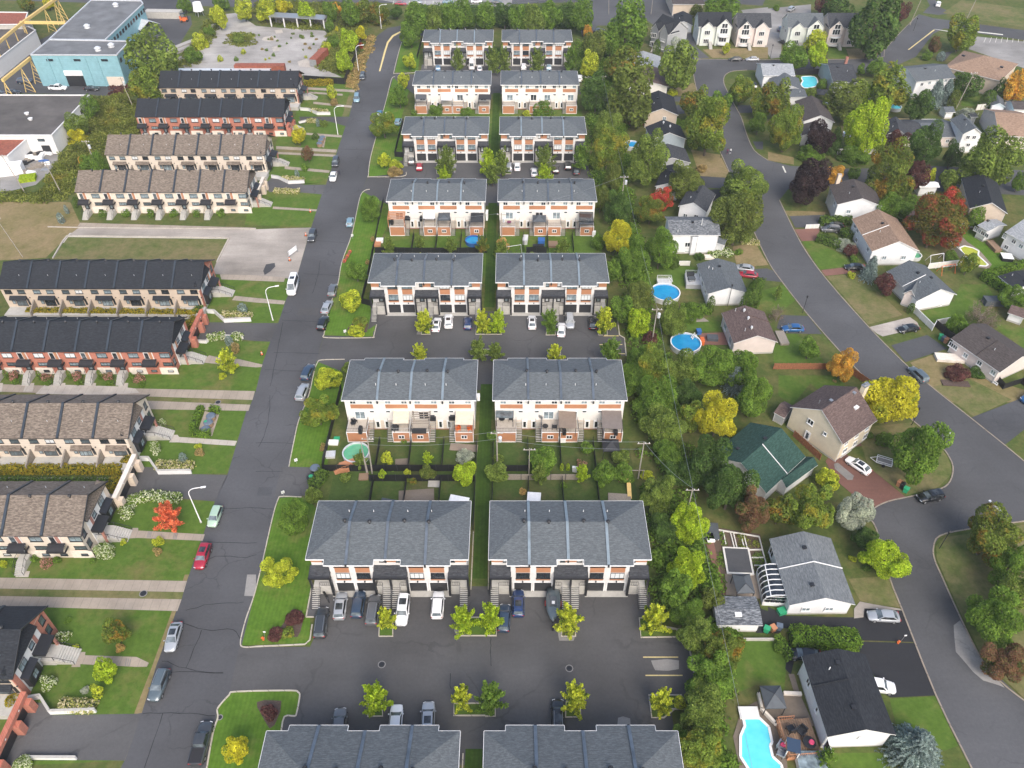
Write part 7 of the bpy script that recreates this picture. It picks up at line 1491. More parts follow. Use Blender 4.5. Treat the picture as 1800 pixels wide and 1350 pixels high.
plants('''
A2 1070 425 95 95 t yg|round yellow tree on the topmost street lawn
A2 1032 560 100 100 t yg|round yellow green tree beside the seventh left row corner
A2 1000 665 140 130 t g|green tree on the street lawn beside the seventh row
A2 890 860 200 150 t gy|spreading green and yellow tree over the street kerb
A2 895 1112 95 95 t yg|round pale yellow tree on the lawn beside the sixth row
A2 1265 770 120 80 b g|green bush in front of the seventh left row
A2 1465 780 90 60 b g|smaller green bush in front of the seventh left row
A2 1105 785 60 40 b g|small green bush at the left end of the seventh left row
B2 800 90 150 220 t g|tall green tree on the street lawn beside the fifth row
B2 700 540 160 130 t g|green tree on the street lawn beside the fourth row
B2 655 745 160 120 t yg|round yellow tree right of the silver sedan
B2 500 1280 200 170 t yg|big round yellow tree at the corner of the third row
B2 640 1210 120 70 b m|low bush behind the big round yellow tree
C2 430 160 260 210 t gy|green tree with yellow leaves beside the third row
C2 250 910 240 240 t g|dark green tree left of the second row
C2 390 750 130 130 t m|mid green tree by the tall hedge end
C2 160 1280 250 200 t yg|yellow green tree at the nearest left lawn
D1 1650 1210 190 220 t y|small yellow tree on the lawn right of the black pickup
D2 265 305 140 110 b ma|purple barberry bed shrub on the nearest corner lawn
D2 90 960 130 150 b ma|purple shrub in the lower corner lawn bed
D2 130 415 130 50 b ma|low purple shrub beside the small red sign
D2 230 395 120 60 b gy|low mixed green and yellow bed shrub
B2 730 900 120 70 b gy|golden low shrub on the lawn beside the black SUV
B2 700 955 130 35 b yg|low yellow shrub strip below the golden shrub
A2 975 1150 100 60 b yg|low yellow shrub on the lawn of the sixth row
A2 960 1195 120 30 b dg|straw coloured shrubs along the lawn corner
C2 465 420 60 150 b dg|tall dry grass beside the black fence of the third row
B2 815 320 40 120 b dg|dry grass beside the fifth row fence
B2 780 480 40 90 b dg|dry grass beside the fourth row fence
F8 555 820 150 170 t yg|yellow green small tree in the second garden of the third row
F8 1075 810 110 160 y l|thin young green tree in the third garden of the third row
F8 1540 790 220 110 b s|pale green shrub in the fourth garden
F8 515 1020 100 120 t l|little lime tree behind the black fence
F8 830 1005 90 100 t yg|little yellow tree behind the black fence
F8 1075 1000 190 210 t o|round olive tree behind the black fence
F8 1555 1000 270 280 t l|large bright round tree behind the black fence
F8 230 830 160 200 y m|leaning leafy tree over the green pool
F8 50 1040 140 120 t m|green shrub tree below the green pool
F8 795 600 90 60 b g|shrub beside the white basement window
F8 640 970 40 30 b g|small shrub between the fences
F8 880 1090 130 90 b go|mixed shrubs in the corner of the second row garden
G2 40 510 120 170 t g|green tree beside the pole with transformer
G2 80 930 250 220 t m|green maple near the second right row, left one
G2 630 800 300 260 t g|large green tree in the third row right gardens
G2 590 960 160 230 y m|upright green tree beside the grey fence
G2 1170 650 150 180 t g|small tree with pale fruits in the third right garden
G2 1100 840 130 100 b fp|cream flowering shrub beside the white urns
G2 1110 950 150 220 y l|lime young tree beside the white urns
G2 1350 960 240 330 t g|dense green tree right of the urns
G2 1560 760 200 150 t m|green tree beside the black gazebo
G2 1590 960 230 220 t g|green tree above the wooden slide
G2 395 1175 90 90 b ap|small round brown shrub in the near right garden
G2 885 1100 80 180 b g|green vine hedge on the near fence
G2 860 880 45 110 c l|left small green cedar in the third right garden
G2 935 880 45 110 c l|right small green cedar in the third right garden
G2 100 770 130 90 b m|shrub at the pole with transformer
G3 200 790 170 130 y m|green young tree in the first garden of the fifth row
G3 670 720 130 120 y m|green young tree in the second garden of the fifth row
G3 670 860 110 80 b yg|round yellow green shrub beside the black fence
G3 1130 770 160 220 y m|green tree in the third garden of the fifth row
G3 1600 760 170 260 y go|tree over the small blue pool
G4 200 760 200 120 t ap|apricot coloured small tree in the first right garden
G4 180 850 200 110 y m|green tree under the apricot coloured tree
G4 1110 800 190 180 y m|feathery green tree in the third right garden of the fifth row
G4 1640 720 170 160 t g|bright green bush at the right end of the fifth row gardens
G4 645 890 70 50 b m|small bush behind the black trellis
''','garden and lawn trees around the slate rows')
plants('''
A1 1060 400 330 330 t m|big green tree at the corner of the blue building
A1 1010 590 220 220 t gy|green tree with yellow leaves under the big green tree
A1 1180 480 140 180 t g|green tree at the left end of the farthest black roofed row
A1 1525 110 120 160 t yg|yellow green bush tree at the top of the cracked slab
A1 1460 215 80 80 b g|small green bush on the yard edge
A1 1395 290 120 120 b yg|yellow green bush beside the slab stacks
A1 1345 390 130 140 b g|green bush at the foot of the slab stacks
A1 1500 120 60 130 t y|yellow narrow bush top beside the cracked slab
A1 1700 60 130 120 t yg|yellow green tree at the top edge by the shelter
A1 540 950 150 120 b y|golden yellow bush beside the white workshop
A1 520 860 170 150 t m|grey green tree at the workshop corner
A1 620 740 130 160 t g|green tree behind the white workshop wall
A1 570 1120 60 60 b or|small orange bush in the wild slope
A1 600 1140 110 100 b g|green bush below the small orange bush
A1 690 1130 120 130 t g|dark green bush tree beside the third brown roofed row
A1 340 20 90 40 t y|yellow tree at the top edge behind the crane
A1 180 30 110 60 t go|autumn tree at the top left edge
A1 1290 30 110 60 t g|green tree at the top edge behind the block wall
A1 1540 10 120 40 t g|green tree at the top edge right of the white load
A1 1660 270 90 90 b m|shrub patch on the cracked slab
A1 1530 410 50 70 b yg|yellow weed bush on the cracked slab
A1 1650 410 40 50 b g|small weed bush on the cracked slab
A1 1700 360 50 40 b yg|weed bush in the middle of the cracked slab
A2 60 60 170 130 t yg|yellow green tree behind the open shelter, left one
A2 190 40 120 100 t y|yellow tree behind the open shelter
A2 350 80 130 120 t l|round bright green tree behind the open shelter
A2 520 80 110 140 t g|green tree right of the open shelter
A2 510 170 70 90 t g|small green tree at the end of the open shelter
A2 560 60 70 100 t or|orange tree in the top belt
A2 660 80 140 150 t g|green tree in the top belt beside the orange tree
A2 760 70 160 140 t go|rust tinged tree in the top belt
A2 860 90 140 120 t go|tree with brown leaves in the top belt near the road
A2 980 80 100 60 t d|dark tree right of the topmost lamp
A2 1120 120 210 190 t g|big green tree beside the road curve
A2 1080 230 160 140 t g|green tree at the top of the street lawn
A2 1230 130 150 160 t m|olive green tree behind the farthest left row, left part
A2 1350 110 150 160 t g|green tree behind the farthest left row, middle part
A2 1460 90 170 180 t g|tall green tree behind the farthest left row, right part
A2 1590 110 150 160 t g|green tree behind the farthest left row, far right part
A2 1740 100 130 200 t d|dark tree above the gap of the farthest rows
A2 1385 180 60 60 t p|small dark purple tree behind the farthest left row
A2 640 280 130 200 t l|bright green tree beside the black screen fence
A2 730 230 80 110 t y|golden yellow tree beside the black screen fence
A2 725 320 60 50 b r|red shrub beside the black screen fence
A2 620 420 120 140 t l|light green tree at the slab corner
A2 540 290 90 100 b g|green shrub beside the rusty container
A2 490 330 80 110 b yg|yellow shrub beside the rusty container
A2 560 200 30 40 t y|thin yellow sapling on the slab
''','trees around the industrial corner')
plants('''
A2 530 640 80 110 t yg|small yellow green tree on the lawn beside the topmost row
A2 540 715 60 50 b dg|dry shrub on the lawn below the small yellow green tree
A2 295 940 110 110 t y|bright yellow round shrub beside the second row end
A2 360 1065 90 110 t ru|reddish green small tree on the lawn of the third row
A2 345 1170 60 60 b g|small green shrub beside the walk of the third row
A2 430 855 30 50 c b|tiny blue spruce beside the white curved wall
A2 470 860 70 50 b m|shrub beside the tiny blue spruce
A2 285 1215 35 60 c b|tiny blue spruce near the white car on the street
A2 410 950 60 120 b c|green columnar hedge plant near the water barrels
A2 280 720 50 70 b g|shrub at the gateway of the top rows
B1 420 170 50 70 c b|pale blue spruce shrub in the dry field
B1 460 110 30 60 c b|smaller pale blue spruce shrub in the dry field
B1 530 60 50 70 c c|dark cedar at the left end of the fourth row
B1 1690 800 70 75 c b|blue spruce shrub above the cream flowers by the long ramp
B1 1595 1025 60 65 c b|blue spruce shrub among cream flowers below the long ramp
B1 1580 1170 140 150 y yg|yellow ornamental tree on the lawn of the red fronted row
B1 1550 1270 60 80 b yg|yellow green small shrub below the yellow ornamental tree
B1 1640 1080 80 90 b dg|dry grass clump above the yellow ornamental tree
C1 1275 495 60 75 c b|blue spruce shrub on the lawn above the long white retaining wall
C1 1380 415 60 50 b yg|small golden shrub beside the stepping walk
C1 1385 460 80 60 b dg|dry grass bed on the lawn by the stepping walk
C1 1165 890 185 170 y co|vivid coral red tree beside the curved lamp
C1 1105 1080 80 80 b yg|small yellow shrub above the dry grass tuft
C1 1100 1145 70 80 b dg|dry grass tuft on the big lawn
C1 1130 250 60 60 b fw|white flowering shrub beside the canopy stoop
C1 1080 430 100 120 b fw|white hydrangea beside the black bay, second row from below
C1 870 880 110 130 b fw|large white hydrangea below the black bay
C1 730 1140 140 130 b fw|white hydrangea along the cream end wall
C1 320 1230 100 80 b fp|pink and green hydrangea beside the grey steps
C1 240 1200 60 80 b g|green shrub left of the pink and green hydrangea
C1 400 1210 60 70 b g|green shrub right of the pink and green hydrangea
C1 20 1240 60 60 b yg|yellow green shrub at the left edge near the steps
C1 90 1230 70 110 b g|green shrub between the left edge and the steps
C1 740 1060 50 50 b g|round green shrub at the foot of the brick column
C1 860 1080 60 40 b yg|low yellow shrub beside the concrete walk
C1 640 1215 50 50 b g|green shrub at the corner of the cream end wall
D1 800 400 170 180 t go|orange and green small tree on the lawn by the silver sedan
D1 840 510 70 70 b ap|dry orange shrub at the foot of the orange and green tree
D1 725 670 170 180 t l|bright lime tree beside the stepped walk
D1 680 810 110 110 t yg|yellow lime shrub below the bright lime tree
D1 590 800 70 60 b s|pale silver spruce shrub on the lawn
D1 445 430 110 130 b fw|white hydrangea beside the red brick end wall
D1 340 750 120 160 b fw|white hydrangea under the black bay of the nearest row
D1 470 320 60 40 b g|low green shrub at the top of the red end wall
D1 530 510 60 40 b yg|low yellow shrub beside the grey entrance steps
D1 160 1330 150 80 b fw|white flowering bush at the bottom left edge
D1 80 880 130 200 b gh|golden green hedge shrub at the left edge
''','garden shrubs and trees of the brick rows')
for k,(s,lab)in enumerate((('G7 128 322','pink hydrangea at the left edge of the red brick row'),('G7 436 330','pink hydrangea second from the left edge'),('G7 718 328','pink hydrangea between the second and third stairs'),('G7 1002 325','pink hydrangea left of the last grey stairs'),('G7 1298 345','pink hydrangea right of the last grey stairs'))):
 c,x,y=s.split();plant(c,float(x),float(y),115,95,'b','fp',lab,'pink hydrangeas');plant(c,float(x)+20,float(y)+55,80,40,'b','g',lab.replace('pink hydrangea','low shrub under the pink hydrangea'),'low shrubs of the red brick row');plant(c,float(x)-75,float(y)-15,50,90,'c','g',lab.replace('pink hydrangea','slim shrub by the pink hydrangea'),'slim shrubs of the red brick row')
for k,x in enumerate((715,880,1050,1210,1370,1540)):
 plant('B1',x,140,65,60,'b','g',f'round shrub beside the {("first", "second", "third", "fourth", "fifth", "sixth")[k]} grey stairs of the fourth row','round shrubs of the fourth row')
for lab,s,w,h,m,kw in(
 ('clipped thick hedge between the two black driveways','D4 150 455; 610 485',2.6,2.2,'leaf_hedge',{}),('tall clipped hedge behind the yellow pool garden','B4 1500 590; 1600 650; 1690 720',2.4,2.4,'leaf_hedge',{}),('low hedge running up from the tall clipped hedge','B4 1500 595; 1787 505',1.2,1.6,'leaf_hedge',{}),
 ('clipped hedge above the silver grey car','B4 360 215; 570 212',1.6,2.0,'leaf_cedar',{}),('long hedge below the silver grey car','B4 340 330; 500 385',1.8,2.0,'leaf_cedar',{}),('round topped hedge right of the silver grey car','B4 520 290; 560 330',2.0,2.0,'leaf_cedar',{}),
 ('hedge above the garage lane of the brown roofed rows, upper','C1 -200 595; 860 595',1.3,1.5,'leaf_goldhedge',dict(z=0)),('hedge above the garage lane of the brown roofed rows, lower','C1 -200 678; 780 680',1.2,1.2,'leaf_cedar',{}),('short hedge end beside the cream gateway, upper side','C1 880 560; 930 480',1.4,1.5,'leaf_goldhedge',{}),('short hedge end beside the cream gateway, lower side','C1 760 740; 840 660',1.6,1.5,'leaf_goldhedge',{}),
 ('long hedge between the two long black roofed rows','B1 200 845; 1380 860',1.4,1.5,'leaf_goldhedge',{}),('hedge end beside the red gateway of the black roofed rows','B1 1380 860; 1430 780',1.5,1.6,'leaf_cedar',{}),('small hedge under the red gateway','B1 1320 940; 1370 890',1.4,1.4,'leaf_goldhedge',{}),
 ('golden hedge in front of the black screen fence','A2 345 600; 540 590',1.8,1.8,'leaf_goldhedge',{}),('hedge row beside the blue rain barrels','C1 1410 160; 1370 250; 1350 335; 1470 345',.9,1.3,'leaf_hedge',{}),('short hedge right of the blue rain barrels','C1 1475 165; 1530 180',.9,1.2,'leaf_hedge',{}),
 ('dark cedar hedge beside the driveway bins of the corner lot','C2 480 620; 400 720',1.6,1.8,'leaf_cedar',{}),('tall cedar hedge right of the white bungalow','B3 1730 640; 1640 790',1.8,2.2,'leaf_cedar',{}),('green shrub hedge behind the white bungalow gable','B3 1180 830; 1380 830',2.0,1.6,'leaf_green',{}),('hydrangea hedge curving above the coral tree','C1 870 890; 910 830; 980 785; 1090 775; 1260 795',1.7,1.1,'flower_white',dict(leaf=.2)),
 ('cream flower hedge on the white retaining wall','C1 1095 555; 1350 565',1.7,.9,'flower_cream',dict(leaf=.2)),('cream flower hedge on the bottom left retaining wall','D1 430 920; 670 930',1.7,.9,'flower_cream',dict(leaf=.2)),('cream flower hedge above the long ramp wall','B1 1555 855; 1755 865',1.5,.9,'flower_cream',dict(leaf=.22)),('cream flower hedge below the long ramp, left part','B1 1455 1020; 1570 1000',1.6,.9,'flower_white',dict(leaf=.22)),('cream flower hedge below the long ramp, right part','B1 1620 1010; 1690 1015',1.6,.9,'flower_white',dict(leaf=.22)),
 ('cream flower hedge on the wall near the topmost lamp','A2 395 780; 500 788',1.4,.8,'flower_cream',dict(leaf=.25)),('cream flower strip below the far white curved wall','A2 360 850; 420 852',1.4,.8,'flower_cream',dict(leaf=.25)),('cream flower hedge near the white car on the street','A2 190 1250; 335 1265',1.4,.8,'flower_cream',dict(leaf=.25)),('cream flower hedge at the bottom of the far left lawns','A2 130 1340; 300 1345',1.4,.8,'flower_cream',dict(leaf=.25)),
 ('white flower border beside the mottled roofed house','B3 1600 340; 1720 355',1.5,.8,'flower_cream',dict(leaf=.22)),('flower border under the porch of the mottled roofed house','E8 1250 830; 1440 740; 1560 820',2.2,.9,'flower_white',dict(leaf=.22)),('climbing green hedge along the pool side of the corner house','D4 60 450; 150 600',1.0,1.2,'leaf_green',{}),('cedar hedge in front of the wall of the pale building','A4 1300 520; 1480 640',3.0,4.0,'leaf_cedar',dict(dens=10,leaf=.3))):
 hedge(lab,pts(s),w,h,m,**kw)
# growth nobody could count
tK('undergrowth',pts('A1 640 690; 760 680; 900 640; 940 700; 950 800; 970 930; 740 960; 740 1080; 540 1190; 530 1345; 300 1345; 380 1200; 480 1000; 470 800; 600 820'),.5,2.2,7,'weed','wild shrubs and weeds covering the slope beside the workshop')
tK('undergrowth',pts('A1 -20 1345; 200 1340; 480 1345; B1 480 60; 0 55; -40 40'),.4,1.4,6,'weed','weeds along the upper edge of the dry field');tK('undergrowth',pts('A1 760 600; 900 560; 940 660; 800 680'),.4,1.2,6,'leaf_maroon','reddish weeds by the blue building')
tK('undergrowth',pts('A2 430 480; 500 250; 560 180; 760 180; 760 240; 700 380; 640 520; 560 510'),.3,1.3,5,'weed','weeds between the cracked slab and the black fence');tK('undergrowth',pts('A2 0 110; 110 180; 480 215; 500 170; 900 180; 920 140; 860 40; 0 20'),.5,2.5,4,'weed','undergrowth below the top tree belt',clump=3)
tK('undergrowth',pts('A1 1240 460; 1320 330; 1400 220; 1480 90; 1560 90; 1500 250; 1400 380; 1380 470'),.3,1.2,4,'weed','weeds beside the slab stacks');tK('undergrowth',pts('A1 1570 300; 1610 230; 1760 240; 1787 310; 1700 330'),.2,.7,5,'weed','weed patch on the cracked slab')
tK('undergrowth',pts('A2 1120 60; 1787 60; A3 500 60; 520 200; 0 205; A2 1170 200'),1.0,3.5,4,'leaf_dark','dense undergrowth behind the farthest rows',clump=3);tK('undergrowth',pts('A2 630 560; 760 340; 780 250; 830 260; 760 460; 700 640; 630 600'),.3,1.0,5,'dry_grass','tall dry grass beside the black screen fence')
gb=[(22.2,44),(27.0,44),(33.0,60),(32.5,150),(31,290),(23.5,290),(23.0,205),(23.2,112),(23.0,66),(27.5,64),(27.0,48)]
tK('undergrowth',[(22.6,66),(32.5,66),(31.5,112),(23.6,112)],.8,2.6,5,'leaf_green','undergrowth of the tree belt, near part',clump=2.6);tK('undergrowth',[(25.2,112),(32.0,112),(31.0,200),(24.2,200)],.8,2.8,4.5,'leaf_green','undergrowth of the tree belt, middle part',clump=2.8);tK('undergrowth',[(23.6,200),(33,200),(38,300),(23,300)],1,3,4,'leaf_green','undergrowth of the tree belt, far part',clump=3.2)
tK('undergrowth',[(24.5,20),(28.2,20),(28.6,46),(34,64),(27.5,64),(26.5,46)],.8,2.6,6,'leaf_green','undergrowth beside the turquoise pool',clump=2.4)
tK('garden_plants',pts('F3 250 200; 300 200; 330 380; 280 380'),.2,.6,16,'leaf_green','vegetable plants in the raised beds',leaf=.14,clump=.9,cat='plants');tK('garden_plants',pts('F3 440 240; 660 270; 690 380; 470 370'),.2,.5,16,'weed','mixed plants in the right part of the vegetable beds',leaf=.14,clump=.9,cat='plants')
tK('garden_plants',pts('F3 590 430; 720 430; 750 600; 620 620'),.2,.5,16,'leaf_green','plants between the lower vegetable beds',leaf=.14,clump=.9,cat='plants');tK('garden_plants',pts('F3 200 400; 310 420; 340 620; 240 560'),.2,.5,14,'leaf_green','plants left of the square pond',leaf=.14,clump=.9,cat='plants')
rs=random.Random(9)
for k in range(26):plant('A2',rs.uniform(20,440),rs.uniform(220,440),rs.uniform(14,34),rs.uniform(14,30),'b',rs.choice(['g','yg','dg','m']),'low weed tuft growing through the cracked slab','weed tufts on the cracked slab')
# =============== VEHICLES
car('black pickup truck with covered bed parked at the bottom of the street','D1 1362 1325; 1445 1030','pickup','charcoal');car('dark grey estate car parked on the left kerb above the ramp','D1 1148 672; 1070 868','suv','slate','r')
car('silver saloon with a sunroof on the left kerb below the walks','D1 1232 345; 1182 520','sedan','silver','s');car('bright red car with roof rails on the left kerb','C1 1440 1110; 1388 1255','suv','red','s')
car('pale mint green car beside the curved street lamp','C1 1522 845; 1478 960','hatch','green');car('silver estate parked below the dark blue car','P 526.5 700; 536 677','suv','silver','r');car('dark blue car parked near the parking lane mouth','B2 345 1280; 378 1212','suv','navy')
car('black SUV parked at the corner of the car park lawn','B2 455 935; 480 872','suv','black');car('silver white saloon parked behind the black SUV','B2 478 825; 512 752','sedan','silver');car('grey car parked in front of the silver white saloon','B2 528 705; 541 645','suv','grey')
car('silver blue car alone on the right kerb of the street','B2 650 228; 662 165','hatch','lightblue');car('white camper van with a roof hatch on the left kerb','B2 278 585; 238 715','van','white','s');car('black SUV on the left kerb beside the gravel yard','B2 402 262; 382 328','suv','charcoal')
car('dark grey car on the left kerb above the white car','A2 562 1103; 548 1155','suv','charcoal');car('white car on the left kerb beside a walking person','A2 545 1200; 532 1258','sedan','white');car('black off-road car at the top of the street','A2 750 500; 736 562','suv','charcoal');car('blue grey minivan below the black off-road car','A2 706 655; 700 714','minivan','lightblue','r')
car('azure blue car half under the spreading tree','A2 862 812; 866 770','hatch','azure');car('grey blue car tucked beside the sixth left row fence','A2 985 862; 1000 830','hatch','lightblue');car('bright blue car in front of the farthest left row','A2 1270 486; 1270 458','hatch','azure');car('white van in front of the farthest left row','A2 1505 480; 1505 430','van','white');car('white saloon beside the far white van','A2 1562 486; 1560 458','sedan','white')
car('red car in the sixth row car park','A2 1140 1185; 1140 1135','hatch','red');car('grey car at the left end of the sixth row','A2 1085 1130; 1086 1105','hatch','grey');car('silver car at the wide island of the sixth rows','A2 1765 1185; 1763 1140','suv','silver')
car('white saloon left of the pair in the sixth right car park','A3 37 1185; 36 1132','sedan','white');car('white saloon beside the green young tree, sixth right car park','A3 156 1222; 154 1172','sedan','white');car('small black car right of the green young tree','A3 306 1200; 305 1160','hatch','black');car('black SUV in the sixth right car park','A3 392 1182; 388 1128','suv','black');car('dark grey car at the right end of the sixth row car park','A3 450 1212; 448 1160','sedan','charcoal')
car('white car in front of the farthest right row','A3 82 474; 82 452','suv','white');car('grey car in front of the farthest right row','A3 257 484; 257 456','suv','lightblue');car('white car beside the seventh right row corner','A3 472 560; 474 530','suv','white');car('black car behind the narrow orange tree','A3 590 215; 625 205','sedan','black')
car('white coupe beside the yellow young tree of the fourth row','B2 1252 955; 1268 868','sedan','white','s');car('white SUV with a black sunroof at the fourth left row','B2 1343 930; 1345 848','suv','white','s');car('deep blue car at the fourth left row','B2 1477 945; 1481 862','hatch','blue')
car('white saloon at the left end of the fourth right row','B3 141 940; 139 850','sedan','white','s');car('white saloon parked further out beside the green young tree','B3 342 995; 348 900','sedan','white');car('silver saloon of the fourth right row','B3 400 850; 408 932','suv','silver');car('black car of the fourth right row','B3 565 942; 560 855','sedan','black','s')
car('large black SUV parked outermost by the stairs','D2 442 435; 468 238','bigsuv','charcoal','r');car('silver SUV with a long sunroof at the second left row','D2 578 300; 600 135','suv','silver','p');car('dark blue black SUV between the silver and grey cars','D2 700 288; 728 125','suv','navy');car('dark grey SUV left of the yellow island tree','D2 806 328; 830 165','bigsuv','grey','r');car('white SUV with a panoramic roof right of the yellow island tree','D2 1036 155; 1012 340','bigsuv','white','p');car('white compact SUV standing alone in the second left row car park','D2 1262 292; 1276 128','suv','white')
car('dark blue SUV partly under the wide island trees','D2 1728 372; 1738 232','suv','navy');car('blue SUV at the garage door of the second right row','D3 44 280; 44 118','suv','blue','s');car('grey car peeping above the nearest left roof','D2 580 1120; 588 975','suv','grey');car('white saloon above the nearest left roof','D2 968 1110; 982 932','sedan','white');car('silver hatchback above the nearest left roof','D2 1198 1080; 1204 925','suv','silver','s');car('black SUV with a grey roof above the nearest right roof','D3 322 1070; 320 902','suv','black','pr')
car('silver saloon on the black driveway of the pale grey bungalow','D4 900 292; 715 282','sedan','silver');car('white car nosing out beside the black roofed white house','D4 700 765; 842 785','suv','white');car('black car under the shade of the thick hedge','D4 330 560; 180 548','sedan','black');car('black SUV parked on the curve of the road','C4 1210 748; 1055 778','suv','black','s');car('white saloon with a sunroof on the brick driveway','C4 700 590; 565 500','sedan','white','s')
car('white and blue pickup at the right edge driveway','F6 1950 470; 1470 640','pickup','bright_blue','k');car('bright blue saloon on the driveway of the pale pink bungalow','B4 242 938; 108 938','sedan','bright_blue');car('black sports saloon on the red brick drive','B4 660 515; 555 508','sedan','black');car('silver grey car between the two hedges','B4 500 250; 375 245','suv','grey');car('black car behind the silver grey car in the hedges','B4 520 222; 410 218','sedan','black');car('black saloon on the gravel drive','B4 1045 930; 915 950','sedan','black')
car('dark SUV half hidden by the brilliant yellow maple','B4 1090 1300; 1010 1225','suv','slate');car('red saloon beside the white bungalow','B3 1688 568; 1605 558','sedan','red');car('black and white car behind the red saloon','B3 1655 522; 1585 512','sedan','silver');car('blue car beside the walled pool','A4 398 550; 393 515','hatch','lightblue');car('black car at the side of the light long roofed house','A3 1695 625; 1680 570','suv','black')
car('dark car at the left of the mint duplex, upper','A4 84 210; 92 185','sedan','navy');car('black car at the left of the slate mint duplex, lower','A4 125 300; 95 285','sedan','black');car('silver car in the top car park of the duplexes','A4 145 72; 185 48','suv','silver');car('white car on the top right side road','A4 1185 50; 1192 5','suv','white');car('black saloon on the road before the duplexes','A3 1603 410; 1520 410','sedan','black');car('silver saloon on the road before the duplexes','A3 1722 410; 1635 410','sedan','silver');car('grey car on the drive of the black roofed garage','A3 1210 192; 1140 188','suv','grey')
car('white service pickup in front of the blue building','A1 345 610; 462 612','pickup','white','');car('black saloon in front of the blue building','A1 585 615; 690 615','sedan','black');car('dark blue car near the lattice legs of the crane','A1 140 565; 200 560','suv','navy');car('dark car at the left edge by the crane','A1 -30 645; 20 645','sedan','charcoal');car('black car in the yard behind the workshop','A1 60 640; 120 640','sedan','black')
for k,(x,y,c)in enumerate(((1340,10,'lightblue'),(1540,6,'white'),(1120,12,'silver'),(1680,14,'charcoal'),(1010,22,'red'))):car(f'{c} car in the far car park at the top edge',f'A2 {x-14} {y}; {x+14} {y}','sedan',c,group='cars in the far car park')
# ---- boat on its trailer, motorcycle, box trailer
a,b=pts('D3 287 120; 285 340',.5);rt=tg_('boat','grey covered motorboat on a trailer beside the yellow tree','boat',((a.x+b.x)/2,(a.y+b.y)/2,.02),math.atan2(b.y-a.y,b.x-a.x));m=MB()
st=[]
for t,w,z0,z1 in((-2.9,.95,.65,1.35),(-1.5,1.12,.5,1.45),(0,1.15,.48,1.5),(1.2,.95,.52,1.5),(2.2,.55,.65,1.45),(2.9,.08,1.05,1.4)):st.append([(t,0,z0),(t,-w*.8,z0+.25),(t,-w,z1-.1),(t,-w*.8,z1+.05),(t,0,z1+.3),(t,w*.8,z1+.05),(t,w,z1-.1),(t,w*.8,z0+.25)])
loft(m,st);m.bd('hull','paint_slate',rt,smooth=True);m=MB();m.box(-1.0,.6,-.55,.55,1.6,2.0);m.bd('cover_ridge','canvas_slate',rt);m=MB();m.box(-.15,.35,-.22,.22,2.0,2.04);m.bd('cover_patch','white_paint',rt);m=MB();m.box(-.5,3.9,-.05,.05,.35,.45);m.box(-2,.5,-.9,-.8,.35,.45);m.box(-2,.5,.8,.9,.35,.45);m.box(-.3,-.2,-.9,.9,.35,.45);m.bd('trailer_frame','metal_black',rt)
for y in(-1.12,1.12):m=MB();m.tube((-.5,y-.1,.33),(-.5,y+.1,.33),.33,.33,12);m.bd('wheel','rubber',rt);m=MB();m.box(-.95,-.05,y-.14,y+.14,.68,.74);m.bd('mudguard','lamp_red',rt)
m=MB();m.box(3.6,3.9,-.16,.16,.45,.75);m.bd('motor_cover','metal_black',rt)
a=pt('D2 490 155',.5);rt=tg_('motorcycle','black and chrome motorcycle beside the first stairs','motorcycle',(a.x,a.y,.02),R(-55))
for x in(-.75,.75):m=MB();m.tube((x,-.07,.32),(x,.07,.32),.32,.32,14);m.bd('wheel','rubber',rt)
m=MB();m.box(-.45,.35,-.16,.16,.35,.75);m.tube((.75,0,.32),(.45,0,.95),.05,.05,6);m.tube((-.75,.1,.34),(.1,.12,.38),.05,.04,6);m.bd('frame','chrome',rt);m=MB();m.box(-.1,.45,-.17,.17,.755,.98);m.bd('fuel_tank','paint_black',rt);m=MB();m.box(-.85,-.12,-.16,.16,.755,.86);m.bd('seat','rubber',rt);m=MB();m.tube((.45,-.42,1.02),(.45,.42,1.02),.03,.03,6);m.bd('handlebar','metal_black',rt)
a=pt('C4 810 525',.4);rt=tg_('utility_trailer','white framed empty utility trailer on the lawn','trailer',(a.x,a.y,.02),R(155));m=MB();m.box(-1.3,1.3,-.8,.8,.42,.5);m.bd('floor','concrete_dark',rt);m=MB()
for p,q in(((-1.3,-.8),(1.3,-.8)),((1.3,-.8),(1.3,.8)),((1.3,.8),(-1.3,.8)),((-1.3,.8),(-1.3,-.8))):m.bar((*p,.9),(*q,.9),.08,.08);m.bar((*p,.5),(*q,.5),.08,.1);m.bar((*p,.5),(*p,.9),.08,0)
m.bar((1.3,-.7,.45),(2.4,0,.45),.08,.08);m.bar((1.3,.7,.45),(2.4,0,.45),.08,.08);m.bd('frame','white_paint',rt)
for y in(-.95,.95):m=MB();m.tube((0,y-.1,.3),(0,y+.1,.3),.3,.3,10);m.bd('wheel','rubber',rt)
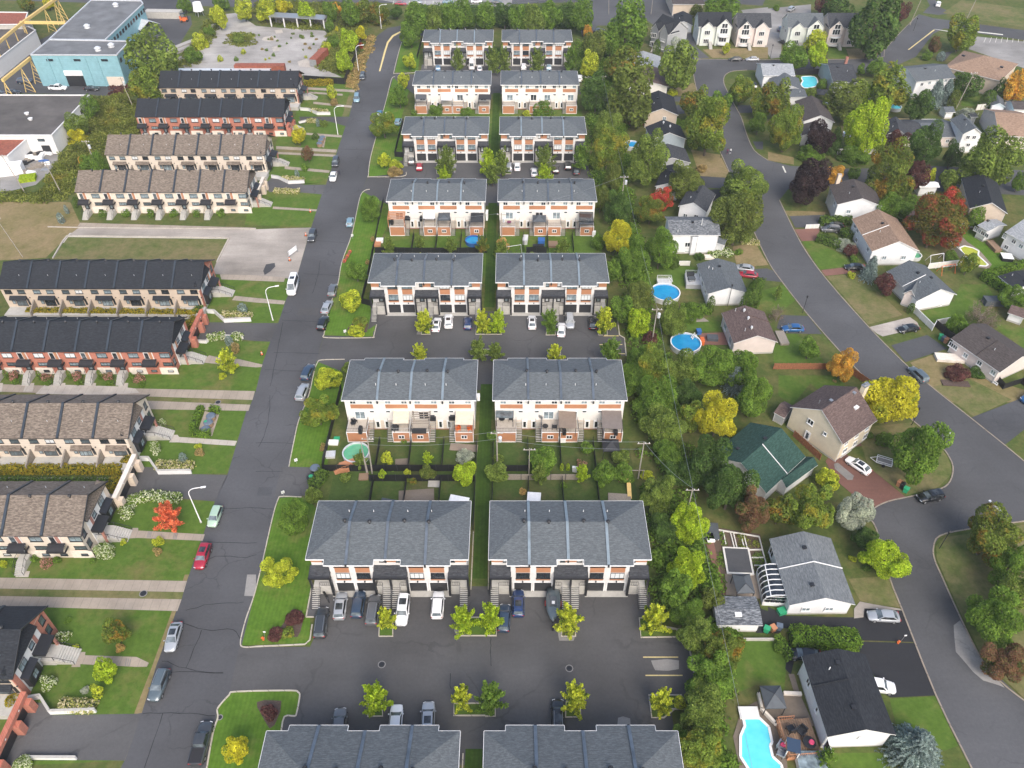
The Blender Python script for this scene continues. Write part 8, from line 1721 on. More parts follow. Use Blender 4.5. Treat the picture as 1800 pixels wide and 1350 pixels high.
# ---- pools
round_pool('round blue pool with the white deck beside the white bungalow',pt('B3 1071 688',1.2),202*.5*mpp('B3',1071,690,1.2),1.25)
round_pool('round blue pool with a white ladder beside the pink bungalow',pt('B3 1214 1040',1.2),210*.5*mpp('B3',1214,1040,1.2),1.25,shell='metal_pale');round_pool('round pool with green water in the corner garden',pt('C2 697 455',1.2),182*.5*mpp('C2',697,455,1.2),1.2,'water_green','lightshell' if 0 else 'metal_pale','metal_pale')
round_pool('small bright blue round pool beside the fifth row fence',pt('G3 1475 700',.9),240*.5*mpp('G3',1475,700,.9),.95,shell='plastic_blue',rim='plastic_blue');round_pool('far blue round pool between the two large trees',pt('A3 835 1005',1.2),100*.5*mpp('A3',835,1005,1.2),1.25)
round_pool('small round pool half hidden by the olive tree',pt('E3 1150 830',1.2),150*.5*mpp('E3',1150,830,1.2),1.2);round_pool('blue pool under the lime green maple',pt('E3 1530 1290',1),130*.5*mpp('E3',1530,1290,1),1.0);round_pool('aqua pool under the golden round tree',pt('A4 885 745',.9),90*.5*mpp('A4',885,745),1.0,'water_turquoise');round_pool('light blue pool behind the pale gable at the right',pt('E6 1420 215',1),340*.5*mpp('E6',1420,215,1),1.2,'water_turquoise')
round_pool('small covered pool behind the tan roofed house',pt('B4 1025 430',.8),90*.5*mpp('B4',1025,430,.8),.9,'water_green')
def shape_pool(label,s,wat,rim='white_paint',z=.16):
 P=sL(pts(s),2,True)if 'smooth' in label else pts(s);c=sum(P,Vector())/len(P);c.z=0;rt=tg_('swimming_pool',label.replace('smooth ',''),'swimming pool',(c.x,c.y,.15));L=[p-c for p in P]
 m=MB();tr=tP([L]);m.add([(p.x,p.y,.02)for p in L],[tuple(t)for t in tr]);m.bd('water',wat,rt)
 for a,b in zip(L,L[1:]+L[:1]):m=MB();m.bar(a,b,.35,.1);m.bd('coping',rim,rt)
 return rt
shape_pool('angular turquoise in ground pool at the bottom right','F4 440 655; 600 645; 645 635; 790 775; 835 985; 808 1030; 840 1180; 960 1290; 990 1420; 560 1430; 400 1180; 400 900; 460 760','water_turquoise')
shape_pool('smooth kidney shaped blue pool inside the dark board fence','E3 790 420; 880 405; 1000 410; 1050 470; 1040 550; 960 580; 840 590; 790 530; 820 480','water_turquoise');shape_pool('yellow green pool with a white edge in the right garden','E7 780 960; 850 930; 980 960; 1080 1010; 1070 1080; 1225 1225; 1190 1250; 1060 1240; 940 1160; 830 1060','water_yellow')
bth('pool_steps','white steps at the head of the turquoise pool','pool steps',pt('F4 510 590'),(2.6,1.6,.3),'white_wall',0,.16);q_=bth('garden_pond','square dark pond with a pale frame in the vegetable garden','pond',pt('F3 450 515'),(4.2,5.0,.3),'fence_vinyl',R(-3),.06,roof='fence_vinyl');m=MB();m.box(-1.85,1.85,-2.25,2.25,.38,.41);m.bd('cover','asphalt_drive',q_)
bth('hot_tub','white hot tub with a grey cover at the right garden','hot tub',pt('E7 1510 1130'),(2.4,2.4,.9),'metal_black',R(-10),roof='canvas_white');bth('storage_shelter','white and glass garden box below the wooden deck','storage box',pt('F4 1350 1270'),(3.6,2.2,1.2),'white_wall',0,roof='glass_sky')
def ladder(label,s,z=1.2,rz=0):
 p=pt(s,z);rt=tg_('pool_ladder',label,'ladder',(p.x,p.y),rz)
 for y in(-.35,.35):m=MB();m.tube((-.7,y,0),(0,y,2.1),.05,.05,6);m.tube((0,y,2.1),(.8,y,1.0),.05,.05,6);m.bd('rail','white_paint',rt)
 for k in range(4):m=MB();t=k/4;m.box(-.7+.7*t,-.45+.7*t,-.33,.33,.3+1.8*t*.8,.36+1.8*t*.8);m.bd('step','white_paint',rt)
 for k in range(3):m=MB();m.box(.15+k*.22,.35+k*.22,-.33,.33,1.75-k*.3,1.8-k*.3);m.bd('step','white_paint',rt)
 return rt
ladder('white ladder over the rim of the lower blue pool','F1 195 830',1.2,R(200));p=pt('E8 520 1200',1.25);rt=tg_('pool_deck','small pale grey deck with railing behind the upper blue pool','deck',(p.x,p.y));m=MB();m.box(-1.6,1.6,-.9,.9,0,1.2);m.bd('base','siding_grey' if 0 else 'metal_pale',rt);rM([(-1.6,-.8,1.2),(-1.6,.9,1.2),(1.6,.9,1.2),(1.6,-.8,1.2)],.9,.25).bd('railing','white_paint',rt)
ladder('white ladder on the deck of the upper blue pool','E8 600 1180',1.6,R(20))
p=pt('E8 990 1170',1.3);rt=tg_('grey_deck','grey painted deck with furniture behind the white bungalow','deck',(p.x,p.y),R(-4));m=MB();m.box(-1.9,1.9,-2.2,2.2,0,1.15);m.bd('base','siding_grey',rt);m=MB();m.box(-1.9,1.9,-2.2,2.2,1.153,1.22);m.bd('floor','metal_pale',rt);rM([(1.8,-2.1,1.22),(-1.8,-2.1,1.22),(-1.8,2.1,1.22),(1.2,2.1,1.22)],.95,.2).bd('railing','metal_pale',rt)
bth('covered_sofa','dark covered seat on the grey painted deck','sofa',pt('E8 930 1110',1.5),(1.6,1.0,.8),'canvas_black',.1,1.22);bth('covered_table','grey covered table on the grey painted deck','table',pt('E8 950 1180',1.5),(1.5,1.1,.7),'canvas_slate',.1,1.22)
p=pt('C2 650 545',.6);rt=tg_('pool_deck','orange wooden steps and deck at the green pool','deck',(p.x,p.y),R(25));m=MB();m.box(-1.6,1.6,-1.0,1.0,0,.9);m.bd('platform','wood_orange',rt);rM([(-1.6,-1,.9),(1.6,-1,.9)],.8,.25).bd('railing','wood_orange',rt);sM(1.4,1.2,.9,4).bd('steps','wood_orange',rt,(-1.6,0,0),-PI/2)
# ---- deck canopies, gazebos and furniture
Z0=2.65
for lab,s,z0,h,mt,kw in(('beige striped canopy on the second deck of the third left row','F8 640 392; 838 392; 652 222',Z0,2.3,'canvas_beige',dict(hip=False)),('beige canopy with orange curtains on the fourth deck','F8 1418 402; 1642 402; 1432 222',Z0,2.3,'canvas_beige',dict(hip=False,frame_='wood_orange')),
 ('grey glass canopy on the first deck of the third right row','G2 76 300; 290 300; 80 205',Z0,2.3,'glass_mid',dict(hip=False)),('brown fabric canopy on the third deck of the third right row','G2 826 420; 1034 420; 822 222',Z0,2.3,'canvas_brown',dict(hip=False)),('taupe fabric canopy on the last deck of the third right row','G2 1342 425; 1582 425; 1332 200',Z0,2.3,'canvas_taupe',dict(hip=False)),
 ('white canopy on the second deck of the fifth left row','G3 716 382; 892 382; 722 282',Z0,2.2,'canvas_white',dict(hip=False)),('slate grey hipped gazebo on the third deck of the fifth left row','G3 940 402; 1116 402; 950 292',Z0,2.2,'canvas_slate',dict(apex=.7)),('black ribbed gazebo on the last deck of the fifth left row','G3 1428 425; 1622 422; 1440 292',Z0,2.2,'canvas_black',dict(apex=.8)),
 ('dark two tier gazebo on the second deck of the fifth right row','G4 652 422; 858 422; 652 325',Z0,2.2,'canvas_slate',dict(apex=.8,tiers=2)),('dark glass roofed gazebo on the last deck of the fifth right row','G4 1352 462; 1568 465; 1356 268',Z0,2.2,'glass_dark',dict(hip=False)),
 ('black shade sail on the first deck of the seventh left row','A2 1112 692; 1190 692; 1114 655',Z0,2.2,'canvas_slate',dict(hip=False)),('pale lilac canopy on the second deck of the seventh left row','A2 1292 700; 1368 700; 1296 657',Z0,2.2,'canvas_white',dict(hip=False)),('black canopy on the last deck of the seventh left row','A2 1552 695; 1640 695; 1556 645',Z0,2.2,'canvas_black',dict(hip=False)),
 ('black pyramid gazebo at the bottom right garden beside the pool','F4 750 512; 1040 505; 670 200',0,2.4,'canvas_slate',dict(apex=1.0)),('dark slate gazebo between the pond and the mottled garage','F3 445 838; 632 835; 392 642',0,2.4,'canvas_slate',dict(apex=1.0,ridge=.35)),('black pyramid gazebo in the third right garden','G2 1350 695; 1548 680; 1338 552',0,2.3,'canvas_black',dict(apex=1.1)),
 ('white canopy behind the second left row roof','C2 1345 795; 1485 795; 1360 752',0,2.6,'canvas_white',dict(hip=False)),('grey awning tent behind the second left row roof','C2 870 800; 1005 800; 880 775',0,2.6,'canvas_slate',dict(hip=False)),('blue grey umbrella canopy on the wooden deck by the pool','F4 1045 1095; 1235 1075; 1040 905',.9,1.9,'paint_navy',dict(hip=False,frame_='white_paint')),
 ('dark gazebo beside the walled blue pool','E3 1050 680; 1215 650; 1040 590',0,2.4,'canvas_black',dict(apex=.8))):gZ(lab,s,z0,h,mt,**kw)
# wooden pergola, slatted
for lab,s,mt in(('grey wooden pergola on the third deck of the third left row','F8 872 388; 1098 388; 890 222','wood_grey'),('red brown timber pergola on the first deck of the fifth left row','G3 178 388; 432 385; 200 255','wood_orange')):
 A,B_,C_=pts(s,Z0+2.3);ctr,rz,L,W,sg=frame(A,B_,C_);rt=tg_('pergola',lab,'pergola',(ctr.x,ctr.y,Z0),rz,'deck pergolas');n=7
 for k in range(n):m=MB();x=-L/2+L*k/(n-1);m.bar((x,-W/2,2.3),(x,W/2,2.3),.12 if 'grey' in lab else .3,.1);m.bd('slat',mt,rt)
 for y in(-W/2,W/2):m=MB();m.bar((-L/2,y,2.18),(L/2,y,2.18),.12,.11);m.bd('beam',mt,rt)
 for x in(-L/2+.1,L/2-.1):
  for y in(-W/2+.1,W/2-.1):m=MB();m.bar((x,y,0),(x,y,2.17),.14,0);m.bd('post',mt,rt)
for lab,s,z in(('covered barbecue at the rail of the first deck','F8 240 465',Z0+.5),('covered barbecue on the second deck of the third row','F8 670 440',Z0+.5),('black barbecue under the brown canopy edge','G2 890 455',Z0+.5),('black barbecue on the last deck of the third row','G2 1500 460',Z0+.5),('black barbecue beside the first deck rail, fifth row','G3 250 430',Z0+.5),('black covered barbecue on the third deck corner','F8 1135 320',Z0+.5),('black barbecue left of the white canopy','G3 690 375',Z0+.5),('dark barbecue beside the small window, fifth row','G3 480 375',Z0+.5),('covered barbecue at the top of the fourth stairs','F8 1390 315',Z0+.5)):barbecue(lab,pt(s,z),Z0,random.choice((0,PI/2)))
for lab,s,n in(('round grey table on the first deck','F8 150 385',0),('small table on the open deck beside the round chair','G2 665 405',0),('dark table under the glass canopy','G2 150 320',0),('red covered table on the first deck, fifth right row','G4 300 440',0)):patio_set(lab,pt(s,Z0+.5),Z0,r=.55,tmat='metal_black' if 'red' not in lab else 'cloth_plum')
for lab,s,mt in(('black garden chair beside the round table on the first deck','F8 165 360','metal_black'),('black round lounge chair on the open deck','G2 775 410','canvas_black'),('grey chair near the patio door of the open deck','G2 620 295','metal_grey'),('black seat under the glass canopy, right one','G2 255 315','metal_black'),('orange cushioned seat on the fourth deck, left','F8 1455 455','plastic_orange'),('orange cushioned seat on the fourth deck, right','F8 1600 455','plastic_orange')):chair(lab,pt(s,Z0+.4),Z0,random.uniform(0,6),mt,s=1.3)
for lab,s in(('dark privacy panel on the rail of the third deck','F8 970 480'),):bth('planter',lab,'planter',pt(s,Z0+.5),(2.6,.4,.9),'canvas_black',0,Z0)
# wooden deck by the pool
P=pts('F4 1060 1190; 1540 1190; 960 760',.9);A=P[0];Lx=(P[1]-P[0]).length;Ly=5.0;rt=tg_('timber_deck','timber deck with railings between the pool and the white house','deck',(A.x,A.y),R(4));n=14
for k in range(n):m=MB();m.box(Lx*k/n+.02,Lx*(k+1)/n-.02,0,Ly,.78,.88);m.bd('board','wood_deck',rt)
m=MB();m.box(0,Lx,0,Ly,0,.76);m.bd('base','wood_orange',rt);rM([(Lx,0,.88),(0,0,.88),(0,Ly,.88),(Lx*.5,Ly,.88)],.95,.3,.03).bd('railing','wood_orange',rt)
for lab,s,mt in(('black armchair on the timber deck, left one','F4 1090 810','metal_black'),('black lounge chair on the timber deck, right one','F4 1230 840','metal_black'),('dark sun chair on the paving beside the pool','F4 960 1135','metal_grey'),('dark pool chair with a pink float on it','F4 960 1050','metal_grey')):chair(lab,pt(s,1.2 if 'deck' in lab else .5),.88 if 'deck' in lab else .08,random.uniform(0,6),mt,s=1.7)
patio_set('round dark table on the timber deck',pt('F4 1350 980',1.5),.88,r=.85);
for lab,s,z in(('pink float lying at the pool edge','F4 990 1010',.95),('pink cushion on the round dark table','F4 1385 970',1.62)):p=pt(s,z+.1);m=MB();m.tube((0,0,0),(0,0,.2),.38,.3,8);tag(m.bd('float' if 'float' in lab else 'cushion','plastic_pink',None,(p.x,p.y,z)),lab,'float' if 'float' in lab else 'cushion','bright pink things by the pool')
# ---- fences
fce('black fence along the street side of the third and second row gardens',[(-33.6,114),(-33.8,95),(-33.6,93.2)],1.8);fce('black fence behind the third row gardens, left column',[(-33.6,93.2),(-26.0,93.2),(-25.0,93.2),(-6.6,93.2)],1.8);fce('black fence behind the second row gardens, left column',[(-25.0,90.9),(-6.6,90.9)],1.8);fce('black fence at the back of the right column gardens, upper',[(-3.2,93.2),(3.0,93.2)],1.7)
fce('grey wooden fence between the right column gardens',[(-1.0,91.2),(12.0,91.2)],1.6,'wood_grey')
for y0,y1,nm in((93.3,100.2,'third'),(80.4,90.8,'second'),(163.0,170.0,'fifth')):
 for k,x in enumerate((-24.3,-18.5,-12.5,-6.45)):fce(f'black garden fence {("between first and second", "between the two middle", "between third and last", "right of the last")[k]} left gardens of the {nm} row',[(x,y0),(x,y1)],1.6)
 for k,x in enumerate((-3.4,2.9,8.8,14.9)):fce(f'black garden fence {("left of the first", "between first and second", "between the two middle", "between third and last")[k]} right gardens of the {nm} row',[(x,y0),(x,y1)],1.5)
fce('black fence along the left side of the fourth row',pts('B2 822 395; 790 560; 740 770; 812 790'),1.7);fce('black fence behind the fifth row gardens, left column',pts('G3 0 900; 330 900; 560 905; 1250 905; 1680 895'),1.7);fce('black fence along the left side of the fifth row gardens',pts('B2 890 60; 850 240; 822 395'),1.2);fce('black trellis fence in the second right garden of the fifth row',pts('G4 560 900; 860 900'),1.8)
fce('black fence along the left side of the sixth row',pts('A2 1030 860; 1000 960; 970 1095; 1035 1100'),1.7);fce('thin black fence beside the seventh row',pts('A2 1160 280; 1125 410'),1.5);fce('black screen fence beside the top of the street',pts('A2 340 570; 620 590; 640 540; 700 400; 760 240'),2.2)
fce('long reddish wooden fence above the cream house',pts('F1 1430 1345; 2270 1345'),1.7,'fence_wood',.9,'fence_wood');fce('reddish wooden fence running down to the orange tree',pts('B4 560 1250; 700 1345'),1.7,'fence_wood',.9,'fence_wood');fce('wooden fence below the brilliant yellow maple',pts('C4 640 280; 800 205'),1.6,'fence_wood',.9,'fence_wood');fce('red brown fence beside the green roofed house',pts('F2 880 760; 1210 1060'),1.6,'fence_wood',.9,'fence_wood')
fce('cream vinyl fence of the slate bungalow garden',pts('F5 40 340; 255 550; 290 490; 450 460'),1.6,'fence_vinyl',2.4,'white_paint','white_paint','vinyl_fence');fce('black mesh fence continuing the cream vinyl fence',pts('F5 290 500; 490 670'),1.8);fce('pale vinyl fence below the brown lawn',pts('E7 270 1290; 790 1230'),1.6,'fence_vinyl',2.4,'white_paint','white_paint','vinyl_fence');fce('pale vinyl fence left of the yellow pool',pts('E7 540 880; 820 1140'),1.6,'fence_vinyl',2.4,'white_paint','white_paint','vinyl_fence')
fce('white wall fence beside the round green tree',pts('E7 790 640; 1040 640'),1.4,'white_wall',2.4,'white_paint','white_paint','vinyl_fence');fce('white fence under the vivid lime maple',pts('A4 480 1078; 745 1078'),1.7,'fence_vinyl',2.4,'white_paint','white_paint','vinyl_fence');fce('dark board fence round the kidney shaped pool',pts('E3 700 380; 1080 370; 1110 390; 1240 560'),2.0);fce('pale board fence below the small white gabled shed',pts('E5 1030 1210; 1600 1160'),2.0,'fence_vinyl',1.5,'wood_grey')
fce('short vinyl fence below the mottled roofed white house',pts('E8 750 965; 915 965'),1.3,'fence_vinyl',2.0,'white_paint','white_paint','vinyl_fence');fce('grey slat gate in front of the hedged cars',pts('B4 260 248; 350 245'),1.2,'fence_vinyl',1.2,'white_paint','white_paint');fce('black fence at the pink bungalow corner',pts('F6 1080 320; 1180 430; 1480 330; 1600 420'),1.6);fce('brown fence behind the far blue round pool',pts('A3 690 860; 930 880'),1.8,'fence_wood',1.5,'fence_wood')
wT('garden_wall','stepped stone wall between the patio and the pool paving','wall',pts('F4 640 320; 690 540; 880 740; 960 760'),.7,.35,'stone_trim');wT('garden_wall','pale low wall at the head of the small patio','wall',pts('F4 990 315; 1235 325'),.5,.5,'stone_trim',None);wT('garden_wall','grey retaining wall under the long driveway hedge','wall',pts('F3 480 1325; 900 1325'),.6,.2,'concrete')
for i in range(11):      # raised bed planks
 P=[('F3 222 190; 250 295',0),('F3 222 188; 668 262',0),('F3 668 264; 755 600',0),('F3 298 205; 325 340',0),('F3 372 218; 412 375',0),('F3 402 222; 440 378',0),('F3 478 235; 515 380',0),('F3 510 240; 545 382',0),('F3 568 398; 700 396',0),('F3 590 480; 725 478',0),('F3 618 560; 745 562',0)][i][0]
 a,b=pts(P);wT('raised_bed_edge',('wooden edge at the left end of the vegetable beds','long wooden edge along the top of the vegetable beds','long wooden edge along the right side of the vegetable beds','first upright plank of the vegetable beds from the left','second upright plank of the vegetable beds','third upright plank of the vegetable beds','fourth upright plank of the vegetable beds','fifth upright plank of the vegetable beds','upper cross plank of the lower vegetable beds','middle cross plank of the lower vegetable beds','lowest cross plank of the lower vegetable beds')[i],'plank',[a,b],.32,.16,'fence_vinyl',parts='plank',group='planks of the vegetable beds')
# ---- lamps, poles, wires
slp('white curved street lamp on the lawn of the coral red tree','C1 1403 945',(1,.18));slp('white curved street lamp left of the white camper van','B2 118 885',(1,.3));slp('white curved street lamp beside the far white curved wall','A2 572 940',(1,.25));slp('white curved street lamp at the top of the street','A2 716 498',(1,.3));slp('white lamp at the road curve by the top tree belt','A2 875 200',(1,.2))
for lab,s1,s2 in(('street lamp with a pale head over the big lobed tree','C4 1220 350','C4 1290 325'),('street lamp arm reaching over the road bulb','C4 1640 893','C4 1540 798')):
 a,b=pt(s1,9),pt(s2,9);d=b-a;rt=tg_('street_lamp',lab,'street lamp',(a.x,a.y),math.atan2(d.y,d.x),'pale headed lamps of the winding road');L=d.length
 m=MB();m.tube((0,0,0),(0,0,9),.09,.06,8);m.bd('post','metal_grey',rt);m=MB();m.tube((0,0,9),(L*.6,0,9.1),.05,.05,6);m.bd('arm','metal_grey',rt);m=MB();m.box(L*.15,L,-.16,.16,9.15,9.3);m.bd('lamp_head','lamp_white',rt)
for lab,s in(('dark lantern post on the corner of the grass triangle','C4 1195 1130'),('dark lantern post under the brilliant yellow maple','C4 1002 268'),('dark lantern post on the lawn across from the gravel drive','B4 240 835'),('dark lantern post beside the broad patched tree','E2 1225 430'),('dark lantern post in front of the large conifer','A4 718 410'),('dark lantern post at the crossroads corner','A4 1015 215'),('dark lantern post beside the top duplex drive','A4 15 405'),('dark tall post in front of the white bungalow gable','F1 708 350')):lantern(lab,s,4.2 if 'tall' not in lab else 5.5)
r1,t1=pole('utility pole at the corner of the green pool garden','F8 385 1010',9.0,lean=(.2,.3));r2,t2=pole('utility pole with a white transformer between the two columns','G2 97 900',9.5,transformer=True);r3,t3=pole('utility pole at the right end of the second row gardens','C3 880 640',9.5);r4,t4=pole('utility pole half buried in the dark trees',(28.6,81.0,0),9.8,lean=(.1,.2));r5,t5=pole('utility pole with transformer between the two blue pools',(29.3,128.0,0),9.8,transformer=True);r6,t6=pole('utility pole in front of the scarlet topped maple',(28.3,182.5,0),9.8,transformer=True);r7,t7=pole('pair utility pole right of the seventh right row, right one',(28.2,246,0),9.8);r8,t8=pole('pair utility pole right of the seventh right row, left one','A3 517 750',10)
r9,t9=pole('leaning utility pole beside the small grey roofed shed','E5 725 1175',11,lean=(2.2,1.5));ra,ta=pole('utility pole in front of the wide crossroads','A4 990 175',12,lean=(1.5,0));rb,tb=pole('thin pole at the upper right edge of the far road','A4 1390 125',10,lean=(1.3,0));rc,tc=pole('utility pole with a box on the wild slope by the blue building','A1 935 760',10,transformer=True,lean=(-1.0,0));rd,td=pole('utility pole in the weeds left of the third brown roofed row','A1 690 1190',9,transformer=True,lean=(-.6,0));re_,te=pole('utility pole in the weeds above the fourth brown roofed row','A1 425 1345',9,lean=(-.7,0))
rf,tf=pole('utility pole at the left edge beside the scrap yard','A1 175 1345',11,lean=(-1.6,0));rg,tg=pole('thin pale pole leaning over the dry field','B1 160 445',11,lean=(-1.8,0),r=.09);rh,th_=pole('pole behind the farthest left row','A2 1307 205',9,r=.1);ri,ti=pole('pole with a white lamp above the gap of the farthest rows','A2 1735 205',9,r=.1,transformer=True);rj,tj=pole('utility pole at the gap of the fifth right row gardens','G4 190 810',9.5,transformer=True);rk,tk=pole('pole near the middle of the right column gardens','G2 470 1000',7.5,r=.09)
rl_,tl=pole('utility pole beside the side road at the top','A3 675 100',10,r=.1,lean=(-.8,0));rm,tm=pole('utility pole above the tall bright green tree','A3 970 100',10,r=.1)
for lab,a,b in(('overhead cable from the green pool pole to the transformer pole',t1,t2),('overhead cable from the transformer pole to the right garden pole',t2,t3),('overhead cable from the right garden pole into the dark trees',t3,t4),('long cable over the tree belt beside the turquoise pool',Vector((29.0,14,9.7)),t4),('long cable over the tree belt from the dark trees to the blue pools',t4,t5),('long cable over the belt from the pools to the scarlet maple',t5,t6),('long cable over the far tree belt',t6,t7),
 ('second cable between the garden poles, left span',t1-Vector((0,0,1.8)),t2-Vector((0,0,1.8))),('second cable between the garden poles, right span',t2-Vector((0,0,1.8)),t3-Vector((0,0,1.8))),('cable between the two far leaning poles',t8,t7),('cable behind the farthest left row',th_,ti),('cable behind the farthest right row',ti,tl),('cable over the fifth row gardens to the belt',tj,t6),('cable over the fifth left row gardens',tj-Vector((26,-.5,1.5)),tj)):wire(lab,a,b)
p=pt('F8 325 1010');rt=tg_('tree_snag','pale bare trunk of the leaning tree beside the green pool','tree trunk',(p.x,p.y));m=MB();m.tube((0,0,0),(-.3,.8,3.2),.22,.15,8);m.tube((-.3,.8,3.2),(-.7,2.2,6.0),.14,.05,6);m.bd('trunk','bark_pale',rt)
# ---- street and yard clutter
for lab,s in(('orange cone on the lawn edge beside the vacant walk','B2 380 130'),('orange cone at the edge of the gravel yard by the dark SUV','B2 348 295'),('orange cone on the gravel near the white sign frame','B2 236 468'),('orange cone at the corner of the red fronted row lawn','B2 42 1125')):cone_(lab,pt(s),1.2)
p=pt('B2 262 430');rt=tg_('site_sign','white blank site sign board standing in the gravel yard','sign',(p.x,p.y),R(62));m=MB();m.box(-1.6,1.6,-.04,.04,.6,1.9);m.bd('board','white_paint',rt);m=MB();
for x in(-1.5,1.5):m.bar((x,0,0),(x,0,2.0),.12,0)
m.bd('post','metal_grey',rt)
p=pt('B2 638 450');rt=tg_('kerb_barrel','rust red road barrier tubes lying on the kerb of the street lawn','barrier',(p.x,p.y,.1),R(80));m=MB();m.tube((-2.4,0,.35),(2.4,0,.35),.35,.35,10);m.bd('body','rust',rt)
for x in(-2.0,0,2.0):m=MB();m.tube((x-.1,0,.35),(x+.1,0,.35),.4,.4,10);m.bd('ring','plastic_orange',rt)
for lab,s,mt,rf in(('white snow stake sign at the corner of the driveway, upper','C2 285 535','white_paint',1),('white stake sign at the corner of the driveway, lower','C2 195 760','white_paint',1),('small white stake sign on the street lawn','B2 675 315','white_paint',1),('small white sign at the corner of the car park lawn','B2 625 985','white_paint',1),('small white stake near the sixth row lawn','A2 910 810','white_paint',1),('white stake by the topmost street lawn','A2 1038 300','white_paint',1)):
 p=pt(s);rt=tg_('stake_sign',lab,'sign',(p.x,p.y),R(30),'small white stake signs');m=MB();m.bar((0,0,0),(0,0,1.2),.06,0);m.bd('stake','metal_grey',rt);m=MB();m.box(-.28,.28,.031,.06,.55,1.25);m.bd('plate',mt,rt)
for lab,s in(('red disc hydrant marker at the nearest corner lawn','D2 52 455'),('red marker on the driveway edge beside the clipped hedge','D4 905 480')):
 p=pt(s);rt=tg_('fire_hydrant',lab,'fire hydrant',(p.x,p.y),0,'red hydrants with white flags');m=MB();m.tube((0,0,0),(0,0,.7),.17,.14,10);m.tube((-.25,0,.5),(.25,0,.5),.09,.09,8);m.bd('body','plastic_orange',rt);m=MB();m.tube((0,0,.7),(0,0,.85),.16,.05,10);m.bd('cap','plastic_orange',rt);m=MB();m.tube((.2,0,0),(.5,.1,2.0),.03,.03,5);m.bd('flag_rod','metal_grey',rt);m=MB();m.box(.35,.7,.08,.12,1.9,2.2);m.bd('flag','white_paint',rt)
for i,(s,lab)in enumerate((('C1 1470 200','blue grey round barrel lid nearest the hedge corner'),('C1 1452 245','blue grey barrel with a green disc on top'),('C1 1432 292','blue grey barrel at the lower end of the pad'))):
 p=pt(s,1);rt=tg_('waste_barrel',lab,'barrel',(p.x,p.y,.02),0,'buried waste barrels on the concrete pad');m=MB();m.tube((0,0,0),(0,0,.95),.82,.82,16);m.bd('body','wood_deck',rt);m=MB();m.tube((0,0,.953),(0,0,1.15),.9,.7,16);m.bd('lid','paint_lightblue' if 0 else 'bluestone',rt)
 if i==1:m=MB();m.tube((-.45,0,1.16),(-.45,0,1.2),.3,.3,10);m.bd('disc','plastic_green',rt)
sH('concrete_pad','C1 1430 170; 1530 195; 1480 345; 1380 310',.022,'walk_concrete');sH('concrete_pad','A2 460 950; 490 955; 475 1030; 430 1020',.022,'walk_concrete')
for i,(x,y)in enumerate(((462,955),(452,975),(442,998))):p=pt(f'A2 {x} {y}',1);rt=tg_('waste_barrel',('far blue grey barrel of the upper pad','middle blue grey barrel of the upper pad','near blue grey barrel of the upper pad')[i],'barrel',(p.x,p.y,.02),0,'buried waste barrels on the upper pad');m=MB();m.tube((0,0,0),(0,0,.95),.8,.8,12);m.bd('body','wood_deck',rt);m=MB();m.tube((0,0,.953),(0,0,1.12),.88,.7,12);m.bd('lid','bluestone',rt)
for lab,s,mt,sc in(('black round bin on the corner driveway','C2 418 590','bluestone',1.9),('black bin with a teal lid on the corner driveway','C2 395 655','metal_black',1.7)):
 p=pt(s);rt=tg_('waste_barrel',lab,'barrel',(p.x,p.y,.02),0,'big round bins');m=MB();m.tube((0,0,0),(0,0,1.0),.85,.85,14);m.bd('body','metal_black',rt);m=MB();m.tube((0,0,1.003),(0,0,1.2),.9,.7,14);m.bd('lid',mt,rt)
 if 'teal' in lab:m=MB();m.tube((-.1,0,1.203),(-.1,0,1.24),.4,.4,10);m.bd('disc','plastic_green',rt)
sH('corner_driveway','C2 175 560; 230 558; 400 562; 410 600; 340 760; 170 775; 130 760',.013,'asphalt_lot')
for lab,s,a,b in(('green bin beside the thick hedge driveway','F3 740 1235','plastic_green',None),('brown bin beside the green bin at the hedge driveway','F3 805 1225','wood_orange',None),('blue grey bin at the end of the hedge driveway','F3 868 1210','bluestone',None),('green bin beside the road bulb verge','C4 955 735','plastic_green',None),('dark bin beside the green bin at the road bulb','C4 930 705','metal_black',None),('brown bin at the road bulb verge','C4 910 690','wood_orange',None),('green bin at the umber bungalow driveway','F5 350 650','plastic_green',None),('blue bin at the umber bungalow driveway','F5 380 670','bluestone',None),('brown bin at the umber bungalow driveway','F5 415 690','wood_orange',None),('black bin at the kerb by the road head','E1 1385 760','metal_black',None)):bin_(lab,pt(s),a,b,random.uniform(0,3),1.15)
root_p=pt('F3 900 1040');bth('green_cart','bright green garden reel beside the sunroom corner','garden reel',root_p,(1.2,1.0,.7),'plastic_green',.3)
p=pt('G2 1662 1150',.8);rt=tg_('slide','yellow wooden slide in the second right garden','slide',(p.x,p.y));m=MB();m.add([(-.35,2.2,1.6),(.35,2.2,1.6),(.35,-1.4,.15),(-.35,-1.4,.15),(-.35,2.2,1.5),(.35,2.2,1.5),(.35,-1.4,.05),(-.35,-1.4,.05)],[(0,1,2,3),(4,5,6,7),(0,3,7,4),(1,2,6,5),(2,3,7,6),(0,1,5,4)]);m.bd('chute','plastic_yellow',rt)
m=MB();m.box(-1.6,.4,2.25,3.6,1.45,1.55);m.bd('platform','wood_deck',rt)
for x in(-1.5,.3):
 for y in(2.35,3.5):m=MB();m.bar((x,y,0),(x,y,2.4),.12,0);m.bd('post','wood_deck',rt)
m=MB();m.bar((-1.5,2.9,2.4),(2.8,2.9,2.4),.12,.12);m.bar((2.7,2.9,0),(2.7,2.9,2.4),.12,0);m.bd('swing_beam','wood_grey',rt)
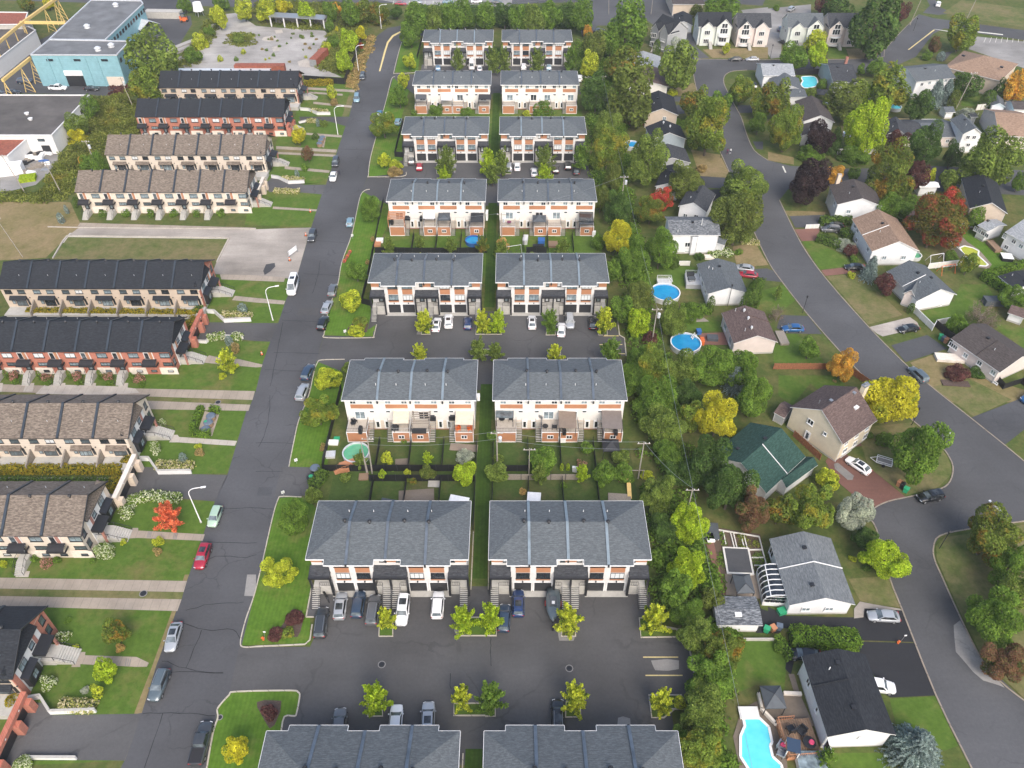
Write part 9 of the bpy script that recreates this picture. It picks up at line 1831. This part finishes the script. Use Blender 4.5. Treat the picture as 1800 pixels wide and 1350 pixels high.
def playset(label,s,mt,z=0):
 p=pt(s);rt=tg_('swing_set',label,'swing set',(p.x,p.y),R(15));m=MB();m.tube((-1.8,0,2.1),(1.8,0,2.1),.07,.07,6);m.bd('crossbar',mt,rt)
 for x in(-1.8,1.8):
  for y in(-1,1):m=MB();m.tube((x,0,2.1),(x,y,0),.06,.06,6);m.bd('leg',mt,rt)
 for x in(-.7,.7):m=MB();m.bar((x-.2,0,.5),(x+.2,0,.5),.2,.05);m.tube((x-.18,0,.5),(x-.18,0,2.1),.015,.015,4);m.tube((x+.18,0,.5),(x+.18,0,2.1),.015,.015,4);m.bd('swing','metal_black',rt)
playset('white swing frame on the brown lawn','E7 380 1170','white_paint');playset('orange climbing frame below the vinyl fence','E7 560 1340','plastic_orange');playset('thin garden swing frame in the first right garden of the fifth row','G4 370 900','metal_grey')
for lab,s,dm,mt,z in(('white plastic playhouse with a pale roof behind the second right row','G2 530 1270',(2.2,1.8,1.5),'canvas_white',0),('white toy car on the lawn beside the green pool','F8 -170 -40',(1.4,.8,.6),'canvas_white',0),('grey garden trellis patio pad in the second right garden','G2 1545 1260',(3.8,2.0,.15),'wood_grey',.05),('pink grey stone pad in the third left garden','F8 760 880',(2.4,1.8,.12),'stone_paving',.05),('brown stone patio behind the second left row','C2 1120 775',(6,3.4,.12),'stone_paving',.05),('pale blue stone slab behind the fence','F8 1160 1130',(2.0,1.8,.12),'concrete',.05),('pink patio in front of the fourth deck','F8 1530 690',(5.0,1.6,.06),'stone_paving',.02),
 ('white lounger at the edge of the green pool garden, upper','C2 540 390',(1.8,.9,.5),'canvas_white',0),('white lounger at the edge of the green pool garden, lower','C2 522 475',(1.6,1.4,.5),'metal_pale',0),('green toy table beside the lounger','C2 565 365',(1.0,.7,.5),'plastic_green',0),('green mat under the leaning tree','F8 245 940',(.9,.7,.15),'plastic_green',0),('white heat pump beside the third right deck','G2 875 565',(1.0,.5,.9),'white_paint',0),('white gas tank beside the last deck of the fifth right row','G4 1575 610',(.8,.8,1.3),'white_paint',0),
 ('first white urn beside the flowering shrub','G2 1000 910',(.4,.4,1.1),'white_paint',0),('second white urn beside the flowering shrub','G2 1028 915',(.4,.4,1.1),'white_paint',0),('brown wooden bench in the third right garden of the fifth row','G4 960 770',(2.2,2.2,.5),'wood_deck',0),('blue parasol table in the second right garden of the fifth row','G4 785 730',(1.6,1.6,1.4),'plastic_blue',0),('dark storage box beside the blue parasol','G4 740 800',(2.6,.9,.8),'metal_black',0),('red brown planks stacked left of the fifth row','G3 30 760',(1.6,2.2,.4),'wood_orange',0),('white sheet covered pile left of the fifth row','G3 65 710',(1.6,1.2,.7),'canvas_white',0),('white cabinet on the gable of the fifth left row','G3 1680 330',(.5,1.8,2.0),'white_paint',1.5),
 ('white heat pump on the gable of the third left row','F8 1712 60',(.5,.9,1.0),'white_paint',4.5),('grey trailer cart in the lane of the fifth right row','G4 545 700',(1.1,2.6,1.2),'metal_pale',0),('brown stump on the lawn below the green pool','F8 280 1055',(1.6,1.4,.25),'wood_deck',0),('grey dark shed beside the bare purple tree','F5 1010 200',(5,2,1.4),'canvas_slate',0),('grey wooden deck stoop of the pale pink bungalow','F1 1570 850',(1.8,4.2,.5),'wood_grey',0),('concrete front stoop of the umber bungalow','F5 540 880',(8,2.2,.6),'stone_trim',0),('dark flower bed on the corner lot of the umber bungalow','F6 380 330',(5.2,1.6,.12),'mulch',.05),
 ('wooden gable steps of the pale grey large house','E7 1320 930',(1.6,4.2,.8),'wood_deck',0),('tan play platform behind the charcoal gable','E4 980 295',(8,2.6,.5),'plastic_yellow',0),('grey solid box beside the sunroom pink steps','E8 1230 830',(2.2,1.4,.5),'stone_trim',0),('pale grey tarpaulin patch at the vegetable garden corner','F3 175 200',(2.4,3.2,.3),'canvas_slate',.06),('white tarpaulin at the vegetable garden corner','F3 165 270',(1.2,1.6,.3),'canvas_white',.06),('orange patio heater beside the lower blue pool','F1 310 900',(.7,1.6,.9),'plastic_orange',0),('blue pool pump beside the white ladder','F1 255 750',(.9,1.1,.9),'plastic_blue',0),('grey outdoor dining table on the brick patio','F1 470 850',(2.2,1.5,.75),'canvas_slate',0)):
 nm=lab.split(' beside')[0].split(' behind')[0].split(' in ')[0].split(' on ')[0].split(' under')[0].split(' at ')[0].split(' of ')[0].split(' left')[0].split(' below')[0].split(' with')[0].split()
 if 'toy car' in lab:continue
 bth('_'.join(w for w in nm[-2:]).replace('-','_'),lab,nm[-1],pt(s,z+dm[2]/2),dm,mt,random.uniform(-.1,.1),z)
# ---- people
def person(label,s,rz,top,legs,stride=.18):
 p=pt(s);rt=tg_('person',label,'person',(p.x,p.y,.07),rz);me=bpy.data.meshes.new('body');J=[(0,0,.95),(0,0,1.2),(0,0,1.42),(0,0,1.52),(0,0,1.68),(0,-.09,.92),(stride,-.1,.48),(stride*1.2-.05,-.1,.05),(stride*1.2+.13,-.1,.04),(0,.09,.92),(-stride*.6,.1,.48),(-stride*1.6,.1,.08),(-stride*1.6+.17,.1,.03),(0,-.19,1.40),(-.06,-.24,1.12),(.06,-.24,.88),(0,.19,1.40),(.06,.24,1.12),(.18,.24,.90)]
 E=[(0,1),(1,2),(2,3),(3,4),(0,5),(5,6),(6,7),(7,8),(0,9),(9,10),(10,11),(11,12),(2,13),(13,14),(14,15),(2,16),(16,17),(17,18)];me.from_pydata(J,E,[])
 o=bpy.data.objects.new('body',me);col.objects.link(o);sk=o.modifiers.new('skin','SKIN');o.modifiers.new('sub','SUBSURF').levels=1;rr=[.15,.14,.13,.055,.11,.09,.065,.04,.035,.09,.065,.04,.035,.055,.042,.03,.055,.042,.03]
 for v,r in zip(me.skin_vertices[0].data,rr):v.radius=(r,r)
 me.skin_vertices[0].data[0].use_root=True;me.materials.append(M[top]);o.parent=rt
 m=MB();m.tube((0,0,1.70),(0,0,1.84),.12,.08,10);m.bd('hair','hair',rt)
 t=MB();
 t.tube((0,0,.55),(0,0,.98),.2,.17,10);t.bd('trousers',legs,rt);return rt
person('walker in a plum top on the road, left of two','E2 1330 375',R(70),'cloth_plum','cloth_dark');person('walker in a white top on the road, right of two','E2 1380 368',R(70),'cloth_white','cloth_dark');person('person walking beside the white car at the street','A2 585 1225',R(80),'cloth_dark','cloth_dark')
# ---- thin air haze round the whole scene
hz=bpy.data.materials.new('haze');hz.use_nodes=True;nn_=hz.node_tree;nn_.nodes.remove(nn_.nodes['Principled BSDF']);pv=nn_.nodes.new('ShaderNodeVolumePrincipled');pv.inputs['Density'].default_value=.00014;pv.inputs['Color'].default_value=(.86,.9,.95,1);nn_.links.new(pv.outputs[0],nn_.nodes['Material Output'].inputs['Volume']);MATS['haze']=hz
m=MB();m.box(-1510,1510,-70,2610,-1,110.5);o=m.bd('haze','haze');o['kind']='stuff';o['label']='thin bluish haze in the air over the suburb';o['category']='haze'
